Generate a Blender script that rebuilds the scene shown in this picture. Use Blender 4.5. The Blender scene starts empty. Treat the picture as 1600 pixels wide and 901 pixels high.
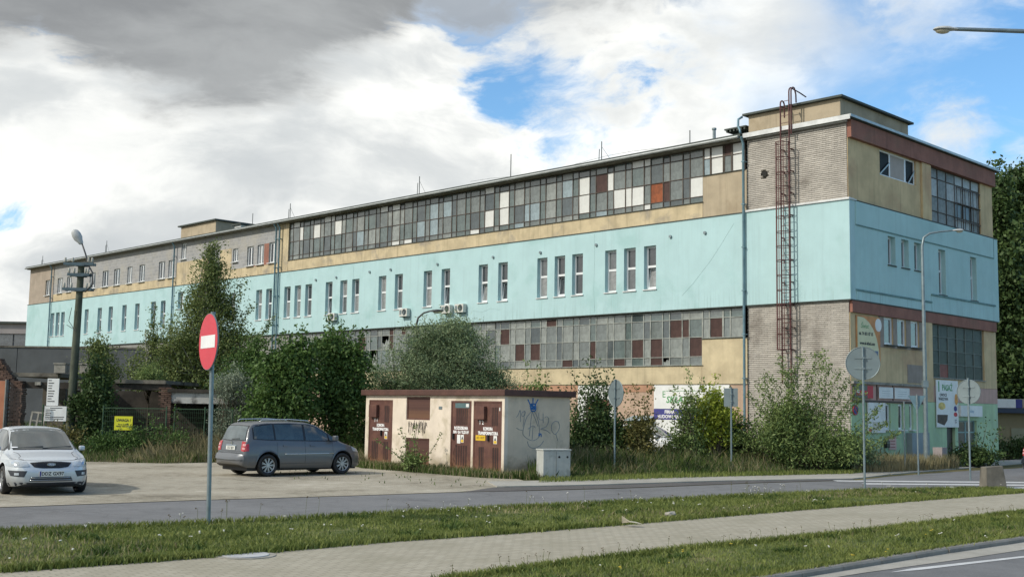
import bpy, bmesh, math, random
import numpy as np
from mathutils import Vector, Matrix
from mathutils.bvhtree import BVHTree
rnd = random.Random(7)
NP = np.random.default_rng(11)
PI = math.pi
SC = bpy.context.scene
COL = SC.collection

# ------------------------------------------------------------------ camera
cam_d = bpy.data.cameras.new('camera')
cam = bpy.data.objects.new('camera', cam_d)
COL.objects.link(cam)
cam_d.sensor_width = 36.0
cam_d.lens = 1799.5 / 1600 * 36.0
cam_d.clip_start = 0.1
cam_d.clip_end = 3000
PITCH, ROLL = 0.104467, 0.016663
fwd = Vector((0, math.cos(PITCH), math.sin(PITCH)))
up0 = Vector((0, -math.sin(PITCH), math.cos(PITCH)))
rt0 = Vector((1, 0, 0))
rt = rt0 * math.cos(ROLL) + up0 * math.sin(ROLL)
up = up0 * math.cos(ROLL) - rt0 * math.sin(ROLL)
cam.matrix_world = Matrix(((rt.x, up.x, -fwd.x, 0), (rt.y, up.y, -fwd.y, 0), (rt.z, up.z, -fwd.z, 2.0), (0, 0, 0, 1)))
SC.camera = cam

# ------------------------------------------------------------------ sun, sky, exposure
SUN = Vector((-0.86, -0.40, 0.0)).normalized() * math.cos(math.radians(37)) + Vector((0, 0, math.sin(math.radians(37))))
sl = bpy.data.lights.new('sun', 'SUN')
sl.energy = 2.6
sl.angle = math.radians(1.2)
sl.color = (1.0, 0.93, 0.82)
so = bpy.data.objects.new('sun', sl)
COL.objects.link(so)
so.rotation_euler = SUN.to_track_quat('Z', 'Y').to_euler()
SC.view_settings.view_transform = 'Standard'
SC.view_settings.look = 'None'
SC.view_settings.exposure = 0.3
SC.view_settings.gamma = 1.0

W = bpy.data.worlds.new('World')
SC.world = W
W.use_nodes = True


class NT:
    def __init__(s, nt):
        s.nt = nt
        s.L = nt.links

    def n(s, t, **k):
        o = s.nt.nodes.new(t)
        for a, b in k.items():
            setattr(o, a, b)
        return o

    def setin(s, sock, v):
        if v is None:
            return
        if isinstance(v, bpy.types.NodeSocket):
            s.L.new(v, sock)
        elif isinstance(v, (tuple, list)) and len(v) == 3 and sock.type == 'RGBA':
            sock.default_value = (*v, 1)
        else:
            sock.default_value = v

    def m(s, op, a, b=None, c=None, clamp=False):
        o = s.n('ShaderNodeMath', operation=op, use_clamp=clamp)
        for i, v in enumerate((a, b, c)):
            s.setin(o.inputs[i], v)
        return o.outputs[0]

    def vm(s, op, a, b=None):
        o = s.n('ShaderNodeVectorMath', operation=op)
        s.setin(o.inputs[0], a)
        s.setin(o.inputs[1], b)
        return o.outputs['Value'] if op in ('DOT_PRODUCT', 'LENGTH') else o.outputs[0]

    def ss(s, v, a, b, lo=0.0, hi=1.0):
        o = s.n('ShaderNodeMapRange', interpolation_type='SMOOTHSTEP')
        s.setin(o.inputs[0], v)
        for i, q in enumerate((a, b, lo, hi)):
            o.inputs[i + 1].default_value = q
        return o.outputs[0]

    def mix(s, f, a, b, mode='MIX'):
        o = s.n('ShaderNodeMix', data_type='RGBA', blend_type=mode)
        s.setin(o.inputs[0], f)
        s.setin(o.inputs[6], a)
        s.setin(o.inputs[7], b)
        return o.outputs[2]

    def noise(s, vec, scale, detail=4, rough=0.5, dist=0.0, color=False):
        o = s.n('ShaderNodeTexNoise')
        if vec is not None:
            s.L.new(vec, o.inputs['Vector'])
        o.inputs['Scale'].default_value = scale
        o.inputs['Detail'].default_value = detail
        o.inputs['Roughness'].default_value = rough
        o.inputs['Distortion'].default_value = dist
        return o.outputs['Color' if color else 'Fac']

    def scalev(s, vec, sc, loc=(0, 0, 0)):
        o = s.n('ShaderNodeMapping')
        s.L.new(vec, o.inputs[0])
        o.inputs['Scale'].default_value = sc
        o.inputs['Location'].default_value = loc
        return o.outputs[0]


def build_world():
    t = NT(W.node_tree)
    W.node_tree.nodes.clear()
    out = t.n('ShaderNodeOutputWorld')
    bg = t.n('ShaderNodeBackground')
    bg.inputs[1].default_value = 0.1
    t.L.new(bg.outputs[0], out.inputs[0])
    sky = t.n('ShaderNodeTexSky', sky_type='NISHITA')
    sky.sun_disc = False
    sky.sun_elevation = math.radians(37)
    sky.sun_rotation = math.atan2(SUN.x, SUN.y)
    sky.air_density = 1.0
    sky.dust_density = 0.6
    sky.ozone_density = 1.5
    co = t.n('ShaderNodeTexCoord').outputs['Generated']
    d = t.vm('NORMALIZE', co)
    sp = t.n('ShaderNodeSeparateXYZ')
    t.L.new(d, sp.inputs[0])
    # heaped clouds, noise on the sphere of directions
    pl = t.scalev(d, (1, 1, 1.9), (3.13, 7.71, 0.42))
    warp = t.vm('SUBTRACT', t.noise(pl, 3.0, 4, 0.5, color=True), (0.5, 0.5, 0.5))
    plw = t.vm('ADD', pl, t.vm('MULTIPLY', warp, (0.22, 0.22, 0.22)))
    n1 = t.noise(plw, 3.3, 9, 0.60)
    n2 = t.noise(plw, 9.0, 8, 0.62)
    # light comes from the upper left: offset noise gives the clouds lit tops and grey bases
    pls = t.vm('ADD', plw, (-0.05, -0.02, 0.07))
    n1s = t.noise(pls, 3.3, 6, 0.55)
    relief = t.m('SUBTRACT', n1, n1s)
    az = t.m('ARCTAN2', sp.outputs[0], sp.outputs[1])

    def blob(px, el, r0, r1, k1=0.45, k2=0.16):
        v = Vector((math.sin(px) * math.cos(el), math.cos(px) * math.cos(el), math.sin(el)))
        ang = t.m('ARCCOSINE', t.vm('DOT_PRODUCT', d, tuple(v)))
        ang = t.m('ADD', ang, t.m('MULTIPLY', t.m('SUBTRACT', n1, 0.5), k1))
        ang = t.m('ADD', ang, t.m('MULTIPLY', t.m('SUBTRACT', n2, 0.5), k2))
        return t.ss(ang, r0, r1, 1.0, 0.0)
    cover_bias = t.ss(az, -0.20, 0.30, 0.12, -0.07)
    gap = t.m('ADD', t.m('MULTIPLY', blob(-0.01, 0.25, -0.02, 0.14, .3, .3), -0.115), t.m('MULTIPLY', blob(-0.40, 0.262, -0.03, 0.09, .3, .25), -0.10))
    add = t.m('ADD', t.m('MULTIPLY', blob(0.14, 0.29, 0.03, 0.16), 0.10), t.m('MULTIPLY', blob(0.30, 0.36, 0.02, 0.14), 0.085))
    dens = t.m('ADD', t.m('ADD', t.m('ADD', t.m('MULTIPLY', n1, 0.72), t.m('MULTIPLY', n2, 0.28)), cover_bias), t.m('ADD', gap, add))
    mask = t.ss(dens, 0.44, 0.57)
    body = t.ss(dens, 0.50, 0.72)
    n4 = t.noise(t.scalev(plw, (1, 1, 1.3), (4.2, 1.3, 2.0)), 5.0, 7, 0.6)
    shade = t.m('ADD', t.m('ADD', t.m('MULTIPLY', t.ss(relief, -0.10, 0.11), 0.5), t.m('MULTIPLY', body, 0.3)), t.m('MULTIPLY', t.m('SUBTRACT', n4, 0.45), 0.9), clamp=True)
    c = t.mix(shade, (9.6, 9.6, 9.2), (5.0, 5.3, 5.45))
    b1 = blob(-0.27, 0.42, 0.15, 0.205, .22, .12)
    b3 = blob(-0.52, 0.44, 0.15, 0.225, .3, .12)
    b2 = blob(0.0, 0.50, 0.12, 0.20)
    dark = t.mix(t.ss(t.m('ADD', t.m('MULTIPLY', n1, .6), t.m('MULTIPLY', n4, .4)), .36, .62), (2.3, 2.4, 2.5), (3.7, 3.85, 3.9))
    bb = t.m('MAXIMUM', t.m('MAXIMUM', b1, b3), t.m('MULTIPLY', b2, 0.85))
    c = t.mix(bb, c, dark)
    skyc = t.mix(1.0, sky.outputs[0], (0.98, 1.36, 1.55), 'MULTIPLY')
    full = t.mix(t.m('MAXIMUM', mask, bb), skyc, c)
    t.L.new(full, bg.inputs[0])


build_world()

# ------------------------------------------------------------------ helpers


def tag(o, label=None, cat=None, group=None, kind=None):
    if label: o['label'] = label
    if cat: o['category'] = cat
    if group: o['group'] = group
    if kind: o['kind'] = kind
    return o


def empty(name, loc=(0, 0, 0), rz=0.0, label=None, cat=None, group=None):
    o = bpy.data.objects.new(name, None)
    COL.objects.link(o)
    o.location = loc
    o.rotation_euler = (0, 0, rz)
    o.empty_display_size = 0.3
    return tag(o, label, cat, group)


def link(name, me, parent=None, loc=None, rot=None):
    o = bpy.data.objects.new(name, me)
    COL.objects.link(o)
    if parent is not None: o.parent = parent
    if loc is not None: o.location = loc
    if rot is not None: o.rotation_euler = rot
    return o


def copy_tree(o, parent=None):
    c = o.copy()
    COL.objects.link(c)
    if parent is not None:
        c.parent = parent
    for ch in list(o.children):
        copy_tree(ch, c)
    return c


class MB:
    def __init__(s):
        s.v = []; s.f = []; s.mi = []

    def add(s, vs, fs, m=0):
        b = len(s.v)
        s.v.extend([tuple(p) for p in vs])
        for f in fs:
            s.f.append(tuple(b + i for i in f)); s.mi.append(m)
        return s

    def box(s, x0, x1, y0, y1, z0, z1, m=0):
        if x0 > x1: x0, x1 = x1, x0
        if y0 > y1: y0, y1 = y1, y0
        if z0 > z1: z0, z1 = z1, z0
        return s.add([(x0, y0, z0), (x1, y0, z0), (x1, y1, z0), (x0, y1, z0), (x0, y0, z1), (x1, y0, z1), (x1, y1, z1), (x0, y1, z1)],
                     [(0, 3, 2, 1), (4, 5, 6, 7), (0, 1, 5, 4), (1, 2, 6, 5), (2, 3, 7, 6), (3, 0, 4, 7)], m)

    def obox(s, c, ax, ay, az, m=0):
        c, ax, ay, az = map(Vector, (c, ax, ay, az))
        P = [c + sx * ax + sy * ay + sz * az for sz in (-1, 1) for sx, sy in ((-1, -1), (1, -1), (1, 1), (-1, 1))]
        return s.add(P, [(0, 3, 2, 1), (4, 5, 6, 7), (0, 1, 5, 4), (1, 2, 6, 5), (2, 3, 7, 6), (3, 0, 4, 7)], m)

    def tube(s, path, r, n=8, m=0, cap=True):
        path = [Vector(p) for p in path]
        if not isinstance(r, (list, tuple)): r = [r] * len(path)
        b = len(s.v)
        ref = None
        for i, p in enumerate(path):
            a = path[max(i - 1, 0)]; c = path[min(i + 1, len(path) - 1)]
            d = (c - a).normalized() if (c - a).length > 1e-9 else Vector((0, 0, 1))
            if ref is None:
                ref = d.orthogonal().normalized()
            u = (ref - d * ref.dot(d))
            u = u.normalized() if u.length > 1e-6 else d.orthogonal().normalized()
            ref = u
            w = d.cross(u)
            for k in range(n):
                t = 2 * PI * k / n
                s.v.append(tuple(p + (u * math.cos(t) + w * math.sin(t)) * r[i]))
        for i in range(len(path) - 1):
            for k in range(n):
                q = b + i * n
                s.f.append((q + k, q + (k + 1) % n, q + n + (k + 1) % n, q + n + k)); s.mi.append(m)
        if cap:
            s.f.append(tuple(b + k for k in reversed(range(n)))); s.mi.append(m)
            q = b + (len(path) - 1) * n
            s.f.append(tuple(q + k for k in range(n))); s.mi.append(m)
        return s

    def prism(s, pts, h, m=0, z=0.0):
        """polygon in xy, extruded from z to z+h"""
        n = len(pts)
        V = [(p[0], p[1], z) for p in pts] + [(p[0], p[1], z + h) for p in pts]
        F = [tuple(reversed(range(n))), tuple(range(n, 2 * n))] + [(i, (i + 1) % n, n + (i + 1) % n, n + i) for i in range(n)]
        return s.add(V, F, m)

    def mesh(s, name, mats, smooth=False):
        me = bpy.data.meshes.new(name)
        me.from_pydata(s.v, [], s.f)
        if not isinstance(mats, (list, tuple)): mats = [mats]
        for q in mats: me.materials.append(q)
        if len(mats) > 1:
            me.polygons.foreach_set('material_index', s.mi)
        if smooth:
            me.polygons.foreach_set('use_smooth', [True] * len(me.polygons))
        me.update()
        return me

    def build(s, name, mats, parent=None, smooth=False, loc=None, rot=None, auto=None, bevel=None):
        o = link(name, s.mesh(name, mats, smooth), parent, loc, rot)
        if bevel:
            b = o.modifiers.new('bevel', 'BEVEL'); b.width = bevel; b.segments = 2; b.limit_method = 'ANGLE'
        if auto is not None:
            smooth_by_angle(o.data, auto)
        return o


def smooth_by_angle(me, deg):
    bm = bmesh.new(); bm.from_mesh(me)
    a = math.radians(deg)
    for f in bm.faces: f.smooth = True
    for e in bm.edges:
        if len(e.link_faces) == 2:
            e.smooth = e.calc_face_angle(0) < a
    bm.to_mesh(me); bm.free()


def np_mesh(name, V, loops_per_face, mat):
    """V (n,3) float array, faces are consecutive runs of loops_per_face vertices"""
    n = len(V)
    nf = n // loops_per_face
    me = bpy.data.meshes.new(name)
    me.vertices.add(n)
    me.vertices.foreach_set('co', V.astype(np.float32).ravel())
    me.loops.add(n)
    me.loops.foreach_set('vertex_index', np.arange(n, dtype=np.int32))
    me.polygons.add(nf)
    me.polygons.foreach_set('loop_start', np.arange(0, n, loops_per_face, dtype=np.int32))
    me.polygons.foreach_set('loop_total', np.full(nf, loops_per_face, dtype=np.int32))
    me.materials.append(mat)
    me.update(calc_edges=True)
    return me


# ------------------------------------------------------------------ materials
def mat_base(name):
    m = bpy.data.materials.new(name)
    m.use_nodes = True
    t = NT(m.node_tree)
    b = m.node_tree.nodes['Principled BSDF']
    return m, t, b


def lin(r, g, b):
    f = lambda c: ((c / 255 + 0.055) / 1.055) ** 2.4 if c / 255 > 0.04045 else c / 255 / 12.92
    return (f(r), f(g), f(b))


def mat(name, col, rough=0.7, var=0.12, scale=6.0, bump=0.0, bscale=40.0, metal=0.0, stain=None, stain_amt=0.0, stain_scale=0.7,
        streak=0.0, spec=0.5, coat=0.0, vstretch=1.0, island=0.0, coords='Object', splash=None):
    m, t, b = mat_base(name)
    co = t.n('ShaderNodeTexCoord').outputs[coords]
    c = col
    v = t.scalev(co, (1, 1, vstretch))
    if var:
        n = t.noise(v, scale, 6, 0.6)
        dk = tuple(x * (1 - var * 1.6) for x in col); lt = tuple(min(1, x * (1 + var)) for x in col)
        c = t.mix(t.ss(n, 0.3, 0.7), dk, lt)
    if stain:
        n = t.noise(v, stain_scale, 7, 0.62, 0.3)
        c = t.mix(t.m('MULTIPLY', t.ss(n, 0.5, 0.68), stain_amt), c, stain)
    if streak:
        n = t.noise(t.scalev(co, (3.5, 3.5, 0.16)), 1.3, 5, 0.65)
        c = t.mix(t.m('MULTIPLY', t.ss(n, 0.5, 0.72), streak), c, tuple(x * 0.45 for x in col))
    if name.startswith('cyan_render'):
        sz = t.n('ShaderNodeSeparateXYZ'); t.L.new(co, sz.inputs[0])
        n = t.noise(t.scalev(co, (6, 6, .25)), 1.7, 6, 0.7)
        low = t.ss(sz.outputs[2], 6.45, 7.6, 1.0, 0.12)
        c = t.mix(t.m('MULTIPLY', t.m('MULTIPLY', t.ss(n, 0.5, 0.7), low), 0.4), c, lin(118, 140, 134))
    if splash:
        sz = t.n('ShaderNodeSeparateXYZ'); t.L.new(co, sz.inputs[0])
        n = t.noise(co, 2.2, 7, 0.7)
        hgt = t.m('ADD', sz.outputs[2], t.m('MULTIPLY', t.m('SUBTRACT', n, 0.5), 1.3))
        c = t.mix(t.m('MULTIPLY', t.ss(hgt, 0.05, 0.6, 1.0, 0.0), 0.75), c, splash)
    if island:
        g = t.n('ShaderNodeNewGeometry').outputs['Random Per Island']
        c = t.mix(t.m('MULTIPLY', g, island), c, tuple(x * 0.35 for x in col))
    t.setin(b.inputs['Base Color'], c)
    b.inputs['Roughness'].default_value = rough
    b.inputs['Metallic'].default_value = metal
    b.inputs['Specular IOR Level'].default_value = spec
    if coat:
        b.inputs['Coat Weight'].default_value = coat
        b.inputs['Coat Roughness'].default_value = 0.05
    if bump:
        bp = t.n('ShaderNodeBump')
        bp.inputs['Strength'].default_value = bump
        bp.inputs['Distance'].default_value = 0.02
        t.L.new(t.noise(co, bscale, 5, 0.6), bp.inputs['Height'])
        t.L.new(bp.outputs[0], b.inputs['Normal'])
    return m


CYAN = mat('cyan_render', lin(172, 203, 206), 0.85, 0.03, 0.9, 0.15, 30, streak=0.12, stain=lin(140, 180, 178), stain_amt=0.45, stain_scale=0.5)
OCHRE = mat('ochre_render', lin(193, 178, 146), 0.9, 0.12, 1.3, 0.3, 20, stain=lin(140, 134, 124), stain_amt=0.85, stain_scale=0.6, streak=0.6)
YELLOW = mat('yellow_render', lin(196, 182, 150), 0.9, 0.10, 1.3, 0.3, 20, stain=lin(165, 150, 122), stain_amt=0.6, stain_scale=0.5, streak=0.35)
OCHRE_B = mat('ochre_gable_render', lin(204, 182, 142), 0.9, 0.10, 1.0, 0.3, 20, stain=lin(178, 140, 112), stain_amt=0.6, stain_scale=0.35, streak=0.45)
TAN = mat('tan_render', lin(172, 159, 136), 0.9, 0.08, 1.3, 0.3, 20, stain=lin(140, 125, 100), stain_amt=0.5, stain_scale=0.5, streak=0.35)
BROWNTAN = mat('brown_tan_render', lin(160, 148, 134), 0.9, 0.08, 1.3, 0.2, 20, streak=0.3)
REDBAND = mat('red_brown_band', lin(142, 98, 84), 0.85, 0.12, 1.5, 0.2, 20, stain=lin(130, 100, 84), stain_amt=0.7, stain_scale=0.5, streak=0.4)
PEACH = mat('peach_render', lin(180, 156, 136), 0.9, 0.08, 1.5, 0.2, 20, streak=0.3)
ORANGE = mat('orange_band', lin(176, 136, 110), 0.9, 0.08, 1.5, 0.2, 20, streak=0.3)
PINK = mat('pink_render', lin(190, 158, 146), 0.9, 0.08, 1.5, 0.2, 20, streak=0.25)
MINT = mat('mint_render', lin(172, 198, 160), 0.9, 0.08, 1.2, 0.2, 20, streak=0.25, stain=lin(170, 190, 185), stain_amt=0.5)
GREYREN = mat('grey_render', lin(140, 140, 136), 0.9, 0.08, 1.2, 0.2, 20, streak=0.3)
ROOFEDGE = mat('dark_roof_felt', lin(70, 78, 74), 0.8, 0.15, 3, 0.2)
ZINC = mat('zinc_sheet', lin(165, 170, 170), 0.45, 0.1, 3, 0, metal=0.6)
WHITESHEET = mat('pale_flashing', lin(205, 208, 208), 0.5, 0.1, 3)
PIPE = mat('downpipe_metal', lin(110, 140, 152), 0.5, 0.12, 3, 0, metal=0.3)
PVC = mat('white_window_plastic', lin(222, 226, 228), 0.4, 0.03, 3)
DARKIRON = mat('dark_glazing_bar', lin(78, 68, 60), 0.7, 0.2, 3)
LIGHTIRON = mat('pale_glazing_bar', lin(150, 154, 148), 0.7, 0.2, 3)
INTERIOR = mat('dark_interior', lin(38, 38, 36), 0.9, 0.1, 2)
BRICKW = mat('white_sand_lime_brick', lin(192, 187, 178), 0.9, 0.10, 1.2, 0.2, 60, island=0.32, stain=lin(118, 110, 102), stain_amt=0.7, stain_scale=0.5, streak=0.2)
MORTAR = mat('mortar', lin(116, 111, 104), 0.95, 0.1, 4)
LADDER = mat('ladder_red_paint', lin(88, 50, 50), 0.6, 0.2, 5, 0.0, stain=lin(90, 60, 45), stain_amt=0.6, stain_scale=4)
GREENMETAL = mat('fence_green_paint', lin(48, 78, 54), 0.6, 0.15, 5)
GALV = mat('galvanised_steel', lin(128, 142, 146), 0.45, 0.12, 5, 0, metal=0.45)
SIGNBACK = mat('sign_back_aluminium', lin(116, 130, 134), 0.5, 0.05, 3, 0, metal=0.3, stain=lin(120, 135, 138), stain_amt=0.5, stain_scale=4)
CONC = mat('concrete', lin(150, 147, 138), 0.9, 0.12, 3, 0.4, 25, stain=lin(95, 95, 85), stain_amt=0.7, stain_scale=2.5)
CONCD = mat('old_dark_concrete', lin(112, 108, 98), 0.9, 0.2, 2, 0.4, 18, stain=lin(52, 48, 42), stain_amt=0.9, stain_scale=1.1)
BLACK = mat('black_rubber', (0.012, 0.012, 0.013), 0.6, 0.1, 5)
BLACKGLOSS = mat('black_trim', (0.012, 0.012, 0.014), 0.3, 0.0)
WHITEP = mat('white_board', lin(222, 224, 222), 0.5, 0.05, 2, stain=lin(190, 190, 184), stain_amt=0.5)
TXT_BLACK = mat('black_print', (0.02, 0.02, 0.022), 0.6, 0)
TXT_WHITE = mat('white_print', lin(235, 235, 235), 0.6, 0)
TXT_BLUE = mat('blue_print', lin(60, 62, 130), 0.6, 0.05)
TXT_GREEN = mat('green_print', lin(86, 150, 96), 0.6, 0.05)
TXT_RED = mat('red_print', lin(190, 50, 60), 0.6, 0.05)


def glass_mat(name, col, rough=0.12, var=0.25, spec=0.9, bars=False):
    m, t, b = mat_base(name)
    co = t.n('ShaderNodeTexCoord').outputs['Object']
    n = t.noise(co, 2.6, 7, 0.68, 0.6)
    c = t.mix(t.ss(n, 0.38, 0.64), tuple(x * (1 - var) for x in col), tuple(min(1, x * (1 + var)) for x in col))
    g = t.n('ShaderNodeNewGeometry').outputs['Random Per Island']
    c = t.mix(t.m('MULTIPLY', g, 0.35), c, tuple(x * 0.6 for x in col))
    t.setin(b.inputs['Base Color'], c)
    b.inputs['Roughness'].default_value = rough
    b.inputs['IOR'].default_value = 1.55
    b.inputs['Specular IOR Level'].default_value = spec
    return m


G_DIRTY = [glass_mat('dirty_glass_grey', lin(106, 114, 112)), glass_mat('dirty_glass_green', lin(88, 102, 100)),
           glass_mat('dirty_glass_dark', lin(72, 82, 84), 0.08), glass_mat('dirty_glass_pale', lin(132, 138, 134), 0.3)]
G_WHITE = glass_mat('white_infill_sheet', lin(214, 216, 212), 0.35, 0.06)
G_BROWN = glass_mat('rusty_brown_sheet', lin(74, 54, 50), 0.55, 0.25, 0.25)
G_RUST = glass_mat('orange_rust_sheet', lin(140, 76, 42), 0.6, 0.3, 0.3)
G_BLUE = glass_mat('bluish_glass', lin(136, 154, 160), 0.2, 0.2)
G_WIN = [glass_mat('window_glass_dark', lin(66, 70, 74), 0.05), glass_mat('window_glass_curtain', lin(140, 142, 142), 0.08), glass_mat('window_glass_mid', lin(98, 102, 104), 0.06)]
G_CAR = glass_mat('car_glass', lin(54, 64, 64), 0.04, 0.3, 1.0)  # greenish grey base stands in for sky reflected in the windshield
# ------------------------------------------------------------------ text
_tc = {}


def text_mesh(s, size, m, squash=1.0, shear=0.0, bold=0.0):
    key = (s, size, m.name, squash, shear, bold)
    if key in _tc: return _tc[key]
    cu = bpy.data.curves.new('txt', 'FONT')
    cu.body = s; cu.size = size; cu.align_x = 'CENTER'; cu.align_y = 'CENTER'
    cu.extrude = 0.0015; cu.resolution_u = 2; cu.shear = shear; cu.offset = bold
    cu.space_line = 1.0
    o = bpy.data.objects.new('txt', cu)
    me = bpy.data.meshes.new_from_object(o)
    bpy.data.objects.remove(o); bpy.data.curves.remove(cu)
    me.name = 'lettering'
    me.materials.clear(); me.materials.append(m)
    if squash != 1.0:
        me.transform(Matrix.Diagonal((squash, 1, 1, 1)))
    _tc[key] = me
    return me


def text_on(parent, s, size, m, pos, xdir, ydir=(0, 0, 1), squash=1.0, shear=0.0, bold=0.0, name='lettering'):
    """letters lying in the plane spanned by xdir, ydir (parent's space)"""
    x = Vector(xdir).normalized(); y = Vector(ydir).normalized(); z = x.cross(y)
    o = bpy.data.objects.new(name, text_mesh(s, size, m, squash, shear, bold))
    COL.objects.link(o)
    o.parent = parent
    p = Vector(pos)
    o.matrix_local = Matrix(((x.x, y.x, z.x, p.x), (x.y, y.y, z.y, p.y), (x.z, y.z, z.z, p.z), (0, 0, 0, 1)))
    return o


# ------------------------------------------------------------------ the factory
# local frame: x runs away along the long facade, y points out of it, z up. Gable: t = -y, outside is -x
TH = 0.778415
FC = Vector((12.965, 44.0, 0))
FRZ = PI / 2 + TH
factory = empty('factory_building', FC, FRZ, 'long turquoise and ochre factory block with broken glazing and brick corner', 'building')
LF = 78.2
TG = 13.45


def bA(mb, s0, s1, d0, d1, z0, z1, m=0):      # d = depth behind the long facade plane
    mb.box(s0, s1, -d1, -d0, z0, z1, m)


def bB(mb, t0, t1, d0, d1, z0, z1, m=0):      # d = depth behind the gable plane
    mb.box(d0, d1, -t1, -t0, z0, z1, m)


def wall(mb, fn, u0, u1, z0, z1, d0, d1, holes, m=0):
    us = sorted({u0, u1, *[h[0] for h in holes], *[h[1] for h in holes]})
    for a, b in zip(us, us[1:]):
        c = (a + b) / 2
        z = z0
        for h in sorted([h for h in holes if h[0] < c < h[1]], key=lambda h: h[2]):
            if h[2] > z: fn(mb, a, b, d0, d1, z, h[2], m)
            z = h[3]
        if z < z1: fn(mb, a, b, d0, d1, z, z1, m)


# --- windows (shared meshes), built in a local frame: u right, y depth into wall, z up
def win_meshes(w, h, two=True, fr=0.085):
    f = MB()
    f.box(0, w, 0, 0.07, 0, fr); f.box(0, w, 0, 0.07, h - fr, h)
    f.box(0, fr, 0.001, 0.069, fr, h - fr); f.box(w - fr, w, 0.001, 0.069, fr, h - fr)
    if two:
        f.box(fr, w - fr, -0.005, 0.068, h * 0.53 - 0.05, h * 0.53 + 0.05)
    return f.mesh('window', PVC)


def glass_mesh(w, h, m, th=0.012):
    g = MB(); g.box(0, w, 0, th, 0, h)
    return g.mesh('glass', m)


_wm = {}


def get(key, fn):
    if key not in _wm: _wm[key] = fn()
    return _wm[key]


def sash_mesh(w, h, m):
    s = MB()
    fr = 0.05
    s.box(0, w, 0, 0.05, 0, fr); s.box(0, w, 0, 0.05, h - fr, h); s.box(0, fr, 0, 0.05, fr, h - fr); s.box(w - fr, w, 0, 0.05, fr, h - fr)
    s.box(fr, w - fr, 0.02, 0.03, fr, h - fr, 1)
    return s.mesh('open_sash', [PVC, m])


def place_window(face, u0, u1, z0, z1, d, two=True, tilt=False, gi=(0, 0), sill=True, sillmat=None):
    w = round(abs(u1 - u0), 2); h = round(z1 - z0, 2)
    fm = get(('f', w, h, two), lambda: win_meshes(w, h, two))
    o = link('window', fm, factory)
    if not two and h < 1.5 and face == 'A':
        link('mullion', get(('mu', h), lambda: MB().box(-.05, .05, -.01, .07, .086, h - .086).mesh('mullion', PVC)), o, (w * .5, 0, 0))
    if face == 'A':   # u grows away; looking at it from outside, right is smaller s: put origin at s1 with x = -s
        M = Matrix(((-1, 0, 0, u1), (0, -1, 0, -d), (0, 0, 1, z0), (0, 0, 0, 1)))
    else:             # gable: from outside right = larger t = -y ; depth is +x
        M = Matrix(((0, 1, 0, d), (-1, 0, 0, -u0), (0, 0, 1, z0), (0, 0, 0, 1)))
    o.matrix_local = M
    fr = 0.07
    if two:
        zs = [(fr, h * 0.53 - 0.05), (h * 0.53 + 0.05, h - fr)]
    else:
        zs = [(fr, h - fr)]
    for k, (a, b) in enumerate(zs):
        if k == 0 and tilt:
            gmesh = get(('s', w, round(b - a, 2), gi[0]), lambda: sash_mesh(w - 2 * fr, b - a, G_WIN[gi[0]]))
            g = link('open_sash', gmesh, o, (fr, 0.03, a), (math.radians(-9), 0, 0))
            # dark room seen round the tilted sash
            rm = get(('r', w, round(b - a, 2)), lambda: MB().box(0, w - 2 * fr, 0.20, 0.22, 0, b - a).mesh('dark_room', INTERIOR))
            link('dark_room', rm, o, (fr, 0, a))
            g.rotation_euler = (math.radians(-9), 0, 0)
            continue
        gmesh = get(('g', w, round(b - a, 2), gi[k % 2]), lambda: glass_mesh(w - 2 * fr, b - a, G_WIN[gi[k % 2]]))
        g = link('glass', gmesh, o, (fr, 0.03, a), (0, math.radians(rnd.uniform(-.4, .4)), math.radians(rnd.uniform(-.8, .8))))
    if sill:
        sm = get(('sill', w, sillmat.name if sillmat else ''), lambda: MB().box(-0.05, w + 0.05, -0.24, 0.0, -0.05, -0.004).mesh('sill', sillmat or WHITESHEET))
        link('sill', sm, o)
    return o


# cyan storey, long side
cy_w = [(9.32, 9.99), (10.49, 11.14), (11.62, 12.29), (13.66, 14.33), (14.82, 15.47), (15.98, 16.63), (18.69, 19.38), (20.13, 20.85),
        (23.04, 23.73), (24.49, 25.18), (26.95, 27.65), (28.4, 29.12), (30.91, 31.57), (32.07, 32.7), (33.51, 34.19), (35.61, 36.28),
        (36.76, 37.42), (37.87, 38.58), (39.95, 40.62), (41.11, 41.74), (44.3, 44.95), (46.2, 46.85), (53.67, 54.33), (55.1, 55.78),
        (57.56, 58.27), (59.61, 60.35), (61.9, 62.6), (63.76, 64.49), (66.09, 66.8), (68.09, 68.7), (70.52, 71.18), (71.51, 72.18), (72.53, 73.2)]
cy_w = [(round((a + b) / 2 - 0.34, 2), round((a + b) / 2 + 0.34, 2)) for a, b in cy_w]
holes = [(a, b, 7.4, 9.34) for a, b in cy_w] + [(51.17, 51.9, 8.62, 9.82)]
mb = MB()
wall(mb, bA, -0.10, 4.62, 6.42, 10.28, -0.10, 0.3, [])
wall(mb, bA, 4.62, LF, 6.42, 10.27, -0.09, 0.3, holes)
mb.build('turquoise_wall', CYAN, factory)
tilted = {0, 4, 6, 7, 8, 14}
for i, (a, b) in enumerate(cy_w):
    place_window('A', a, b, 7.4, 9.34, 0.10, True, i in tilted, (rnd.choice((0, 1, 2)), rnd.choice((0, 0, 1, 2))))
place_window('A', 51.17, 51.9, 8.62, 9.82, 0.10, False, False, (0, 0))
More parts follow.
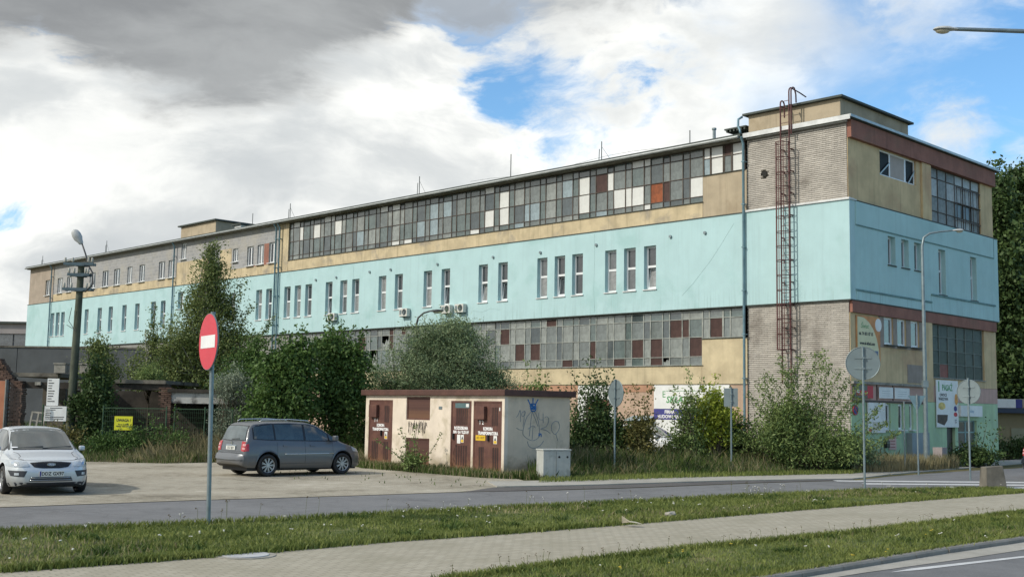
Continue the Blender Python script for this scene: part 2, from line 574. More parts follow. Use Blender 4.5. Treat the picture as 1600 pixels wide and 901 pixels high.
# round vent outlets over the windows, and the big hole in the brick corner
for s, z in [(16.42, 9.61), (12.82, 9.66), (8.51, 9.64), (6.67, 9.63), (24.05, 9.63), (28.02, 9.64), (29.93, 9.65), (33.12, 9.56), (35.19, 9.55), (19.75, 9.66)]:
    v = MB(); v.tube([(s, 0.06, z), (s, 0.16, z)], 0.07, 10)
    v.build('vent_outlet', GALV, factory)
v = MB(); v.tube([(3.75, -0.02, 11.8), (3.75, 0.06, 11.8)], [0.15, 0.15], 14, cap=False); v.tube([(3.75, -0.02, 11.8), (3.75, 0.045, 11.8)], 0.12, 14, 1)
v.build('wall_hole', [CONCD, INTERIOR], factory)

for pts_ in ([(12.95, 10.2), (12.93, 9.0), (12.97, 7.6), (12.9, 6.5)], [(5.2, 9.9), (5.9, 9.0), (6.4, 8.4), (7.3, 7.5), (7.9, 7.0)], [(19.2, 6.95), (19.9, 7.05), (20.5, 6.9), (21.2, 7.0)], [(31.5, 10.1), (31.45, 8.6), (31.5, 6.6)]):
    MB().tube([(a_, .092, z_) for a_, z_ in pts_], .0035, 4).build('render_crack', mat('crack', lin(110, 140, 138), .9, 0) if 'crack' not in bpy.data.materials else bpy.data.materials['crack'], factory)
# drip edges and flashings of the cyan storey
mb = MB()
bA(mb, -0.13, 4.62, -0.16, 0.25, 10.285, 10.36)
bB(mb, -0.05, 0.4, -0.14, -0.0, 10.287, 10.33)
mb.build('pale_flashing', WHITESHEET, factory)
mb = MB()
bA(mb, 4.72, LF, -0.12, 0.2, 10.274, 10.31)
bB(mb, 0.3, 13.55, -0.13, 0.2, 10.283, 10.32)
bA(mb, -0.1, LF, -0.11, 0.2, 6.375, 6.417)
bB(mb, 0.02, 13.6, -0.12, 0.2, 6.377, 6.417)
mb.build('drip_edge', ROOFEDGE, factory)

# upper storey, long side
mb = MB(); bA(mb, 4.64, 6.86, 0.012, 0.3, 10.3, 12.12)
mb.build('tan_infill_wall', TAN, factory)
mb = MB()
bA(mb, 6.87, 38.42, 0.0, 0.3, 10.3, 11.0)
bA(mb, 38.43, 39.5, -0.012, 0.3, 10.3, 13.36)
mb.build('ochre_wall', OCHRE, factory)
# wide grey block walls with white windows
gw = [(42.42, 43.2, 11.0, 12.28), (41.2, 41.97, 11.0, 12.28), (39.75, 40.6, 11.0, 12.32), (44.3, 44.95, 11.4, 12.3), (47.0, 47.65, 11.0, 12.22)]
gw2 = [(52.73, 53.67), (54.14, 55.1), (57.21, 58.07), (59.2, 59.99), (61.2, 62.2), (63.15, 64.15), (65.4, 66.44), (67.5, 68.3), (69.78, 70.64), (71.51, 72.46)]
gw += [(a, b, 10.96, 12.23) for a, b in gw2]
gw += [(51.17, 51.9, 12.14, 13.28)]


def block_mat():
    m, t, b = mat_base('grey_block_masonry')
    co = t.n('ShaderNodeTexCoord').outputs['Object']
    sp = t.n('ShaderNodeSeparateXYZ'); t.L.new(co, sp.inputs[0])
    cb = t.n('ShaderNodeCombineXYZ'); t.L.new(sp.outputs[0], cb.inputs[0]); t.L.new(sp.outputs[2], cb.inputs[1])
    br = t.n('ShaderNodeTexBrick')
    t.L.new(cb.outputs[0], br.inputs[0])
    br.inputs['Color1'].default_value = (*lin(156, 157, 158), 1); br.inputs['Color2'].default_value = (*lin(142, 143, 144), 1)
    br.inputs['Mortar'].default_value = (*lin(168, 168, 166), 1)
    br.inputs['Scale'].default_value = 1.0; br.inputs['Mortar Size'].default_value = 0.018
    br.inputs['Brick Width'].default_value = 0.5; br.inputs['Row Height'].default_value = 0.25
    n = t.noise(co, 0.6, 6, 0.6)
    c = t.mix(t.m('MULTIPLY', t.ss(n, 0.45, 0.7), 0.45), br.outputs[0], lin(170, 165, 150))
    t.L.new(c, b.inputs['Base Color']); b.inputs['Roughness'].default_value = 0.9
    bp = t.n('ShaderNodeBump'); bp.inputs['Strength'].default_value = 0.5; bp.inputs['Distance'].default_value = 0.02
    t.L.new(br.outputs['Fac'], bp.inputs['Height']); bp.invert = True
    t.L.new(bp.outputs[0], b.inputs['Normal'])
    return m


BLOCKW = block_mat()
mb = MB()
wall(mb, bA, 39.51, 73.3, 10.93, 13.36, 0.0, 0.3, gw)
mb.build('grey_block_wall', BLOCKW, factory)
mb = MB()
bA(mb, 39.51, 46.0, -0.01, 0.3, 10.31, 10.92)
bA(mb, 45.1, 46.6, -0.012, 0.0, 10.93, 12.35)
wall(mb, bA, 48.0, 52.45, 10.31, 11.95, -0.013, 0.0, [])
bA(mb, 46.01, 73.29, -0.008, 0.3, 10.31, 10.92)
mb.build('ochre_patch', OCHRE, factory)
mb = MB(); bA(mb, 39.7, 43.3, -0.006, 0.0, 10.925, 11.0); bA(mb, 40.62, 41.18, -0.006, 0.0, 11.0, 12.3)
mb.build('red_plaster_patch', REDBAND, factory)
mb = MB()
wall(mb, bA, 73.31, LF, 10.31, 13.36, -0.01, 0.3, [(73.94, 74.86, 10.92, 12.22)])
mb.build('brown_end_wall', BROWNTAN, factory)
for (a, b, c, d) in gw + [(73.94, 74.86, 10.92, 12.22)]:
    mid = (a + b) / 2
    place_window('A', a, b, c, d, 0.1, False, False, (rnd.choice((1, 2, 0)), 0))

# --- industrial glazing
PERIOD = 1.087
glz_parts = 0


def pane_mesh(w, h, m):
    return get(('pane', round(w, 3), round(h, 3), m.name), lambda: MB().box(-w / 2, w / 2, -0.004, 0.004, -h / 2, h / 2).mesh('pane', m))


def glazing(face, u0, rows, cols, d, barmat, special, name, parts_to, bw=0.021, dirty=(0, 1, 2, 3)):
    """cols = list of (u0,u1) lights; rows = z edges from the top down. special[(col,row)] = material"""
    fr = MB()
    fn = bA if face == 'A' else bB
    ua, ub = min(c[0] for c in cols), max(c[1] for c in cols)
    for z in rows:
        fn(fr, ua - bw, ub + bw, d - 0.035, d + 0.03, z - bw * 0.7, z + bw * 0.7)
    edges = sorted({c[0] for c in cols} | {c[1] for c in cols})
    for u in edges:
        fn(fr, u - bw, u + bw, d - 0.03, d + 0.025, rows[-1], rows[0])
    f = fr.build(name, barmat, factory)
    rest = MB(); rmats = []
    for ci, (a, b) in enumerate(cols):
        for ri in range(len(rows) - 1):
            z1, z0 = rows[ri], rows[ri + 1]
            m = special.get((ci, ri))
            if m is None:
                k = rnd.random()
                m = G_DIRTY[dirty[0] if k < .36 else dirty[1] if k < .66 else dirty[2] if k < .86 else dirty[3]]
            w = b - a - 0.02; h = z1 - z0 - 0.02
            mid = (a + b) / 2; zm = (z0 + z1) / 2
            tx, tz = math.radians(rnd.uniform(-1.3, 1.3)), math.radians(rnd.uniform(-1.5, 1.5))
            if m == 'broken':
                hb = MB(); w2, h2 = w / 2, h / 2
                hb.prism([(-w2, -h2), (w2, -h2), (w2, h2 * .1), (w2 * .3, -h2 * .3), (-w2 * .2, h2 * .5), (-w2 * .6, h2 * .1), (-w2, h2)], 0.008)
                me = hb.mesh('broken_pane', G_DIRTY[3])
                me.transform(Matrix.Rotation(PI / 2, 4, 'X'))
                o = link('broken_pane', me, f, (mid, -d, zm))
                continue
            if m == 'empty':
                continue
            if ci < parts_to:
                o = link('pane', pane_mesh(w, h, m), f)
                if face == 'A':
                    o.location = (mid, -d, zm); o.rotation_euler = (tx, 0, tz)
                else:
                    o.location = (d, -mid, zm); o.rotation_euler = (tx, 0, PI / 2 + tz)
            else:
                if m not in rmats: rmats.append(m)
                if face == 'A':
                    c = Vector((mid, -d, zm)); R = Matrix.Rotation(tz, 3, 'Z') @ Matrix.Rotation(tx, 3, 'X')
                else:
                    c = Vector((d, -mid, zm)); R = Matrix.Rotation(PI / 2 + tz, 3, 'Z') @ Matrix.Rotation(tx, 3, 'X')
                rest.obox(c, R @ Vector((w / 2, 0, 0)), R @ Vector((0, .004, 0)), R @ Vector((0, 0, h / 2)), rmats.index(m))
    if rest.v:
        tag(rest.build('far_panes', rmats, f), kind='stuff')
    return f


# upper: wide light then narrow light, 29 times
colsU = []
for k in range(29):
    s = 6.88 + k * PERIOD
    colsU += [(s, s + 0.70), (s + 0.70, s + PERIOD)]
Wt, Br, Ru, Bl = G_WHITE, G_BROWN, G_RUST, G_BLUE
spU = {}
def su(k, narrow, rows_, m):
    for r in rows_: spU[(2 * k + narrow, r)] = m
su(0, 0, (2,), Wt); su(2, 0, (2,), Ru); su(1, 1, (2,), Br); su(3, 0, (0, 2), Wt); su(2, 1, (0, 3), Wt); su(4, 0, (2,), Wt); su(3, 1, (2,), Wt)
su(4, 1, (1,), Wt); su(5, 0, (1,), Br); su(5, 0, (3,), Bl); su(6, 0, (1, 2), Wt); su(7, 0, (1,), Bl); su(11, 0, (1, 2), Wt); su(10, 0, (3,), Bl)
su(12, 0, (0, 2), Wt); su(13, 0, (3,), Wt); su(15, 0, (1,), Bl); su(16, 0, (1, 2), Bl); su(18, 0, (3,), Wt); su(19, 0, (0, 3), Wt); su(20, 0, (0,), Wt)
su(24, 0, (1,), Wt); su(24, 1, (0,), Wt); su(25, 0, (0,), Wt); su(26, 0, (1,), Wt); su(28, 0, (0,), Wt); su(27, 1, (1,), Wt); su(9, 0, (2,), Bl); su(9, 1, (2,), Bl)
su(17, 0, (2,), Bl); su(22, 0, (2,), Bl)
rowsU = [13.33, 13.0, 12.15, 11.27, 11.02]
glazing('A', 6.88, rowsU, colsU, 0.08, DARKIRON, spU, 'upper_glazing', 34)
# short bay next to the brick corner
glazing('A', 4.7, [13.33, 12.86, 12.15], [(4.75, 5.38), (5.42, 5.78), (5.84, 6.46), (6.5, 6.84)], 0.07, DARKIRON,
        {(0, 0): Wt, (0, 1): Wt, (1, 0): Br, (1, 1): G_DIRTY[0], (2, 0): Wt, (2, 1): Wt, (3, 0): Wt, (3, 1): Bl}, 'corner_glazing', 9)
mb = MB(); bA(mb, 6.84, 38.45, -0.05, 0.07, 10.985, 11.005); bA(mb, 4.7, 6.88, -0.05, 0.05, 12.122, 12.14)
mb.build('glazing_sill', ROOFEDGE, factory)

# lower storey, long side
colsL = []
for k in range(29):
    s = 6.93 + k * 1.063
    colsL += [(s, s + 0.68), (s + 0.68, s + 1.063)]
spL = {}
def sw(k, narrow, rows_, m):
    for r in rows_: spL[(2 * k + narrow, r)] = m
sw(0, 0, (2,), Br); sw(1, 0, (1,), Br); sw(0, 1, (1,), Br); sw(2, 0, (2, 3), Br); sw(3, 0, (2,), Br); sw(4, 0, (3,), Br); sw(5, 1, (2,), Br); sw(7, 0, (3,), Br)
sw(8, 0, (0,), Br); sw(9, 0, (2,), Br); sw(10, 0, (2,), Br); sw(11, 0, (1,), Br); sw(1, 1, (3,), 'broken'); sw(18, 1, (0,), Br); sw(20, 0, (1,), 'broken'); sw(22, 0, (1,), Br)
sw(21, 0, (2,), 'broken'); sw(19, 1, (0, 1), Br); sw(24, 0, (2,), Br)
glazing('A', 6.93, [6.33, 5.98, 5.2, 4.37, 4.02], colsL, 0.08, LIGHTIRON, spL, 'lower_glazing', 24, dirty=(0, 3, 1, 2))
glazing('A', 4.7, [6.33, 5.98, 5.15], [(4.8, 5.48), (5.5, 5.84), (5.88, 6.54), (6.56, 6.9)], 0.07, LIGHTIRON,
        {(2, 1): Br, (0, 1): G_DIRTY[3]}, 'corner_glazing', 9)
mb = MB()
bA(mb, 4.64, 6.91, 0.004, 0.3, 3.2, 5.1)
bA(mb, 6.92, 38.0, 0.0, 0.3, 3.2, 4.0)
mb.build('yellow_wall', YELLOW, factory)
mb = MB(); bA(mb, 6.85, 38.0, -0.05, 0.07, 3.985, 4.0); bA(mb, 4.7, 6.92, -0.05, 0.05, 5.105, 5.13)
mb.build('glazing_sill', ROOFEDGE, factory)
mb = MB()
bA(mb, 38.01, LF, 0.0, 0.3, 0, 6.37)
mb.build('grey_lower_wall', GREYREN, factory)
for a_, b_ in ((9.6, 11.55), (13.9, 38.0)):
    mb = MB(); bA(mb, a_, b_, -0.004, 0.3, 2.86, 3.18); mb.build('orange_band', ORANGE, factory)
mb = MB(); wall(mb, bA, 4.64, 38.0, 0, 3.19, 0.01, 0.3, [(9.5, 11.0, 0.5, 1.68), (15.5, 17.5, 0.9, 2.2), (20, 22, .9, 2.2)])
mb.build('peach_wall', PEACH, factory)
mb = MB(); bA(mb, 4.64, 38.0, -0.03, 0.0, 3.185, 3.2)
mb.build('drip_edge', ROOFEDGE, factory)

# dark core behind every opening
mb = MB()
bA(mb, 0.6, LF - 0.3, 0.45, 13.0, 0.02, 13.3)
mb.build('interior_core', INTERIOR, factory)
# back and far end walls
mb = MB()
mb.box(LF - 0.25, LF, -13.4, -0.02, 0, 13.36); mb.box(0.3, LF - 0.25, -13.42, -13.1, 0, 13.36)
mb.build('rear_wall', BROWNTAN, factory)

# brick corner panels, every brick real
for z0_, z1_ in ((0, 6.36), (10.3, 13.36)):
    mb = MB(); bA(mb, 0.03, 4.6, 0.0, 0.3, z0_, z1_)
    mb.build('mortar_bed', MORTAR, factory)


def bricks(z0, z1, s0, s1):
    b = MB()
    row = 0
    z = z0
    while z < z1 - 0.03:
        s = s0 - (0.13 if row % 2 else 0)
        while s < s1 - 0.02:
            a, c = max(s, s0), min(s + 0.254, s1)
            pr = 0.009 + rnd.uniform(0, 0.010)
            if c - a > 0.03:
                if not (math.hypot((a + c) / 2 - 3.75, z + .03 - 11.8) < 0.17):
                    bA(b, a, c, -pr, 0.0, z, min(z + 0.054, z1))
            s += 0.26
        z += 0.0775; row += 1
    o = b.build('brickwork', BRICKW, factory)
    tag(o, kind='stuff')
    return o


bricks(0.1, 6.36, 0.03, 4.6)
bricks(10.37, 13.34, 0.03, 4.6)

# roof slab, cornice, gutter
mb = MB()
bA(mb, 4.7, LF + 0.2, -0.38, 13.7, 13.47, 13.585)
bA(mb, -0.25, 4.7, -0.25, 13.7, 13.475, 13.60)
mb.build('roof_slab', ROOFEDGE, factory)
mb = MB()
bA(mb, 4.7, LF + 0.1, -0.30, 0.3, 13.36, 13.468)
mb.build('cornice', CONC, factory)
mb = MB(); mb.tube([(4.75, 0.44, 13.44), (LF + 0.1, 0.44, 13.44)], 0.065, 8)
mb.build('gutter', ZINC, factory)
mb = MB(); bA(mb, -0.27, 4.64, -0.27, -0.24, 13.40, 13.59); bA(mb, 0, 4.6, -0.1, 0.3, 13.365, 13.46)
mb.build('pale_fascia', WHITESHEET, factory)
mb = MB(); bB(mb, -0.25, 13.6, -0.3, -0.26, 13.5, 13.60)
mb.build('roof_edge_sheet', ZINC, factory)

# penthouse over the brick corner
mb = MB(); mb.box(0.45, 4.72, -6.0, -0.3, 13.59, 14.46)
mb.build('penthouse_wall', TAN, factory)
mb = MB(); mb.box(0.28, 4.92, -6.2, -0.12, 14.465, 14.55)
mb.build('penthouse_roof', ROOFEDGE, factory)
mb = MB(); mb.tube([(4.9, -0.1, 14.42), (5.0, 0.05, 14.3), (4.98, 0.1, 14.0), (4.75, 0.3, 13.75), (4.72, 0.32, 13.6)], 0.05, 8)
mb.build('roof_drain', PIPE, factory, smooth=True)
# smaller penthouse further along
mb = MB(); mb.box(48.2, 53.0, -5.2, -0.5, 13.59, 14.62)
mb.build('penthouse_wall', TAN, factory)
mb = MB(); mb.box(48.0, 53.2, -5.4, -0.32, 14.625, 14.72)
mb.build('penthouse_roof', ROOFEDGE, factory)
mb = MB(); mb.box(45.6, 46.4, -1.6, -0.9, 13.59, 14.1); mb.box(45.4, 46.6, -1.75, -0.75, 14.12, 14.2, 1)
mb.build('roof_chimney', [WHITEP, ROOFEDGE], factory)

# antennas and masts along the roof edge
for s, z, g in [(8.14, 14.5, 0), (13.33, 14.8, 1), (19.51, 15.1, 0), (26.81, 14.9, 1), (39.59, 14.85, 1), (65.45, 14.85, 1), (77.76, 14.65, 1), (44.0, 14.7, 0)]:
    a = MB(); a.tube([(s, -0.8, 13.58), (s, -0.8, z)], 0.022, 6)
    if g:
        a.tube([(s, -0.8, z - 0.25), (s - 0.75, -0.8, 13.6)], 0.008, 4)
        a.tube([(s + 0.18, -0.8, 13.58), (s + 0.14, -0.8, z - 0.35)], 0.02, 5)
    a.build('antenna_mast', ROOFEDGE, factory)
a = MB(); a.tube([(6.83, -0.8, 13.58), (6.83, -0.8, 14.3)], 0.07, 8); a.tube([(6.83, -0.8, 14.3), (6.83, -0.8, 14.38)], 0.1, 8)
a.build('vent_pipe', GALV, factory, smooth=False)
a = MB(); a.box(5.0, 6.1, -1.3, -0.5, 14.1, 14.16); a.box(5.2, 5.26, -.9, -.84, 13.58, 14.1); a.box(5.8, 5.86, -.9, -.84, 13.58, 14.1)
a.tube([(5.3, -.9, 13.6), (5.8, -.9, 14.1)], 0.02, 5)
for k in range(6): a.box(5.05 + k * .18, 5.12 + k * .18, -1.28, -.52, 14.0, 14.1)
a.build('roof_bracket', ROOFEDGE, factory)
a = MB(); a.tube([(10, -1.0, 14.0)] + [(10 + k * 1.6, -1.0, 14.0 + .12 * math.sin(k)) for k in range(1, 9)], 0.008, 4)
a.build('roof_wire', ROOFEDGE, factory)

# downpipes with brackets
for s, z1 in ((4.66, 13.45), (39.16, 13.42), (39.55, 13.42), (52.54, 13.42), (73.3, 13.42)):
    p = MB(); p.tube([(s, 0.36 if z1 > 13.43 else .42, z1), (s, 0.2, z1 - 0.3), (s, 0.19, 0.3)], 0.055, 8)
    for k in range(7): p.box(s - 0.075, s + 0.075, 0.05, 0.26, 1.6 + k * 1.8, 1.64 + k * 1.8)
    p.build('downpipe', PIPE, factory, smooth=False, auto=50)

# caged ladder on the brick corner
lad = MB()
arc_ = [PI * k / 8 for k in range(9)]
lad.tube([(2.80, .3, 3.2), (2.80, .3, 14.5)] + [(2.80, .15 + .15 * math.cos(a_), 14.5 + .17 * math.sin(a_)) for a_ in arc_] + [(2.80, 0, 14.0)], .03, 6)
for q in (2.40, 2.30):
    lad.tube([(q, .3, 3.2 if q > 2.35 else 13.2), (q, .3, 14.95)] + [(q, .12 + .18 * math.cos(a_), 14.95 + .2 * math.sin(a_)) for a_ in arc_[:6]] + ([(q, -.5, 15.08), (q, -1.0, 15.0)] if q > 2.35 else [(q, -.06, 14.9), (q, -.08, 14.56)]), .03, 6)
for k in range(13): lad.box(2.37, 2.43, 0.02, 0.3, 3.6 + k * .9, 3.64 + k * .9); lad.box(2.77, 2.83, 0.02, 0.3, 3.6 + k * .9, 3.64 + k * .9)
lo = lad.build('ladder', LADDER, factory)
rung = MB(); rung.tube([(2.40, 0.3, 0), (2.80, 0.3, 0)], 0.014, 6)
rme = rung.mesh('rung', LADDER)
for k in range(38): link('rung', rme, lo, (0, 0, 3.5 + k * 0.3))
hoop = MB(); hp = [(2.6 + 0.37 * math.cos(a_), 0.34 + 0.62 * math.sin(a_), 0) for a_ in [k * PI / 10 for k in range(11)]]
hoop.tube([(2.40, 0.3, 0)] + [(2.6 - 0.29 * math.cos(k * PI / 10), 0.36 + 0.44 * math.sin(k * PI / 10), 0) for k in range(11)] + [(2.80, 0.3, 0)], 0.017, 6)
hme = hoop.mesh('cage_hoop', LADDER)
for z in (4.53, 5.14, 5.73, 6.3, 6.88, 7.47, 8.06, 8.63, 9.21, 9.81, 10.41, 11.04, 11.6, 12.22, 12.84): link('cage_hoop', hme, lo, (0, 0, z))
cb_ = MB()
for k in (1, 3, 5, 7, 9):
    x, y = 2.6 - 0.29 * math.cos(k * PI / 10), 0.36 + 0.44 * math.sin(k * PI / 10)
    cb_.box(x - .014, x + .014, y - .006, y + .006, 4.5, 12.88)
cb_.build('cage_bars', LADDER, lo)

# ---------------- gable side
CY_B = mat('cyan_render_gable', lin(172, 206, 206), 0.85, 0.04, 0.8, 0.15, 30, streak=0.2, stain=lin(138, 178, 178), stain_amt=0.3, stain_scale=0.4)
holesB = [(2.95, 3.57, 8.05, 9.22), (4.09, 4.73, 8.05, 9.22), (5.22, 5.88, 8.05, 9.22), (7.46, 8.13, 7.22, 9.18), (10.62, 11.27, 7.22, 9.18)]
mb = MB()
wall(mb, bB, 0.301, 13.62, 6.42, 10.275, -0.10, 0.3, holesB)
mb.build('turquoise_wall', CY_B, factory)
for i, (a, b, c, d) in enumerate(holesB):
    place_window('B', a, b, c, d, 0.10, i > 2, False, (0, 0), True, ROOFEDGE)
mb = MB()
bB(mb, 0.35, 13.15, -0.135, -0.1, 9.33, 9.37); bB(mb, 13.1, 13.15, -0.133, -0.1, 9.374, 10.27)
bB(mb, 0.3, 6.7, -0.15, -0.1, 6.77, 6.84); bB(mb, 6.68, 13.15, -0.16, -0.1, 7.10, 7.17)
mb.build('drip_ledge', mat('ledge_grey_paint', lin(104, 138, 138), 0.8, 0.15, 4), factory)
mb = MB(); bB(mb, 0.36, 13.1, -0.13, -0.1, 9.371, 10.27); bB(mb, 6.72, 13.12, -0.12, -0.1, 6.424, 7.095); bB(mb, .36, 6.68, -.118, -.1, 6.424, 6.765)
mb.build('raised_render_band', CY_B, factory)
# roof band
mb = MB(); bB(mb, 0.02, 13.45, -0.16, 0.3, 12.76, 13.46)
mb.build('red_roof_band', REDBAND, factory)
mb = MB(); bB(mb, 0.04, 13.3, -0.10, 0.3, 5.93, 6.37)
mb.build('red_storey_band', REDBAND, factory)
mb = MB()
wall(mb, bB, 0.02, 6.1, 10.33, 12.755, 0.0, 0.3, [(2.56, 5.72, 11.68, 12.74)])
bB(mb, 12.1, 13.4, 0.0, 0.3, 10.33, 12.755); bB(mb, 6.12, 6.95, -0.09, 0.3, 10.33, 12.755)
bB(mb, 6.96, 12.09, 0.0, 0.3, 10.33, 10.36)
mb.build('ochre_gable_wall', OCHRE_B, factory)
mb = MB()
wall(mb, bB, 0.02, 6.1, 3.3, 5.925, 0.0, 0.3, [(2.68, 3.44, 4.82, 5.92), (3.79, 4.54, 4.82, 5.92), (4.96, 5.7, 4.82, 5.92)])
bB(mb, 12.1, 13.4, 0.0, 0.3, 3.3, 5.925); bB(mb, 6.12, 6.75, -0.09, 0.3, 2.6, 5.925); bB(mb, 6.76, 12.09, 0.0, 0.3, 3.3, 3.6)
mb.build('ochre_gable_wall', OCHRE_B, factory)
mb = MB()
for a, b in ((2.25, 2.67), (3.45, 3.78), (4.55, 4.95), (5.71, 6.0)): bB(mb, a, b, -0.012, 0.0, 4.7, 5.92)
for a, b in ((2.67, 3.45), (3.78, 4.55), (4.95, 5.71)): bB(mb, a, b, -0.01, 0.0, 4.7, 4.78)
bB(mb, 4.6, 6.0, -0.012, 0, 3.35, 4.1)
mb.build('bare_grey_render', mat('bare_grey_render', lin(150, 140, 130), 0.9, 0.1, 2, 0.2, streak=.3), factory)
for a, b, c, d in [(2.68, 3.44, 4.82, 5.92), (3.79, 4.54, 4.82, 5.92), (4.96, 5.7, 4.82, 5.92)]:
    place_window('B', a, b, c, d, 0.06, False, False, (2, 2), True, ROOFEDGE)
# three-part upper window
o = link('window', MB().box(0.08, .14, -5.72, -2.56, 11.68, 11.75).box(.08, .14, -5.72, -2.56, 12.67, 12.74).box(.081, .139, -2.63, -2.56, 11.75, 12.67).box(.081, .139, -3.6, -3.5, 11.75, 12.67)
         .box(.081, .139, -4.95, -4.82, 11.75, 12.67).box(.081, .139, -5.72, -5.64, 11.75, 12.67).mesh('window', PVC), factory)
MB().box(.10, .115, -3.5, -2.63, 11.75, 12.67).build('glass', glass_mat('black_glass', lin(26, 28, 28), 0.5, .2, .1), o)
MB().box(.09, .12, -4.82, -3.6, 11.75, 12.67).build('infill_board', mat('grey_pink_board', lin(168, 158, 150), .7, .05, 3), o)
MB().box(.10, .115, -5.64, -4.95, 11.75, 12.67).build('glass', bpy.data.materials['black_glass'], o)
MB().obox((.06, -3.0, 11.95), (0, .5, -.35), (0.015, 0, 0), (0, .02, .02)).obox((.06, -5.4, 12.0), (0, .35, -.35), (0.015, 0, 0), (0, .02, .02)).build('broken_brace', ZINC, o)
# gable glazing
cB = [(7.02 + k * 0.84, 7.02 + (k + 1) * 0.84) for k in range(6)]
mB = [G_DIRTY[3], G_DIRTY[0]]
GB1 = glass_mat('gable_glass_dull', lin(120, 124, 122), .45, .25, .2); GB2 = glass_mat('gable_glass_pale', lin(160, 164, 162), .4, .2, .25); GB3 = glass_mat('gable_glass_dark', lin(70, 78, 80), .3, .2, .35)
spB = {(0, 0): G_DIRTY[0], (0, 1): G_DIRTY[3], (1, 1): G_BLUE, (3, 1): Wt, (4, 1): G_BLUE, (5, 1): G_BLUE, (3, 2): G_BLUE, (4, 2): Wt, (5, 2): G_DIRTY[3], (0, 2): G_DIRTY[0], (1, 2): G_DIRTY[0], (2, 2): G_DIRTY[0], (0, 3): G_DIRTY[0], (1, 3): G_DIRTY[0], (3, 3): G_DIRTY[3], (4, 3): G_BLUE, (2, 3): G_DIRTY[0]}
spB = {(c_, r_): (GB1 if c_ < 3 else rnd.choice((GB2, GB2, GB1, GB3))) for c_ in range(6) for r_ in range(4)}
spB[(0, 1)] = GB2; spB[(2, 1)] = GB2
glazing('B', 0, [12.74, 12.3, 11.5, 10.85, 10.38], cB, 0.08, DARKIRON, spB, 'gable_glazing', 9)
fr = MB()
for a in np.arange(9.6, 12.05, 0.42): bB(fr, a - .015, a + .015, -.02, .0, 10.4, 12.2)
for z in (12.2, 11.5, 10.75): bB(fr, 9.55, 12.05, -.025, .005, z - .02, z + .02)
fr.build('outer_glazing_bars', DARKIRON, factory)
DG = glass_mat('wired_glass_tree_reflection', lin(58, 68, 62), 0.4, .3, .12)  # dark green of reflected trees is put into the base colour
cB2 = [(6.8 + k * 0.862, 6.8 + (k + 1) * 0.862) for k in range(6)]
spB2 = {(c, r): DG for c in range(6) for r in range(4)}
spB2[(1, 3)] = mat('faded_red_sheet', lin(130, 72, 60), .6, .2, 3); spB2[(0, 3)] = DG
glazing('B', 0, [5.9, 5.4, 4.82, 4.25, 3.66], cB2, 0.08, mat('thin_grey_bar', lin(112, 120, 114), .7, .1, 3), spB2, 'gable_glazing', 9, bw=0.02)
mb = MB(); bB(mb, 6.78, 12.1, -0.06, 0.05, 3.605, 3.645); bB(mb, 0.02, 6.1, -0.12, 0.3, 3.2, 3.29)
mb.build('ledge', CONC, factory)
mb = MB(); bB(mb, 0.02, 6.1, 0.0, 0.3, 2.5, 3.195); bB(mb, 6.76, 13.4, -0.005, 0.3, 2.62, 3.29)
mb.build('pink_wall_band', PINK, factory)
mb = MB(); bB(mb, 0.02, 6.1, -0.06, 0.0, 2.52, 2.58); bB(mb, 1.98, 2.02, -.03, 0, 2.6, 3.19); bB(mb, 3.3, 3.34, -.03, 0, 2.6, 3.19)
mb.build('sign_rail', DARKIRON, factory)
gfh = [(2.66, 3.12, 1.45, 2.48), (3.76, 4.2, 1.45, 2.48), (4.72, 5.05, 1.45, 2.48), (8.1, 8.9, 0.0, 1.55), (9.2, 11.1, 0.0, 1.85)]
mb = MB()
wall(mb, bB, 0.02, 6.1, 0, 2.495, 0.005, 0.3, gfh[:3]); bB(mb, 6.11, 6.75, -.09, .3, 0, 2.59)
wall(mb, bB, 6.76, 13.4, 0, 2.61, 0.0, 0.3, gfh[3:])
mb.build('mint_wall', MINT, factory)
for a, b, c, d in gfh[:3]:
    place_window('B', a, b, c, d, 0.08, False, False, (0, 0), True)
mb = MB(); bB(mb, 8.12, 8.88, 0.12, 0.17, 0.02, 1.53)
mb.build('dark_door', mat('dark_brown_door', lin(52, 44, 42), .5, .1, 3), factory)
mb = MB(); bB(mb, 9.2, 11.1, .10, .16, 1.78, 1.85); bB(mb, 9.2, 9.27, .1, .16, 0, 1.78); bB(mb, 11.03, 11.1, .1, .16, 0, 1.78); bB(mb, 10.1, 10.2, .1, .16, 0, 1.78); bB(mb, 9.27, 11.03, .1, .16, 1.3, 1.36); bB(mb, 9.27, 10.1, .1, .16, 0, .4)
ed = mb.build('entrance_frame', mat('teal_grey_frame', lin(120, 150, 150), .5, .05, 3), factory)
mb = MB(); bB(mb, 9.27, 10.1, .12, .135, .4, 1.3); bB(mb, 10.2, 11.03, .12, .135, 0, 1.3); bB(mb, 9.27, 11.03, .12, .135, 1.36, 1.78)
mb.build('glass', G_WIN[2], ed)
mb = MB(); bB(mb, 4.42, 5.95, -0.25, 0.0, 0.1, 1.32)
mb.build('grey_boarding', mat('grey_corrugated', lin(136, 148, 152), .6, .05, 3), factory)

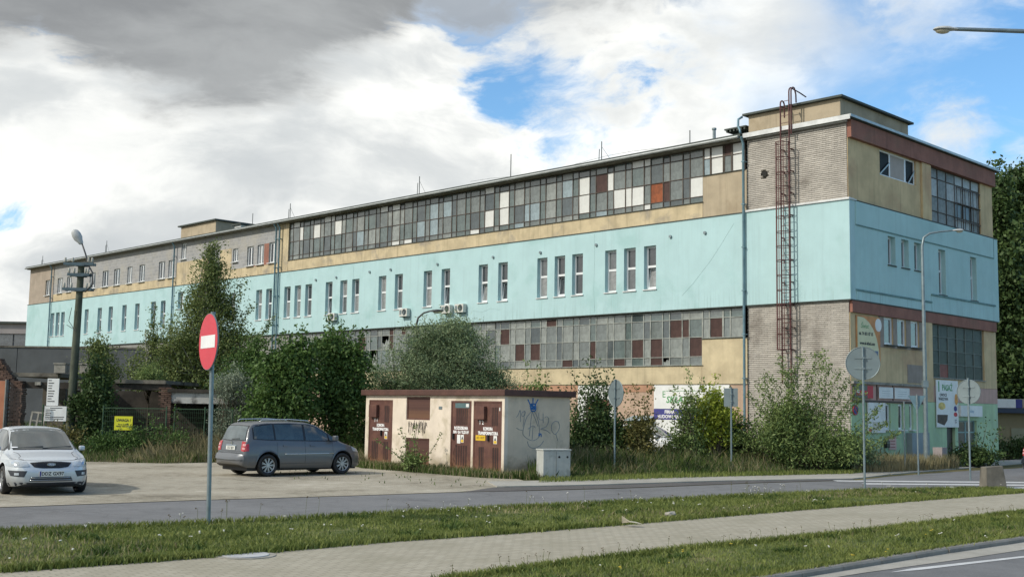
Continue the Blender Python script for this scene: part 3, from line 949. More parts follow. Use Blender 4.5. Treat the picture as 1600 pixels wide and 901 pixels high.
# ---------------- air conditioners
ac_body = MB(); ac_body.box(-0.4, 0.4, 0, 0.28, 0, 0.52)
acm = ac_body.mesh('casing', mat('aircon_casing', lin(205, 205, 198), 0.5, 0.05, 3))
grm = MB()
for r in (0.06, 0.11, 0.16, 0.21): grm.tube([(-0.12 + r * math.cos(k * PI / 9), 0.295, 0.27 + r * math.sin(k * PI / 9)) for k in range(19)], 0.006, 4)
for k in range(4): grm.tube([(-.12 - .21 * math.cos(k * PI / 4), .295, .27 - .21 * math.sin(k * PI / 4)), (-.12 + .21 * math.cos(k * PI / 4), .295, .27 + .21 * math.sin(k * PI / 4))], 0.006, 4)
gme = grm.mesh('fan_grille', GALV)
fan = MB(); fan.tube([(-.12, .281, .27), (-.12, .284, .27)], .205, 20)
fme = fan.mesh('fan', BLACKGLOSS)
brk = MB(); brk.box(-.32, -.28, -.1, .3, -.05, 0); brk.box(.28, .32, -.1, .3, -.05, 0); brk.box(-.3, .3, .0, .03, -.04, -.01); brk.box(.15, .35, .281, .287, .1, .42)
bme = brk.mesh('bracket', GALV)
M_F = Matrix.Translation(FC) @ Matrix.Rotation(FRZ, 4, 'Z')
def fpt(s, o, z): return M_F @ Vector((s, o, z))
for s, z, lab in ((33.2, 7.0, 'leftmost air conditioner, alone under the left group of narrow windows'), (26.55, 6.95, 'air conditioner on turquoise wall left of the shrub-side street lamp'),
                  (23.05, 6.95, 'left unit of the air conditioner pair above the silvery shrub'), (22.0, 6.95, 'right unit of the air conditioner pair above the silvery shrub')):
    t = empty('air_conditioner', fpt(s, 0.13, z), FRZ, lab, 'air conditioner', 'air conditioners on the turquoise wall')
    t.scale = (.82, .82, .82)
    for nm, me in (('casing', acm), ('fan', fme), ('fan_grille', gme), ('bracket', bme)): link(nm, me, t)

# ---------------- signs on the building
def on_A(name, s, z, o, label, cat, group=None):
    return empty(name, fpt(s, o, z), FRZ, label, cat, group)
# A: text right direction is -x (towards the corner)
XA = (-1, 0, 0)
t = on_A('sign_board', 7.45, 0, 0.05, 'large white and blue wall board with green lettering behind the saplings', 'sign')
MB().box(-1.98, 1.97, -.03, .03, 2.14, 3.16).build('white_panel', WHITEP, t)
MB().box(-.2, 1.97, -.03, .035, 1.68, 2.13).build('blue_panel', TXT_BLUE, t)
MB().box(-.2, 1.97, -.028, .03, .3, 1.67).build('white_panel', WHITEP, t)
MB().box(-1.98, -.21, -.028, .03, .3, 2.13).build('lime_panel', mat('lime_panel', lin(190, 205, 90), .6, .1, 2), t)
text_on(t, 'SKŁAD', 0.40, TXT_GREEN, (0.7, .034, 2.52), XA, shear=.2, bold=.01)
text_on(t, 'E', 0.4, TXT_GREEN, (1.42, .034, 2.75), XA)
MB().box(-.3, 1.3, .03, .034, 2.9, 2.92).build('green_rule', TXT_GREEN, t)
text_on(t, 'FIRMA\nBUDOWLANA', 0.2, TXT_WHITE, (1.1, .039, 1.9), XA, bold=.006)
t = on_A('sign_board', 12.75, 0, 0.05, 'white wall board with pictures, half hidden behind the dark bush by the brown kiosk', 'sign')
MB().box(-1.15, 1.15, -.03, .03, 1.1, 3.15).build('white_panel', WHITEP, t)
MB().box(-.75, .1, .03, .036, 1.2, 2.5).build('brown_picture', REDBAND, t)
MB().box(.2, .5, .03, .036, 1.3, 2.3).build('brown_picture', G_RUST, t)
t = on_A('awning', 10.0, 1.7, 0.0, 'faded blue shop awning under the peach wall beside the blue board', 'awning')
MB().add([(-.6, .01, .12), (.62, .01, .12), (.62, .7, -.08), (-.6, .7, -.08), (-.6, .01, .10), (.62, .01, .10), (.62, .7, -.1), (-.6, .7, -.1)],
         [(0, 1, 2, 3), (7, 6, 5, 4), (3, 2, 6, 7), (0, 3, 7, 4), (1, 5, 6, 2)]).build('awning_sheet', mat('awning_cloth', lin(150, 165, 172), .8, .1, 3), t)

XB = (0, -1, 0)
def on_B(name, tt, z, o, label, cat, group=None):
    return empty(name, fpt(-o, -tt, z), FRZ, label, cat, group)
CREAM = mat('cream_banner', lin(214, 210, 170), .6, .05, 3)
t = on_B('banner', 0, 0, .02, 'tall cream and orange wall banner by the brick corner behind a round sign back', 'banner')
def pB(mb, t0, t1, z0, z1, o0, o1): mb.box(-o1, -o0, -t1, -t0, z0, z1); return mb
pB(MB(), .42, 2.3, 4.1, 5.85, 0, .02).build('orange_sheet', mat('orange_print', lin(205, 140, 80), .6, .15, 2), t)
arc = [(0.5, 4.1), (2.2, 4.1), (2.15, 4.6), (2.0, 5.0), (1.75, 5.35), (1.4, 5.62), (1.0, 5.78), (0.5, 5.8)]
m_ = MB(); V = [(-.021, -a, b) for a, b in arc] + [(-.026, -a, b) for a, b in arc]; n = len(arc)
m_.add(V, [tuple(range(n)), tuple(range(2 * n - 1, n - 1, -1))] + [(i, (i + 1) % n, n + (i + 1) % n, n + i) for i in range(n)])
m_.build('cream_field', CREAM, t)
d_ = MB(); d_.tube([(-.02, -2.15, 5.55), (-.028, -2.15, 5.55)], .26, 20); d_.build('white_disc', WHITEP, t)
text_on(t, 'Świat', .26, TXT_GREEN, (-.029, -1.05, 5.45), XB, shear=.2)
text_on(t, 'tel. 74 831 87 35', .17, TXT_BLACK, (-.029, -1.15, 5.15), XB, bold=.006, squash=.95)
text_on(t, 'www.al-sklad.com', .17, TXT_BLACK, (-.029, -1.25, 4.78), XB, bold=.006, squash=.95)
pB(MB(), .55, 2.1, 4.2, 4.52, .026, .029).build('blue_bar', mat('grey_blue_print', lin(96, 112, 140), .6, .05, 3), t)
text_on(t, 'NAPRAWA', .26, TXT_WHITE, (-.03, -1.32, 4.36), XB, bold=.008)

t = on_B('banner', 0, 0, .03, 'white food shop banner with yellow and orange pictures under the dark gable glazing', 'banner')
pB(MB(), 7.05, 9.15, 1.55, 3.55, .0, .03).build('white_sheet', WHITEP, t)
text_on(t, 'PASAŻ', .36, TXT_GREEN, (-.033, -8.1, 3.22), XB, bold=.01, squash=.95)
pB(MB(), 7.25, 7.35, 3.05, 3.5, .03, .033).build('green_stroke', TXT_GREEN, t)
text_on(t, 'OWOCE\nWARZYWA', .17, TXT_BLACK, (-.033, -7.7, 2.83), XB, bold=.004)
yel = mat('yellow_picture', lin(214, 190, 110), .6, .2, 4)
org = mat('orange_picture', lin(214, 150, 70), .6, .25, 4)
blob = lambda cy, cz, ry, rz, m, nm: MB().add([(-.036, -(cy + ry * math.cos(k * PI / 6) * (1 + .2 * math.sin(3 * k))), cz + rz * math.sin(k * PI / 6)) for k in range(12)] + [(-.03, -(cy + ry * math.cos(k * PI / 6)), cz + rz * math.sin(k * PI / 6)) for k in range(12)],
    [tuple(reversed(range(12)))] + [(k, (k + 1) % 12, 12 + (k + 1) % 12, 12 + k) for k in range(12)]).build(nm, m, t)
blob(7.55, 2.45, .32, .16, yel, 'yellow_picture'); blob(8.95, 2.75, .16, .25, org, 'orange_picture'); blob(8.85, 2.35, .15, .12, TXT_BLUE, 'blue_picture'); blob(8.85, 2.1, .17, .1, TXT_RED, 'red_picture')
m_ = MB(); V = [(-.034, -a, b) for a, b in ((7.1, 2.08), (8.1, 2.08), (8.05, 1.85), (7.75, 1.63), (7.1, 1.75))] + [(-.03, -a, b) for a, b in ((7.1, 2.08), (8.1, 2.08), (8.05, 1.85), (7.75, 1.63), (7.1, 1.75))]
m_.add(V, [(0, 1, 2, 3, 4)] + [(i, (i + 1) % 5, 5 + (i + 1) % 5, 5 + i) for i in range(5)]); m_.build('dark_picture', mat('dark_picture', lin(72, 56, 42), .6, .3, 6), t)
text_on(t, '2,99\n1,49', .1, TXT_BLACK, (-.033, -8.85, 1.8), XB)

t = on_B('sign_board', 0, 0, .04, 'small red and black sign board on the pink strip nearest the brick corner', 'sign')
pB(MB(), .15, 1.15, 2.66, 3.14, 0, .03).build('black_panel', BLACKGLOSS, t)
pB(MB(), 1.16, 1.6, 2.66, 3.14, 0, .03).build('red_panel', TXT_RED, t)
pB(MB(), .3, 1.1, 2.76, 2.95, .03, .034).build('red_stripe', TXT_RED, t)
pB(MB(), .32, .52, 2.85, 2.97, .034, .037).build('white_block', TXT_WHITE, t)
text_on(t, 'BANK', .09, TXT_WHITE, (-.036, -.75, 2.8), XB, squash=1.6)
for a, b, lab in ((2.1, 3.25, 'plain white name board on the pink strip, next to the red and black board'), (3.38, 4.65, 'white name board with grey lines above the two narrow ground windows')):
    t = on_B('sign_board', 0, 0, .04, lab, 'sign', 'white name boards on the pink strip')
    pB(MB(), a, b, 2.68, 3.12, 0, .02).build('white_panel', WHITEP, t)
    for k in range(3): pB(MB(), a + .25, b - .25, 2.78 + k * .09, 2.79 + k * .09, .02, .023).build('grey_line', GALV, t)
t = on_B('sign_board', 0, 0, .03, 'big blank white notice board left of the ground floor windows', 'sign')
pB(MB(), 1.17, 2.55, 1.33, 2.5, 0, .05).build('white_panel', WHITEP, t)
pB(MB(), 1.2, 1.4, 1.36, 1.5, .05, .053).build('red_mark', TXT_RED, t)
pB(MB(), 1.5, 2.1, 1.4, 1.75, .05, .052).build('faded_map', mat('faded_map', lin(200, 196, 180), .6, .1, 3), t)
t = on_B('no_stopping_sign', 0, 0, .02, 'small round blue and red sign on mint wall by the brick corner', 'sign')
MB().tube([(0, -.28, 2.2), (-.02, -.28, 2.2)], .2, 24).build('red_ring', TXT_RED, t)
MB().tube([(-.02, -.28, 2.2), (-.024, -.28, 2.2)], .165, 24).build('blue_field', TXT_BLUE, t)
MB().obox((-.026, -.28, 2.2), (0, .12, .12), (.002, 0, 0), (0, .018, -.018)).build('red_bar', TXT_RED, t)
t = on_B('light_box_sign', 0, 0, .03, 'long pale blue shop sign above the glazed entrance', 'sign')
pB(MB(), 9.2, 11.4, 2.02, 2.5, 0, .12).build('white_box', WHITEP, t)
text_on(t, 'sklep', .2, mat('pale_blue_print', lin(120, 160, 185), .6, 0), (-.123, -10.3, 2.26), XB, shear=.2)
t = on_B('mail_box', 0, 0, .02, 'small black letter box on the mint wall', 'letter box')
pB(MB(), 2.5, 2.76, .74, 1.02, 0, .12).build('box_body', BLACKGLOSS, t)
pB(MB(), 2.52, 2.74, .93, .95, .12, .125).build('slot', GALV, t)
t = on_B('poster', 0, 0, .02, 'faded pink poster beside the black letter box', 'poster')
pB(MB(), 2.9, 3.5, .66, 1.22, 0, .01).build('paper', mat('pink_paper', lin(205, 175, 165), .8, .1, 4), t)
for k in range(4): pB(MB(), 3.0, 3.4, .74 + k * .12, .78 + k * .12, .01, .013).build('print_line', mat('poster_ink', lin(160, 110, 105), .8, 0) if k == 0 else bpy.data.materials['poster_ink'], t)
# ------------------------------------------------------------------ ground, roads
def flat(name, pts, z, m, skirt=0.0, kind='structure', label=None):
    mb = MB()
    n = len(pts)
    V = [(p[0], p[1], z) for p in pts]
    area = sum(pts[i][0] * pts[(i + 1) % n][1] - pts[(i + 1) % n][0] * pts[i][1] for i in range(n))
    idx = list(range(n)) if area > 0 else list(reversed(range(n)))
    F = [tuple(idx)]
    if skirt:
        V += [(p[0], p[1], z - skirt) for p in pts]
        F += [(idx[(i + 1) % n], idx[i], n + idx[i], n + idx[(i + 1) % n]) for i in range(n)]
    mb.add(V, F)
    o = mb.build(name, m)
    tag(o, label, kind=kind)
    return o


def ground_mat(name, cols, scale, rough=0.95, bump=0.3, bscale=60, speck=0.0, scale2=None, cracks=0.0, coords=None):
    m, t, b = mat_base(name)
    co = t.n('ShaderNodeTexCoord').outputs['Object']
    n = t.noise(co, scale, 8, 0.62, 0.2)
    n2 = t.noise(co, scale2 or scale * 7, 6, 0.6)
    f = t.m('ADD', t.m('MULTIPLY', n, 0.65), t.m('MULTIPLY', n2, 0.35))
    cr = t.n('ShaderNodeValToRGB')
    t.L.new(f, cr.inputs[0])
    el = cr.color_ramp.elements
    pos = np.linspace(0.36, 0.64, len(cols))
    el[0].position = pos[0]; el[0].color = (*cols[0], 1)
    el[1].position = pos[-1]; el[1].color = (*cols[-1], 1)
    for k in range(1, len(cols) - 1):
        e = el.new(pos[k]); e.color = (*cols[k], 1)
    c = cr.outputs[0]
    if speck:
        n3 = t.noise(co, 45, 3, 0.7)
        c = t.mix(t.m('MULTIPLY', t.ss(n3, 0.55, 0.7), speck), c, tuple(min(1, x * 1.9) for x in cols[-1]))
        n4 = t.noise(t.scalev(co, (1, 1, 1), (7, 3, 1)), 30, 3, 0.7)
        c = t.mix(t.m('MULTIPLY', t.ss(n4, 0.56, 0.7), speck), c, tuple(x * 0.4 for x in cols[0]))
    if cracks:
        vo = t.n('ShaderNodeTexVoronoi', feature='DISTANCE_TO_EDGE')
        t.L.new(t.vm('ADD', co, t.noise(co, 1.2, 4, 0.6, color=True)), vo.inputs['Vector'])
        vo.inputs['Scale'].default_value = 0.35
        c = t.mix(t.m('MULTIPLY', t.ss(vo.outputs['Distance'], 0.0, 0.012, 1, 0), cracks * .4), c, (0.02, 0.02, 0.02))
    t.L.new(c, b.inputs['Base Color'])
    b.inputs['Roughness'].default_value = rough
    b.inputs['Specular IOR Level'].default_value = 0.25
    bp = t.n('ShaderNodeBump'); bp.inputs['Strength'].default_value = bump; bp.inputs['Distance'].default_value = 0.02
    t.L.new(t.noise(co, bscale, 5, 0.65), bp.inputs['Height']); t.L.new(bp.outputs[0], b.inputs['Normal'])
    return m


SOIL = ground_mat('grassy_soil', [lin(58, 62, 34), lin(86, 84, 50), lin(112, 104, 72)], 0.5)
LOT = ground_mat('packed_gravel', [lin(102, 96, 83), lin(136, 130, 115), lin(155, 149, 134), lin(163, 157, 142), lin(180, 174, 160)], 0.33, speck=0.4, bump=0.9, bscale=14, scale2=3.0)
ASPH = ground_mat('worn_asphalt', [lin(100, 101, 102), lin(114, 115, 116), lin(122, 123, 124)], 0.5, rough=0.85, speck=0.35, bump=0.3, bscale=90, cracks=0.5)
ASPH2 = ground_mat('main_road_asphalt', [lin(96, 97, 98), lin(108, 109, 110), lin(116, 117, 118)], 0.4, rough=0.85, speck=0.3, bump=0.3, bscale=90)
SIDEW = ground_mat('sidewalk_concrete', [lin(140, 138, 130), lin(158, 156, 148), lin(168, 166, 158)], 0.5, speck=0.2)
PAINT = ground_mat('road_paint', [lin(176, 178, 178), lin(205, 207, 207)], 1.5, rough=0.7, speck=0.3)


def paver_mat():
    m, t, b = mat_base('path_pavers')
    co = t.n('ShaderNodeTexCoord').outputs['Object']
    mp = t.n('ShaderNodeMapping'); t.L.new(co, mp.inputs[0]); mp.inputs['Rotation'].default_value = (0, 0, math.radians(-43))
    br = t.n('ShaderNodeTexBrick'); t.L.new(mp.outputs[0], br.inputs[0])
    br.inputs['Color1'].default_value = (*lin(170, 164, 148), 1); br.inputs['Color2'].default_value = (*lin(158, 152, 136), 1)
    br.inputs['Mortar'].default_value = (*lin(132, 130, 116), 1)
    br.inputs['Scale'].default_value = 1; br.inputs['Mortar Size'].default_value = 0.008; br.inputs['Brick Width'].default_value = 0.2; br.inputs['Row Height'].default_value = 0.1
    n = t.noise(co, 0.8, 7, 0.62)
    c = t.mix(t.m('MULTIPLY', t.ss(n, 0.42, 0.7), 0.5), br.outputs[0], lin(138, 134, 116))
    n = t.noise(t.scalev(co, (1, 1, 1), (4, 4, 0)), 3.0, 6, 0.65)
    c = t.mix(t.m('MULTIPLY', t.ss(n, 0.52, 0.7), 0.3), c, lin(176, 172, 158))
    t.L.new(c, b.inputs['Base Color']); b.inputs['Roughness'].default_value = 0.92
    b.inputs['Specular IOR Level'].default_value = 0.25
    bp = t.n('ShaderNodeBump', invert=True); bp.inputs['Strength'].default_value = 0.6; bp.inputs['Distance'].default_value = 0.01
    t.L.new(br.outputs['Fac'], bp.inputs['Height']); t.L.new(bp.outputs[0], b.inputs['Normal'])
    return m


PAVER = paver_mat()
g = MB(); g.add([(-1500, -300, 0), (1500, -300, 0), (1500, 2500, 0), (-1500, 2500, 0)], [(0, 1, 2, 3)])
tag(g.build('ground', SOIL), kind='structure')

kerb_line = [(-14.0, -3.6), (-8.0, 2.8), (-3.0, 8.0), (0.3, 11.35), (2.86, 13.87), (4.21, 15.2), (6.15, 17.1), (8.55, 19.3), (13.7, 23.8), (24.0, 31.4), (46.0, 45.4)]


def offset(line, d):
    out = []
    for i, p in enumerate(line):
        a = Vector(line[max(i - 1, 0)]); c = Vector(line[min(i + 1, len(line) - 1)])
        t = (c - a).normalized(); nrm = Vector((t.y, -t.x))
        q = Vector(p) + nrm * d
        out.append((q.x, q.y))
    return out


ZR = -0.10   # the main road lies a kerb's height below the verge: ground is opened as a shallow pan edge
# main road sits on the ground sheet, verge and everything behind is raised slightly by its own sheets
inner = offset(kerb_line, 0.17)
flat('main_road', inner + list(reversed(offset(kerb_line, 12.0))), 0.008, ASPH2)
flat('gutter_strip', offset(kerb_line, 0.12) + [(30, 34.2), (14.6, 23.3), (8.9, 18.75), (6.5, 16.6), (4.5, 14.9), (3.1, 13.6), (.5, 11.1), (-3, 7.6), (-8, 2.4), (-14, -4.0)], 0.014, SIDEW)
flat('road_marking', [(4.9, 15.02), (5.35, 15.28), (7.36, 16.78), (9.4, 18.25), (13.4, 21.5), (13.3, 21.65), (9.3, 18.42), (7.5, 17.02), (5.3, 15.42)], 0.0135, PAINT)
flat('road_marking', [(7.9, 17.9), (8.9, 18.5), (8.85, 18.56), (7.85, 17.96)], 0.018, PAINT)
# kerb stones, one by one
kerb = empty('kerb', (0, 0, 0)); tag(kerb, kind='structure')
KST = mat('kerb_concrete', lin(128, 126, 120), 0.9, 0.1, 4, 0.4, 30, stain=lin(84, 84, 78), stain_amt=0.5, stain_scale=2)
ks = MB(); ks.add([(-.495, -.075, 0), (.495, -.075, 0), (.495, .075, 0), (-.495, .075, 0), (-.495, -.05, .085), (.495, -.05, .085), (.495, .075, .085), (-.495, .075, .085), (-.495, -.075, .06), (.495, -.075, .06)],
                  [(0, 1, 9, 8), (8, 9, 5, 4), (4, 5, 6, 7), (2, 3, 7, 6), (1, 2, 6, 5, 9), (3, 0, 8, 4, 7), (3, 2, 1, 0)])
kme = ks.mesh('kerbstone', KST)


def along(line, step):
    pts = [Vector(p) for p in line]
    d = 0; out = []
    nxt = 0
    for a, b in zip(pts, pts[1:]):
        L = (b - a).length
        while nxt <= d + L:
            t = (nxt - d) / L
            out.append((a + (b - a) * t, math.atan2((b - a).y, (b - a).x)))
            nxt += step
        d += L
    return out


for p, a in along(offset(kerb_line, 0.08)[3:10], 1.0):
    link('kerbstone', kme, kerb, (p.x, p.y, rnd.uniform(-.004, .004)), (0, 0, a + rnd.uniform(-.006, .006)))

path_low = [(-13.5, -1.6), (-7.0, 5.4), (-3.1, 10.6), (-0.75, 13.3), (0.88, 15.1), (2.85, 17.0), (5.26, 19.0), (8.6, 22.2), (10.75, 24.3), (15.6, 28.3), (26, 36.0)]
path_up = [(-16.5, 1.5), (-10.0, 9.2), (-5.86, 13.58), (-4.5, 14.69), (-3.36, 15.67), (-1.82, 17.21), (0.07, 18.7), (2.34, 20.72), (5.19, 23.37), (8.84, 26.62), (12.9, 30.25), (13.9, 31.2), (19, 35.5), (24, 39.5)]
flat('footpath', path_low + list(reversed(path_up)), 0.035, PAVER, 0.04)
road_low = [(-26.0, 1.0), (-14.0, 13.0), (-7.7, 17.5), (-6.0, 18.6), (-4.2, 19.9), (-2.2, 21.5), (-0.5, 22.9), (1.1, 24.1), (3.3, 25.8), (5.89, 28.0), (9.3, 30.4), (12.2, 31.7), (13.7, 32.0), (14.1, 31.6)]
road_up = [(-30, 4), (-15.5, 17.0), (-9.56, 21.98), (-6.58, 24.29), (-3.65, 26.18), (-1.21, 27.95), (1.04, 29.14), (3.45, 30.67), (7.53, 33.87), (10.77, 35.96), (12.5, 38.4), (16.5, 42.8), (22, 48), (40, 64), (44, 60), (26, 44), (19.2, 37.2), (16, 34)]
flat('service_road', road_low + list(reversed(road_up)), 0.006, ASPH)
flat('dark_tar_strip', [(-1.1, 28.03), (1.0, 29.25), (3.4, 30.78), (7.48, 33.97), (10.7, 36.06), (10.72, 36.4), (6.48, 34.28), (2.14, 31.2), (-0.4, 29.83)], 0.012, ground_mat('dark_patched_asphalt', [lin(82, 80, 80), lin(100, 98, 96)], 1.0, speck=.3))
flat('gravel_lot', [(-40, -4), (-30, 4.2), (-15.6, 17.2), (-9.56, 22.08), (-6.58, 24.39), (-3.65, 26.28), (-1.21, 28.05), (-0.3, 29.5), (0.6, 32.0), (0.2, 33.9), (-4.4, 39.0), (-8.0, 40.5), (-14, 40.5), (-24, 37), (-40, 22)], 0.01, LOT)
flat('sidewalk', [(-0.3, 29.95), (2.14, 31.3), (6.48, 34.4), (10.75, 36.5), (12.3, 38.6), (14.2, 41.6), (12.6, 41.6), (11.6, 39.6), (6.02, 35.96), (1.17, 32.9), (-0.6, 32.0)], 0.03, SIDEW, 0.03)
flat('sidewalk', [(13.0, 39.6), (14.5, 41.5), (22.5, 51.0), (28, 56), (27.5, 59), (21.5, 52.5), (16.5, 46.5), (13.6, 43.4)], 0.028, SIDEW, 0.03)
# zebra crossing: five bars
for ya, xa, xb in ((36.1, 9.9, 20.2), (34.75, 10.4, 18.6), (33.45, 12.4, 17.0), (32.25, 14.3, 15.5)):
    sl_ = .13
    q = lambda x_, dy: (x_, ya + (x_ - 15.5) * sl_ + dy)
    flat('crossing_bar', [q(xa, -.28), q(xb, -.28), q(xb, .28), q(xa, .28)], 0.0125, PAINT)
# verges: raised soil under the grass
verge_mid = [p for p in road_low[1:]] + [(12.9, 30.4)] + list(reversed(path_up[1:10]))
verge_near = path_low[1:] + list(reversed(kerb_line[1:]))
TURF = ground_mat('turf_soil', [lin(66, 76, 40), lin(88, 98, 52), lin(118, 114, 76)], 0.9)
flat('verge_soil', verge_mid, 0.04, TURF, 0.05)
flat('verge_soil', path_low[1:] + list(reversed(kerb_line[1:])), 0.055, TURF, 0.06)

# ------------------------------------------------------------------ grass
def leaf_mat(name, c1, c2, rough=0.6, trans=0.25, spot=0.35, vs=0.0):
    m, t, b = mat_base(name)
    g = t.n('ShaderNodeNewGeometry').outputs['Random Per Island']
    co = t.n('ShaderNodeTexCoord').outputs['Object']
    n = t.noise(co, spot, 4, 0.6)
    f = t.m('ADD', t.m('MULTIPLY', g, 0.6), t.m('MULTIPLY', t.ss(n, 0.35, 0.65), 0.4))
    c = t.mix(f, c1, c2)
    t.L.new(c, b.inputs['Base Color'])
    b.inputs['Roughness'].default_value = rough
    b.inputs['Specular IOR Level'].default_value = 0.3
    tr = t.n('ShaderNodeBsdfTranslucent'); t.L.new(c, tr.inputs[0])
    ms = t.n('ShaderNodeMixShader'); ms.inputs[0].default_value = trans
    t.L.new(b.outputs[0], ms.inputs[1]); t.L.new(tr.outputs[0], ms.inputs[2])
    t.L.new(ms.outputs[0], m.node_tree.nodes['Material Output'].inputs[0])
    return m


def in_poly(P, poly):
    x, y = P[:, 0], P[:, 1]
    c = np.zeros(len(P), bool)
    n = len(poly); j = n - 1
    for i in range(n):
        xi, yi = poly[i]; xj, yj = poly[j]
        with np.errstate(divide='ignore', invalid='ignore'):
            k = ((yi > y) != (yj > y)) & (x < (xj - xi) * (y - yi) / (yj - yi + 1e-12) + xi)
        c ^= k
        j = i
    return c


def in_view(P, margin=0.06):
    r = P[:, 0] / np.maximum(P[:, 1], .1)
    return (P[:, 1] > 11) & (np.abs(r) < 0.4446 + margin)


def scatter(poly, dens, view=True, clump=0.0):
    xs = [p[0] for p in poly]; ys = [p[1] for p in poly]
    A = (max(xs) - min(xs)) * (max(ys) - min(ys))
    P = np.stack([NP.uniform(min(xs), max(xs), int(A * dens)), NP.uniform(min(ys), max(ys), int(A * dens))], 1)
    P = P[in_poly(P, poly)]
    if view: P = P[in_view(P)]
    return P


def vnoise(P, s, seed=0):
    x, y = P[:, 0] * s, P[:, 1] * s
    return (np.sin(x * 1.7 + seed) * np.cos(y * 1.3 + seed * 2) + np.sin(x * .6 + y * .9 + seed * 3) + np.sin(x * 3.1 - y * 2.3 + seed)) / 3


def blades(name, P, z0, h, w, mat_, lean=0.35, kind='stuff', parent=None, label=None, cat=None):
    """each blade: two triangles strip bent over (a quad and a tip)"""
    n = len(P)
    h = np.broadcast_to(h, n) * NP.uniform(0.55, 1.25, n)
    w = np.broadcast_to(w, n) * NP.uniform(0.7, 1.3, n)
    a = NP.uniform(0, 2 * PI, n); la = NP.uniform(0, 2 * PI, n)
    ln = NP.uniform(0, lean, n) * h
    bx = np.stack([np.cos(a), np.sin(a), np.zeros(n)], 1) * (w / 2)[:, None]
    B = np.stack([P[:, 0], P[:, 1], np.full(n, z0) if np.isscalar(z0) else z0], 1)
    L = np.stack([np.cos(la) * ln, np.sin(la) * ln, np.zeros(n)], 1)
    up_ = np.array([0, 0, 1.0])
    M = B + L * 0.3 + up_ * (h * 0.55)[:, None]
    T = B + L + up_ * h[:, None]
    V = np.stack([B - bx, B + bx, M + bx * .7, T, M - bx * .7], 1).reshape(-1, 3)
    me = np_mesh(name, V, 5, mat_)
    o = link(name, me, parent)
    tag(o, label, cat, kind=kind)
    return o


GR1 = leaf_mat('verge_grass', lin(78, 96, 40), lin(142, 150, 84), spot=0.9)
GR2 = leaf_mat('dry_grass', lin(112, 110, 80), lin(160, 150, 116), trans=.2)
GR3 = leaf_mat('weed_green', lin(50, 72, 30), lin(96, 116, 56))
P = scatter(verge_near, 1200); P = P[NP.random(len(P)) < .62 + .5 * vnoise(P, 1.6, 12)]
o = blades('grass', P, 0.045, 0.06 + 0.022 * vnoise(P, .8, 1), 0.014, GR1, 1.0)
P = scatter(verge_mid, 1000); P = P[NP.random(len(P)) < .62 + .5 * vnoise(P, 1.3, 14)]
o = blades('grass', P, 0.03, 0.062 + 0.03 * vnoise(P, .6, 2), 0.018, GR1, 1.0)
P = scatter(verge_mid, 70); P = P[vnoise(P, .55, 5) > .2]
blades('dry_grass_blades', P, 0.03, 0.10, 0.018, GR2, 0.9)
P = scatter(verge_near, 40); P = P[vnoise(P, .7, 8) > .15]
blades('dry_grass_blades', P, 0.045, 0.08, 0.012, GR2, 0.9)
# ragged overhanging edge of the verges
def edge_pts(line, n, sp):
    pts = np.array(line); k = NP.integers(0, len(pts) - 1, n); t = NP.uniform(0, 1, n)[:, None]
    q = pts[k] * (1 - t) + pts[k + 1] * t
    q = q + NP.normal(0, sp, (n, 2))
    return q[in_view(q)]
P = np.concatenate([edge_pts(path_low[3:9], 9000, .06), edge_pts(path_up[2:12], 9000, .06), edge_pts(kerb_line[3:9], 7000, .04), edge_pts(road_low[1:13], 9000, .09)])
blades('edge_grass', P, 0.03, 0.10, 0.018, GR1, 0.9)

# weeds with stalks and small white flower heads on the verge
FLW = mat('white_flower', lin(226, 224, 214), 0.8, 0.1, 4)
FLY = mat('yellow_flower', lin(214, 190, 70), 0.8, 0.1, 4)
STK = mat('weed_stalk', lin(84, 92, 50), 0.8, 0.1, 4)


def weed_flowers(name, pts, hmin, hmax, fm, r=0.018):
    mb = MB()
    for x, y in pts:
        h = rnd.uniform(hmin, hmax)
        lx, ly = rnd.uniform(-.05, .05), rnd.uniform(-.05, .05)
        mb.tube([(x, y, .03), (x + lx, y + ly, .03 + h)], 0.003, 3, 0, False)
        for k in range(rnd.randint(1, 3)):
            c = Vector((x + lx + rnd.uniform(-.03, .03), y + ly + rnd.uniform(-.03, .03), .03 + h + rnd.uniform(-.02, .02)))
            mb.obox(c, (r, 0, 0), (0, r, 0), (0, 0, r * .5), 1)
    return tag(mb.build(name, [STK, fm]), kind='stuff')


P = scatter(verge_mid, .9); P = P[vnoise(P, .9, 4) > -.1]; weed_flowers('white_clover', [tuple(p) for p in P], .08, .2, FLW, .010)
P = scatter(verge_near, .8); P = P[vnoise(P, .9, 2) > .1]; weed_flowers('yellow_flowers', [tuple(p) for p in P], .06, .12, FLY, .009)
P = scatter(verge_near, .5); weed_flowers('white_clover', [tuple(p) for p in P], .06, .12, FLW, .009)

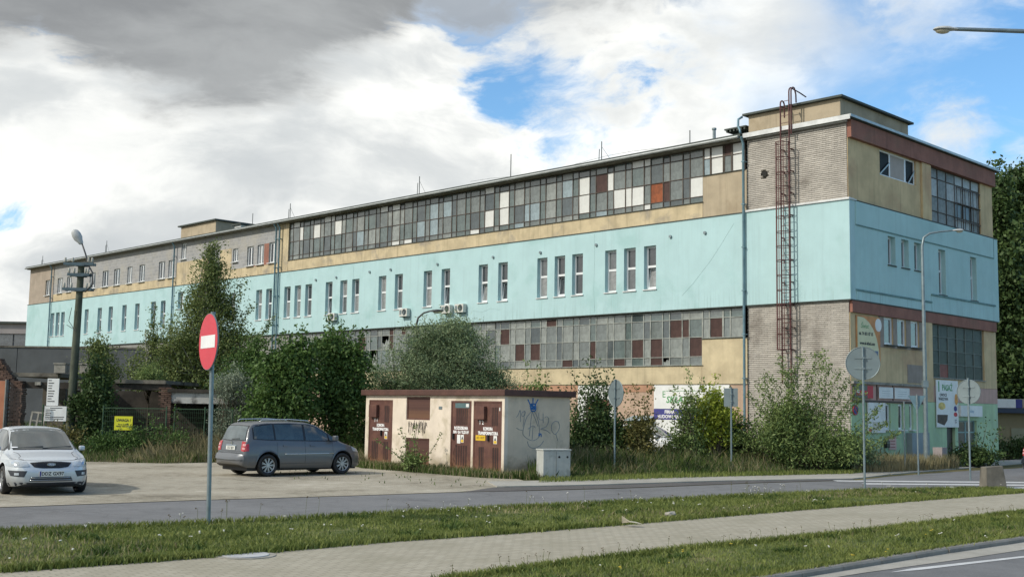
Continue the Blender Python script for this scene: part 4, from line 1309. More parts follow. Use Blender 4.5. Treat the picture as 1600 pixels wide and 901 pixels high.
P = edge_pts(road_low[2:12], 160, .3); P = P[vnoise(P, 1.3, 3) > .35]; weed_flowers('white_umbels', [tuple(p) for p in P], .08, .26, FLW, .009)
P = edge_pts(road_low[2:12], 200, .3); P = P[vnoise(P, .9, 6) > .2]; weed_flowers('dead_stalks', [tuple(p) for p in P], .14, .36, mat('dead_head', lin(96, 84, 60), .9, .1, 4), .010)
P = edge_pts(path_low[3:9], 90, .12); weed_flowers('dead_stalks', [tuple(p) for p in P], .1, .22, bpy.data.materials['dead_head'], .007)
P = scatter(verge_mid, 1.3); P = P[vnoise(P, 1.1, 7) > .15]; Q = np.repeat(P, 40, axis=0) + NP.normal(0, .09, (len(P) * 40, 2)); blades('weed_tufts', Q, .03, .11, .03, GR3, 1.2)
P = scatter(verge_near, 1.2); Q = np.repeat(P, 40, axis=0) + NP.normal(0, .07, (len(P) * 40, 2)); blades('weed_tufts', Q, .045, .08, .024, GR3, 1.2)
# stones and litter on the verge
def lump(name, x, y, z, r, m, label, cat, sq=.5, group=None):
    bm = bmesh.new(); bmesh.ops.create_icosphere(bm, subdivisions=2, radius=r)
    for v in bm.verts: v.co *= 1 + .25 * math.sin(v.co.x * 40 + x) * math.cos(v.co.y * 33 + y); v.co.z *= sq
    me = bpy.data.meshes.new(name); bm.to_mesh(me); bm.free(); me.materials.append(m)
    o = link(name, me, None, (x, y, z)); tag(o, label, cat, group); return o


lump('stone', 3.05, 21.9, .1, .11, CONC, 'grey rounded stone in the grass right of the crumpled paper', 'stone')
lit = MB(); lit.add([(0, 0, 0), (.1, .10, .03), (.24, .05, .02), (.34, -.1, 0), (.14, -.1, .03), (.0, .02, .12)], [(0, 4, 1, 5), (4, 2, 1), (4, 3, 2), (0, 5, 4), (5, 1, 0)])
lo_ = lit.build('crumpled_paper', mat('dirty_card', lin(186, 180, 160), .8, .1, 5), None, loc=(1.95, 20.05, .1)); md = lo_.modifiers.new('t', 'SOLIDIFY'); md.thickness = .006
tag(lo_, 'crumpled white cardboard lying at the edge of the footpath', 'litter')
mh = MB(); mh.tube([(0, 0, 0), (0, 0, .045)], .4, 36); mh2 = MB()
mho = empty('manhole_cover', (-3.45, 15.42, 0.0), 0, 'round concrete manhole cover at the footpath edge', 'manhole cover')
mh.build('concrete_ring', CONC, mho)
mh2.tube([(0, 0, .045), (0, 0, .055)], .31, 36); mh2.build('lid', mat('manhole_lid', lin(176, 178, 180), .6, .1, 5), mho)

# ------------------------------------------------------------------ kiosk (transformer station)
KB = Vector((-0.16, 34.6, 0))
KA = math.atan2(0.756, -0.654)       # x axis runs along the front to the far left corner, y = out of the front
kiosk = empty('transformer_kiosk', KB, KA, 'cream transformer kiosk with brown metal doors and flat brown roof', 'kiosk')
# in this frame: u = x (0..7.4), outward = +y ; the shaded end wall lies at x = 0, running to y = -2.7
CREAMW = mat('kiosk_cream_render', lin(216, 204, 188), .9, .06, 1.5, .2, 30, splash=lin(138, 126, 98), stain=lin(150, 140, 110), stain_amt=.5, stain_scale=1.2, streak=.15)
ENDW = mat('kiosk_end_render', lin(208, 192, 170), .9, .06, 1.5, .3, 40, splash=lin(120, 112, 88), stain=lin(150, 142, 124), stain_amt=.5, stain_scale=1.0, streak=.12)
KBR = mat('kiosk_brown_paint', lin(94, 62, 54), .6, .15, 3, 0, splash=lin(128, 92, 66), stain=lin(110, 80, 62), stain_amt=.5, stain_scale=3, streak=.3)
KROOF = mat('kiosk_roof_paint', lin(84, 56, 48), .7, .15, 2, .2, stain=lin(70, 46, 38), stain_amt=.6, stain_scale=1.5)
ops = [(5.78, 7.2, .1, 2.25), (3.7, 5.0, 1.61, 2.36), (3.7, 5.0, .15, 1.02), (1.57, 2.6, .1, 2.24), (.06, 1.46, .1, 2.24)]
ops = [(round(a, 2), round(b, 2), c, d) for a, b, c, d in ops]
ops[-1] = (.12, 1.47, .1, 2.24)
mb = MB()
wall(mb, lambda m_, a, b, c, d, e, f, q: m_.box(a, b, -d, -c, e, f, q), 0.0, 7.4, 0, 2.4, 0.0, .14, ops)
mb.build('front_wall', CREAMW, kiosk)
MB().box(0.002, .14, -2.7, -.141, 0, 2.4).box(.141, 7.398, -2.7, -2.56, 0, 2.4).box(7.26, 7.398, -2.559, -.141, 0, 2.4).build('end_wall', ENDW, kiosk)
MB().box(.15, 7.25, -2.5, -.35, .02, 2.38).build('interior', INTERIOR, kiosk)
MB().box(-.14, 7.54, -2.84, .13, 2.402, 2.59).build('flat_roof', KROOF, kiosk, bevel=.015)
MB().box(-.04, 7.44, -2.74, .05, 0, .09).build('plinth', CONC, kiosk)
slat = MB().add([(-.022, -.03, 0), (.022, .0, 0), (.022, .01, 0), (-.022, -.02, 0), (-.022, -.03, 1), (.022, .0, 1), (.022, .01, 1), (-.022, -.02, 1)], [(0, 3, 2, 1), (4, 5, 6, 7), (0, 1, 5, 4), (1, 2, 6, 5), (2, 3, 7, 6), (3, 0, 4, 7)]).mesh('slat', KBR)
for (a, b, c, d) in ops[1:3]:
    f = MB(); f.box(a, b, -.08, -.03, c, c + .05); f.box(a, b, -.08, -.03, d - .05, d); f.box(a, a + .05, -.08, -.03, c + .05, d - .05); f.box(b - .05, b, -.08, -.03, c + .05, d - .05)
    f.box(a + .05, b - .05, -.13, -.12, c + .05, d - .05)
    lv = f.build('louvre', KBR, kiosk)
    n = 15
    for k in range(n):
        s_ = link('slat', slat, lv, (a + .09 + k * (b - a - .18) / (n - 1), -.05, c + .05)); s_.scale = (1, 1, d - c - .1)


def kiosk_door(a, b, c, d, vents, n):
    f = MB(); f.box(a, b, -.06, -.02, c, d)
    dr = f.build('door', KBR, kiosk)
    e = MB(); e.box(a, b, -.02, -.005, c, c + .05); e.box(a, b, -.02, -.005, d - .05, d); e.box(a, a + .05, -.02, -.006, c + .05, d - .05); e.box(b - .05, b, -.02, -.006, c + .05, d - .05)
    e.build('door_frame', KBR, dr)
    for (va, vb, z0, z1, k) in vents:
        v = MB()
        for q in range(k):
            x = va + (vb - va) * (q + .5) / k
            v.box(x - .012, x + .012, -.0195, -.016, z0, z1)
            v.add([(x + .014, -.0195, z0), (x + .04, -.0195, z0), (x + .04, .006, z0), (x + .014, -.0195, z1), (x + .04, -.0195, z1), (x + .04, .006, z1)], [(0, 1, 2), (3, 5, 4), (0, 3, 4, 1), (1, 4, 5, 2), (2, 5, 3, 0)], 1)
        v.build('vent_slots', [BLACK, KBR], dr)
    return dr


XK = (-1, 0, 0)
WARN = mat('warning_yellow', lin(216, 178, 40), .6, .05, 4)
def sticker(dr, x, z, w=.16, h=.24):
    s_ = MB().box(x - w / 2, x + w / 2, -.019, -.014, z - h / 2, z + h / 2).build('warning_sticker', WHITEP, dr)
    MB().box(x - w * .42, x + w * .42, -.014, -.012, z - h * .45, z - h * .12).build('yellow_strip', WARN, dr)
    MB().add([(x - .05, -.012, z - .02), (x + .05, -.012, z - .02), (x, -.012, z + .08), (x - .05, -.014, z - .02), (x + .05, -.014, z - .02), (x, -.014, z + .08)], [(0, 2, 1), (3, 4, 5), (0, 1, 4, 3), (1, 2, 5, 4), (2, 0, 3, 5)]).build('black_triangle', TXT_BLACK, dr)


d1 = kiosk_door(*ops[0], [(5.98, 6.28, 1.5, 2.05, 3), (6.0, 6.3, .25, .85, 3), (6.6, 7.0, .25, .85, 4)], 1)
d3 = kiosk_door(*ops[4], [(.3, .6, 1.5, 2.05, 3), (.25, .55, .2, .85, 3), (.95, 1.2, .2, .85, 3)], 3)
d2 = kiosk_door(*ops[3], [(1.75, 2.35, 1.5, 2.0, 6), (1.75, 2.35, .25, .86, 5)], 2)
for dr, xa, xb, za, zb in ((d1, 6.62, 7.08, 1.66, 2.08), (d3, .85, 1.3, 1.68, 2.08)):
    MB().box(xa, xb, -.019, .10, za, zb).build('meter_hood', KBR, dr, bevel=.01)
for dr, x in ((d1, 6.42), (d3, .74), (d2, 2.45)):
    MB().box(x - .03, x + .03, -.019, .03, 1.04, 1.22).build('handle', BLACKGLOSS, dr)
text_on(d1, 'T 1', .16, TXT_WHITE, (6.78, -.014, 1.55), XK, bold=.004)
text_on(d1, 'KOMORA\nTRANSFORMATORA', .135, TXT_WHITE, (6.5, -.014, 1.32), XK, bold=.006, squash=.76)
text_on(d3, 'T 2', .16, TXT_WHITE, (1.1, -.014, 1.58), XK, bold=.004)
text_on(d3, 'KOMORA\nTRANSFORMATORA', .135, TXT_WHITE, (.78, -.014, 1.33), XK, bold=.006, squash=.76)
text_on(d2, 'ROZDZIELNIA\nNN  0,4 / 0,23 kV', .125, TXT_WHITE, (2.09, -.014, 1.33), XK, bold=.006, squash=.85)
sticker(d1, 6.17, 1.06); sticker(d3, .43, 1.08); sticker(d2, 2.02, 1.07, .14)
MB().box(2.12, 2.28, -.019, -.014, .92, 1.19).build('paper_notice', WHITEP, d2)
MB().box(.9, 1.36, -.019, -.013, 1.04, 1.2).build('yellow_plate', WARN, d3)
text_on(d3, 'KD 1077', .1, TXT_BLACK, (1.13, -.012, 1.12), XK)
MB().box(1.7, 2.4, -.019, -.012, 2.02, 2.17).build('teal_sticker', mat('teal_sticker', lin(84, 112, 116), .5, .1, 4), d2)
MB().box(1.72, 1.86, -.012, -.010, 2.05, 2.15).build('pale_sticker', WHITEP, d2)
MB().box(.22, .26, -.019, -.012, 1.95, 2.05).build('small_plate', WHITEP, d3)
MB().box(3.06, 3.22, .001, .02, 1.97, 2.06).build('number_plate', GALV, kiosk)
# scribble between the louvres
def stroke(path, r, m, parent, name='graffiti'):
    mb_ = MB(); mb_.tube(path, r, 4); return mb_.build(name, m, parent)
INK = mat('black_spray', lin(70, 66, 62), .7, .1, 4)
gb_ = MB(); r_ = random.Random(5)
for k in range(9):
    x = 4.78 - k * .11; pts = []
    for j in range(7): pts.append((x + r_.uniform(-.09, .09), .002, 1.1 + .47 * abs(math.sin(j * 1.3 + k)) + r_.uniform(-.03, .03)))
    gb_.tube(pts, .008, 4)
gb_.build('graffiti', INK, kiosk)
# end wall graffiti, v = distance from the front corner (frame y = -v), drawn at x = -.003
BLUEP = mat('blue_spray', lin(50, 110, 170), .7, .1, 4)
BLG = mat('grey_blue_spray', lin(108, 124, 138), .7, .1, 4)
def gv(v, z): return (-.001, -v, z)
def strokes(L, r, m): 
    mb_ = MB()
    for path in L:
        pts = [Vector(gv(*p)) for p in path]
        sm = []
        for i in range(len(pts) - 1):
            p0 = pts[max(i - 1, 0)]; p1 = pts[i]; p2 = pts[i + 1]; p3 = pts[min(i + 2, len(pts) - 1)]
            for j in range(4):
                t = j / 4
                sm.append(.5 * ((2 * p1) + (-p0 + p2) * t + (2 * p0 - 5 * p1 + 4 * p2 - p3) * t * t + (-p0 + 3 * p1 - 3 * p2 + p3) * t ** 3))
        sm.append(pts[-1]); mb_.tube(sm, r, 4)
    return mb_.build('graffiti', m, kiosk)
strokes([[(.47, 1.77), (.55, 1.85), (.62, 1.98), (.63, 1.63)], [(.78, 1.95), (.69, 1.9), (.7, 1.8), (.79, 1.82), (.83, 1.92), (.78, 1.95), (.78, 1.7), (.74, 1.5)],
         [(1.38, 1.92), (1.4, 1.72), (1.56, 1.7)], [(1.56, 1.9), (1.57, 1.6)], [(1.62, 1.76), (1.72, 1.8), (1.8, 1.7), (1.7, 1.5), (1.46, 1.42), (1.7, 1.38), (1.88, 1.28)],
         [(2.06, 1.66), (1.93, 1.56), (1.93, 1.38), (2.06, 1.26), (2.2, 1.36), (2.26, 1.5), (2.2, 1.64), (2.06, 1.66)], [(2.1, 1.28), (2.2, 1.05)]], .008, BLG)
strokes([[(1.12, 1.98), (.9, 1.78), (.78, 1.5), (.75, 1.26), (.95, 1.12), (1.15, 1.07), (1.35, 1.14), (1.42, 1.26), (1.38, 1.6), (1.28, 1.85), (1.15, 1.98)],
         [(1.1, 1.95), (1.05, 1.6), (1.0, 1.2)], [(1.1, 1.95), (1.25, 1.7), (1.35, 1.5)], [(1.15, 1.5), (1.12, 1.1)], [(.95, 1.42), (1.15, 1.52), (1.25, 1.45)], [(.93, 1.05), (1.0, .9), (1.2, .84), (1.45, .92), (1.6, 1.06)], [(.48, 1.45), (.6, 1.4), (.72, 1.38)]], .008, BLG)
strokes([[(.92, 2.31), (1.02, 2.14), (1.05, 2.0)], [(1.13, 2.36), (1.13, 2.0)], [(1.34, 2.32), (1.22, 2.14), (1.2, 2.0)], [(1.0, 2.1), (1.28, 2.1), (1.02, 2.04), (1.28, 2.03), (1.02, 2.16), (1.26, 2.16), (1.05, 1.98), (1.25, 1.98), (1.04, 2.18)]], .02, BLUEP)
strokes([[(1.4, 1.3), (1.4, 1.2), (1.48, 1.28), (1.5, 1.18)]], .016, BLUEP)

# concrete cable cabinet
CABM = mat('cable_cabinet_concrete', lin(172, 176, 172), .85, .08, 2, .2, stain=lin(120, 124, 118), stain_amt=.6, stain_scale=2.0, streak=.35)
cab = empty('cable_cabinet', (0.98, 33.35, 0), math.radians(22), 'pale grey concrete cable cabinet beside the kiosk end wall', 'cabinet')
MB().box(.0, .86, .0, .5, 0, .84).build('cabinet_body', CABM, cab, bevel=.012)
MB().box(-.02, .88, -.02, .52, .842, .88).build('lid', CABM, cab, bevel=.008)
MB().box(.40, .41, -.004, .0, .04, .82).box(.02, .85, -.004, .0, .1, .107).build('door_joint', CONCD, cab)
for x in (.5, .76):
    MB().tube([(x, .0, .66), (x, -.012, .66)], .032, 12).build('lock', BLACK, cab)

# concrete block at the crossing
blk = MB(); blk.add([(-.31, -.2, 0), (.33, -.2, 0), (.33, .2, 0), (-.31, .2, 0), (-.29, -.16, .6), (.22, -.18, .65), (.21, .16, .63), (-.28, .16, .6)], [(0, 3, 2, 1), (4, 5, 6, 7), (0, 1, 5, 4), (1, 2, 6, 5), (2, 3, 7, 6), (3, 0, 4, 7)])
bo = blk.build('concrete_block', CONCD, None, loc=(13.75, 33.1, 0), rot=(0, 0, .15), bevel=.02)
tag(bo, 'rough tapering concrete block standing at the tip of the verge', 'concrete block')

# ------------------------------------------------------------------ road signs
RED = mat('sign_red', lin(200, 48, 66), .45, .05, 3, 0, stain=lin(176, 60, 70), stain_amt=.4, stain_scale=5)
SWHITE = mat('sign_white', lin(222, 224, 224), .45, .04, 3)


def disc(mb, r, y0, y1, n=40, m=0, sq=1.0):
    mb.tube([(0, y0, 0), (0, y1, 0)], r, n, m); return mb


def sign_post(name, x, y, h, label, cat, group=None, r=.03, rz=0.0, lean=(0, 0), mt=GALV):
    t = empty(name, (x, y, 0), rz, label, cat, group)
    p = MB(); p.tube([(0, 0, -.05), (lean[0], lean[1], h)], r, 12); p.build('post', mt, t, auto=40)
    MB().tube([(lean[0], lean[1], h), (lean[0], lean[1], h + .02)], r + .006, 12).build('post_cap', mt, t)
    return t


# no entry, seen obliquely: the face points towards the camera and right
t = sign_post('no_entry_sign', -4.94, 19.29, 3.52, 'round red no entry sign with white bar on grey post', 'road sign', r=.036, lean=(-.07, 0))
fz = 3.04
def face_obj(mb_, name, m, par, z, rz, off=(0, 0)):
    o = mb_.build(name, m, par, loc=(off[0], off[1], z), rot=(0, 0, rz)); return o
# disc local axis = y ; rz turns it
rz = math.radians(-57)
face_obj(disc(MB(), .475, -.075, -.055), 'sign_plate', SIGNBACK, t, fz, rz, (-.06, 0))
face_obj(disc(MB(), .465, -.079, -.0752), 'red_disc', RED, t, fz, rz, (-.06, 0))
face_obj(MB().box(-.36, .36, -.0835, -.0792, -.105, .105), 'white_bar', SWHITE, t, fz, rz, (-.06, 0))
face_obj(MB().box(-.06, .06, -.055, -.03, -.2, -.16).box(-.06, .06, -.055, -.03, .16, .2), 'clamp', GALV, t, fz, rz, (-.06, 0))


def round_back(x, y, h, rad, zc, rz, label):
    t = sign_post('round_road_sign', x, y, h, label, 'road sign', 'road signs seen from behind')
    face_obj(disc(MB(), rad, .035, .05), 'sign_plate', SIGNBACK, t, zc, rz)
    rim = MB(); rim.tube([(rad * math.cos(k * PI / 20), .035, rad * math.sin(k * PI / 20)) for k in range(41)], .012, 5, cap=False)
    face_obj(rim, 'rim', SIGNBACK, t, zc, rz)
    cl = MB().box(-rad * .5, rad * .5, .02, .035, .13, .16).box(-rad * .5, rad * .5, .02, .035, -.16, -.13).box(-.045, .045, -.04, .02, .12, .17).box(-.045, .045, -.04, .02, -.17, -.12)
    face_obj(cl, 'clamp', GALV, t, zc, rz)
    return t


round_back(9.68, 31.69, 3.84, .45, 3.42, math.radians(-15), 'large round sign back in front of the brick corner')
round_back(14.67, 37.02, 3.22, .38, 2.8, math.radians(-45), 'smaller oval-looking round sign back right of the tall street lamp')
round_back(3.31, 36.56, 2.98, .42, 2.56, math.radians(-62), 'round sign back seen nearly edge-on, left of the saplings')
t = sign_post('square_road_sign', 7.51, 39.31, 2.86, 'rectangular sign back among the lime green bushes', 'road sign', 'road signs seen from behind')
face_obj(MB().box(-.25, .22, .03, .045, -.3, .32), 'sign_plate', SIGNBACK, t, 2.52, math.radians(-20))
face_obj(MB().box(-.04, .04, -.04, .03, .1, .14).box(-.04, .04, -.04, .03, -.14, -.1), 'clamp', GALV, t, 2.52, math.radians(-20))
t = sign_post('yield_sign', 13.95, 39.65, 2.72, 'triangular yield sign back beside the tall street lamp', 'road sign', 'road signs seen from behind')
tri = MB(); V = [(-.29, .03, .28), (.29, .03, .28), (0, .03, -.25)]; V += [(a, .045, c) for a, b, c in V]
tri.add(V, [(0, 1, 2), (3, 5, 4), (0, 3, 4, 1), (1, 4, 5, 2), (2, 5, 3, 0)])
face_obj(tri, 'sign_plate', PIPE, t, 2.42, math.radians(-8))
face_obj(MB().box(-.035, .035, -.04, .03, .1, .14), 'clamp', GALV, t, 2.32, math.radians(-22))
t = sign_post('thin_post', 14.3, 42.0, 2.5, 'thin bare metal post left of the tall street lamp', 'post', r=.022)

# ------------------------------------------------------------------ street lamps
LAMPG = mat('lamp_housing_grey', lin(176, 180, 180), .5, .06, 4, 0, stain=lin(140, 145, 140), stain_amt=.5, stain_scale=6)
LENS = mat('lamp_lens', lin(196, 190, 170), .25, .1, 5)


def cobra(parent, pos, direc, L=.7, w=.16, m=LAMPG, upv=(0, 0, 1)):
    """flattened lamp head, made of loft rings along direc"""
    d = Vector(direc).normalized(); side = d.cross(Vector(upv)).normalized(); u = side.cross(d)
    prof = [(0, .35, .35), (.06, .5, .5), (.2, .62, .6), (.4, .95, .85), (.65, 1.0, .9), (.85, .82, .7), (.96, .5, .4), (1.0, .12, .1)]
    mb_ = MB(); n = 14; b = 0
    for t_, a_, c_ in prof:
        for k in range(n):
            q = 2 * PI * k / n
            y = math.cos(q) * w * a_; z = math.sin(q) * w * .62 * c_
            if z < 0: z *= .45
            mb_.v.append(tuple(Vector(pos) + d * (t_ * L) + side * y + u * z))
    for i in range(len(prof) - 1):
        for k in range(n):
            mb_.f.append((i * n + k, i * n + (k + 1) % n, (i + 1) * n + (k + 1) % n, (i + 1) * n + k)); mb_.mi.append(0)
    mb_.f.append(tuple(reversed(range(n)))); mb_.mi.append(0)
    mb_.f.append(tuple(range((len(prof) - 1) * n, len(prof) * n))); mb_.mi.append(0)
    h = mb_.build('lamp_head', m, parent, auto=45)
    ln = MB(); P0 = Vector(pos) + d * (L * .62) - u * (w * .25)
    V = []
    for j in range(4):
        rr = math.cos(j * PI / 8)
        for k in range(12):
            q = 2 * PI * k / 12
            V.append(P0 + d * (math.cos(q) * L * .30 * rr) + side * (math.sin(q) * w * .78 * rr) - u * (math.sin(j * PI / 8) * w * .5))
    F = [(j * 12 + k, j * 12 + (k + 1) % 12, (j + 1) * 12 + (k + 1) % 12, (j + 1) * 12 + k) for j in range(3) for k in range(12)] + [tuple(range(36, 48))]
    ln.add(V, F); ln.build('lamp_lens', LENS, h, smooth=True)
    return h


# tall slim lamp in front of the gable
t = empty('street_lamp', (15.8, 44.0, 0), 0, 'tall slim pale street lamp with curved arm before the gable wall', 'street lamp')
MB().tube([(0, 0, 0), (0, 0, 4.2), (.0, 0, 8.5), (.06, 0, 8.85), (.3, .02, 9.02), (.7, .04, 9.1), (1.25, .06, 9.16)], [.085, .075, .055, .045, .04, .035, .03], 10).build('pole', GALV, t, auto=50)
MB().tube([(0, 0, 0), (0, 0, 1.4)], .11, 12).build('pole_base', GALV, t, auto=50)
cobra(t, (1.2, .06, 9.15), (1, .05, .05), .45, .12)
MB().box(-.1, .1, -.1, .1, 3.1, 3.35).build('junction_box', GALV, t)
# dark lamp behind the silvery shrub
t = empty('street_lamp', (-3.8, 46.0, 0), 0, 'short street lamp with dark curved arm rising behind the silvery shrub', 'street lamp')
DKL = mat('dark_lamp_metal', lin(62, 64, 66), .5, .1, 4)
MB().tube([(0, 0, 0), (0, 0, 5.3), (.06, 0, 5.58), (.28, 0, 5.78), (.55, 0, 5.86)], [.06, .045, .04, .035, .03], 8).build('pole', DKL, t, auto=50)
cobra(t, (.45, 0, 5.84), (1, 0, .06), .62, .13, DKL)
# lamp reaching in from the right, its pole outside the frame
t = empty('street_lamp', (11.4, 20.0, 0), 0, 'street lamp on a long horizontal arm at the top right edge', 'street lamp')
MB().tube([(0, 0, 0), (0, 0, 8.4), (-.3, 0, 8.76), (-1.0, 0, 8.84), (-2.3, 0, 8.87), (-3.55, 0, 8.89)], [.1, .08, .06, .045, .04, .034], 12).build('pole', GALV, t, auto=50)
cobra(t, (-3.5, 0, 8.88), (-1, 0, .0), .44, .105)

# concrete utility pole with lamp at the left
POLEM = mat('utility_pole_dark', lin(78, 84, 70), .85, .2, 2, .2, stain=lin(50, 56, 46), stain_amt=.6, stain_scale=1.5)
INSUL = mat('insulator_porcelain', lin(170, 170, 160), .3, .05, 4)
BLUEST = mat('crossarm_blue_steel', lin(66, 88, 98), .6, .15, 5)
t = empty('utility_pole', (-16.3, 43.0, 0), 0, 'dark concrete utility pole with insulators and tilted lamp', 'utility pole')
MB().tube([(.0, 0, 0), (.1, 0, 7.2)], [.17, .115], 12).build('pole', POLEM, t, auto=50)
for z, w in ((7.15, .62), (6.75, .45), (6.2, .6)):
    x = .1 * z / 7.2
    a = MB().box(x - w, x + w * .8, -.16, -.1, z - .05, z + .05).box(x - w, x + w * .8, .1, .16, z - .05, z + .05).box(x - .18, x + .18, -.2, .2, z - .08, z - .051).build('crossarm', BLUEST, t)
    for q in (x - w + .06, x - w * .45, x + w * .72, x + w * .5):
        i_ = MB(); i_.tube([(q, -.13, z + .05), (q, -.13, z + .12), (q, -.13, z + .16), (q, -.13, z + .2), (q, -.13, z + .24)], [.02, .055, .035, .05, .02], 8)
        i_.build('insulator', INSUL, a, smooth=True)
MB().tube([(.35, -.15, 6.1), (.62, -.15, 6.4), (.6, -.15, 6.8), (.4, -.1, 7.1), (.28, -.1, 7.5), (.08, -.1, 8.0)], .03, 8).build('lamp_arm', DKL, t, smooth=True)
cobra(t, (.1, -.1, 7.9), (-.5, -.1, .85), .62, .17, LAMPG, (0, -1, .3))
MB().tube([(.1, -.2, 4.6), (-.18, -.2, 5.0), (-.1, -.2, 5.5)], .012, 4).tube([(.1, -.2, 4.65), (-.25, -.2, 4.85)], .012, 4).build('wire_stub', DKL, t)
# ------------------------------------------------------------------ cars
def wheel_meshes(R, wd, spokes, rimm, rr=0.66):
    t = MB(); prof = [(rr * R, -wd / 2 + .01), (R * .9, -wd / 2), (R * .98, -wd / 2 + .02), (R, -wd / 2 + .05), (R, wd / 2 - .05), (R * .98, wd / 2 - .02), (R * .9, wd / 2), (rr * R, wd / 2 - .01)]
    n = 32
    for r, y in prof:
        for k in range(n): t.v.append((r * math.cos(2 * PI * k / n), y, r * math.sin(2 * PI * k / n)))
    for i in range(len(prof)):
        j = (i + 1) % len(prof)
        for k in range(n): t.f.append((i * n + k, j * n + k, j * n + (k + 1) % n, i * n + (k + 1) % n)); t.mi.append(0)
    tm = t.mesh('tyre', BLACK, True)
    r = MB()
    # barrel, lip, spokes; outer face at y = -wd/2
    for r0, r1, y0, y1 in ((rr * R, rr * R, -wd / 2 + .01, wd / 2 - .01), (rr * R, rr * R * .93, -wd / 2 + .005, -wd / 2 + .02)):
        b = len(r.v)
        for k in range(n): r.v.append((r0 * math.cos(2 * PI * k / n), y0, r0 * math.sin(2 * PI * k / n)))
        for k in range(n): r.v.append((r1 * math.cos(2 * PI * k / n), y1, r1 * math.sin(2 * PI * k / n)))
        for k in range(n): r.f.append((b + k, b + (k + 1) % n, b + n + (k + 1) % n, b + n + k)); r.mi.append(0)
    b = len(r.v); r.tube([(0, -wd / 2 + .01, 0), (0, -wd / 2 + .05, 0)], .06, 16)
    for k in range(spokes):
        for da in (-.09, .09):
            a = 2 * PI * k / spokes + da
            c = Vector((math.cos(a), 0, math.sin(a))); s = Vector((-math.sin(a), 0, math.cos(a)))
            r.obox(c * (rr * R * .5) + Vector((0, -wd / 2 + .025, 0)), c * (rr * R * .5 - .005), s * .011, Vector((0, .012, 0)))
    r.tube([(0, -wd / 2 + .07, 0), (0, -wd / 2 + .075, 0)], rr * R * .97, 24, 1)
    rm = r.mesh('rim', [rimm, BLACKGLOSS])
    return tm, rm


ALLOY = mat('alloy_rim', lin(170, 174, 178), .35, .05, 4, metal=.7)


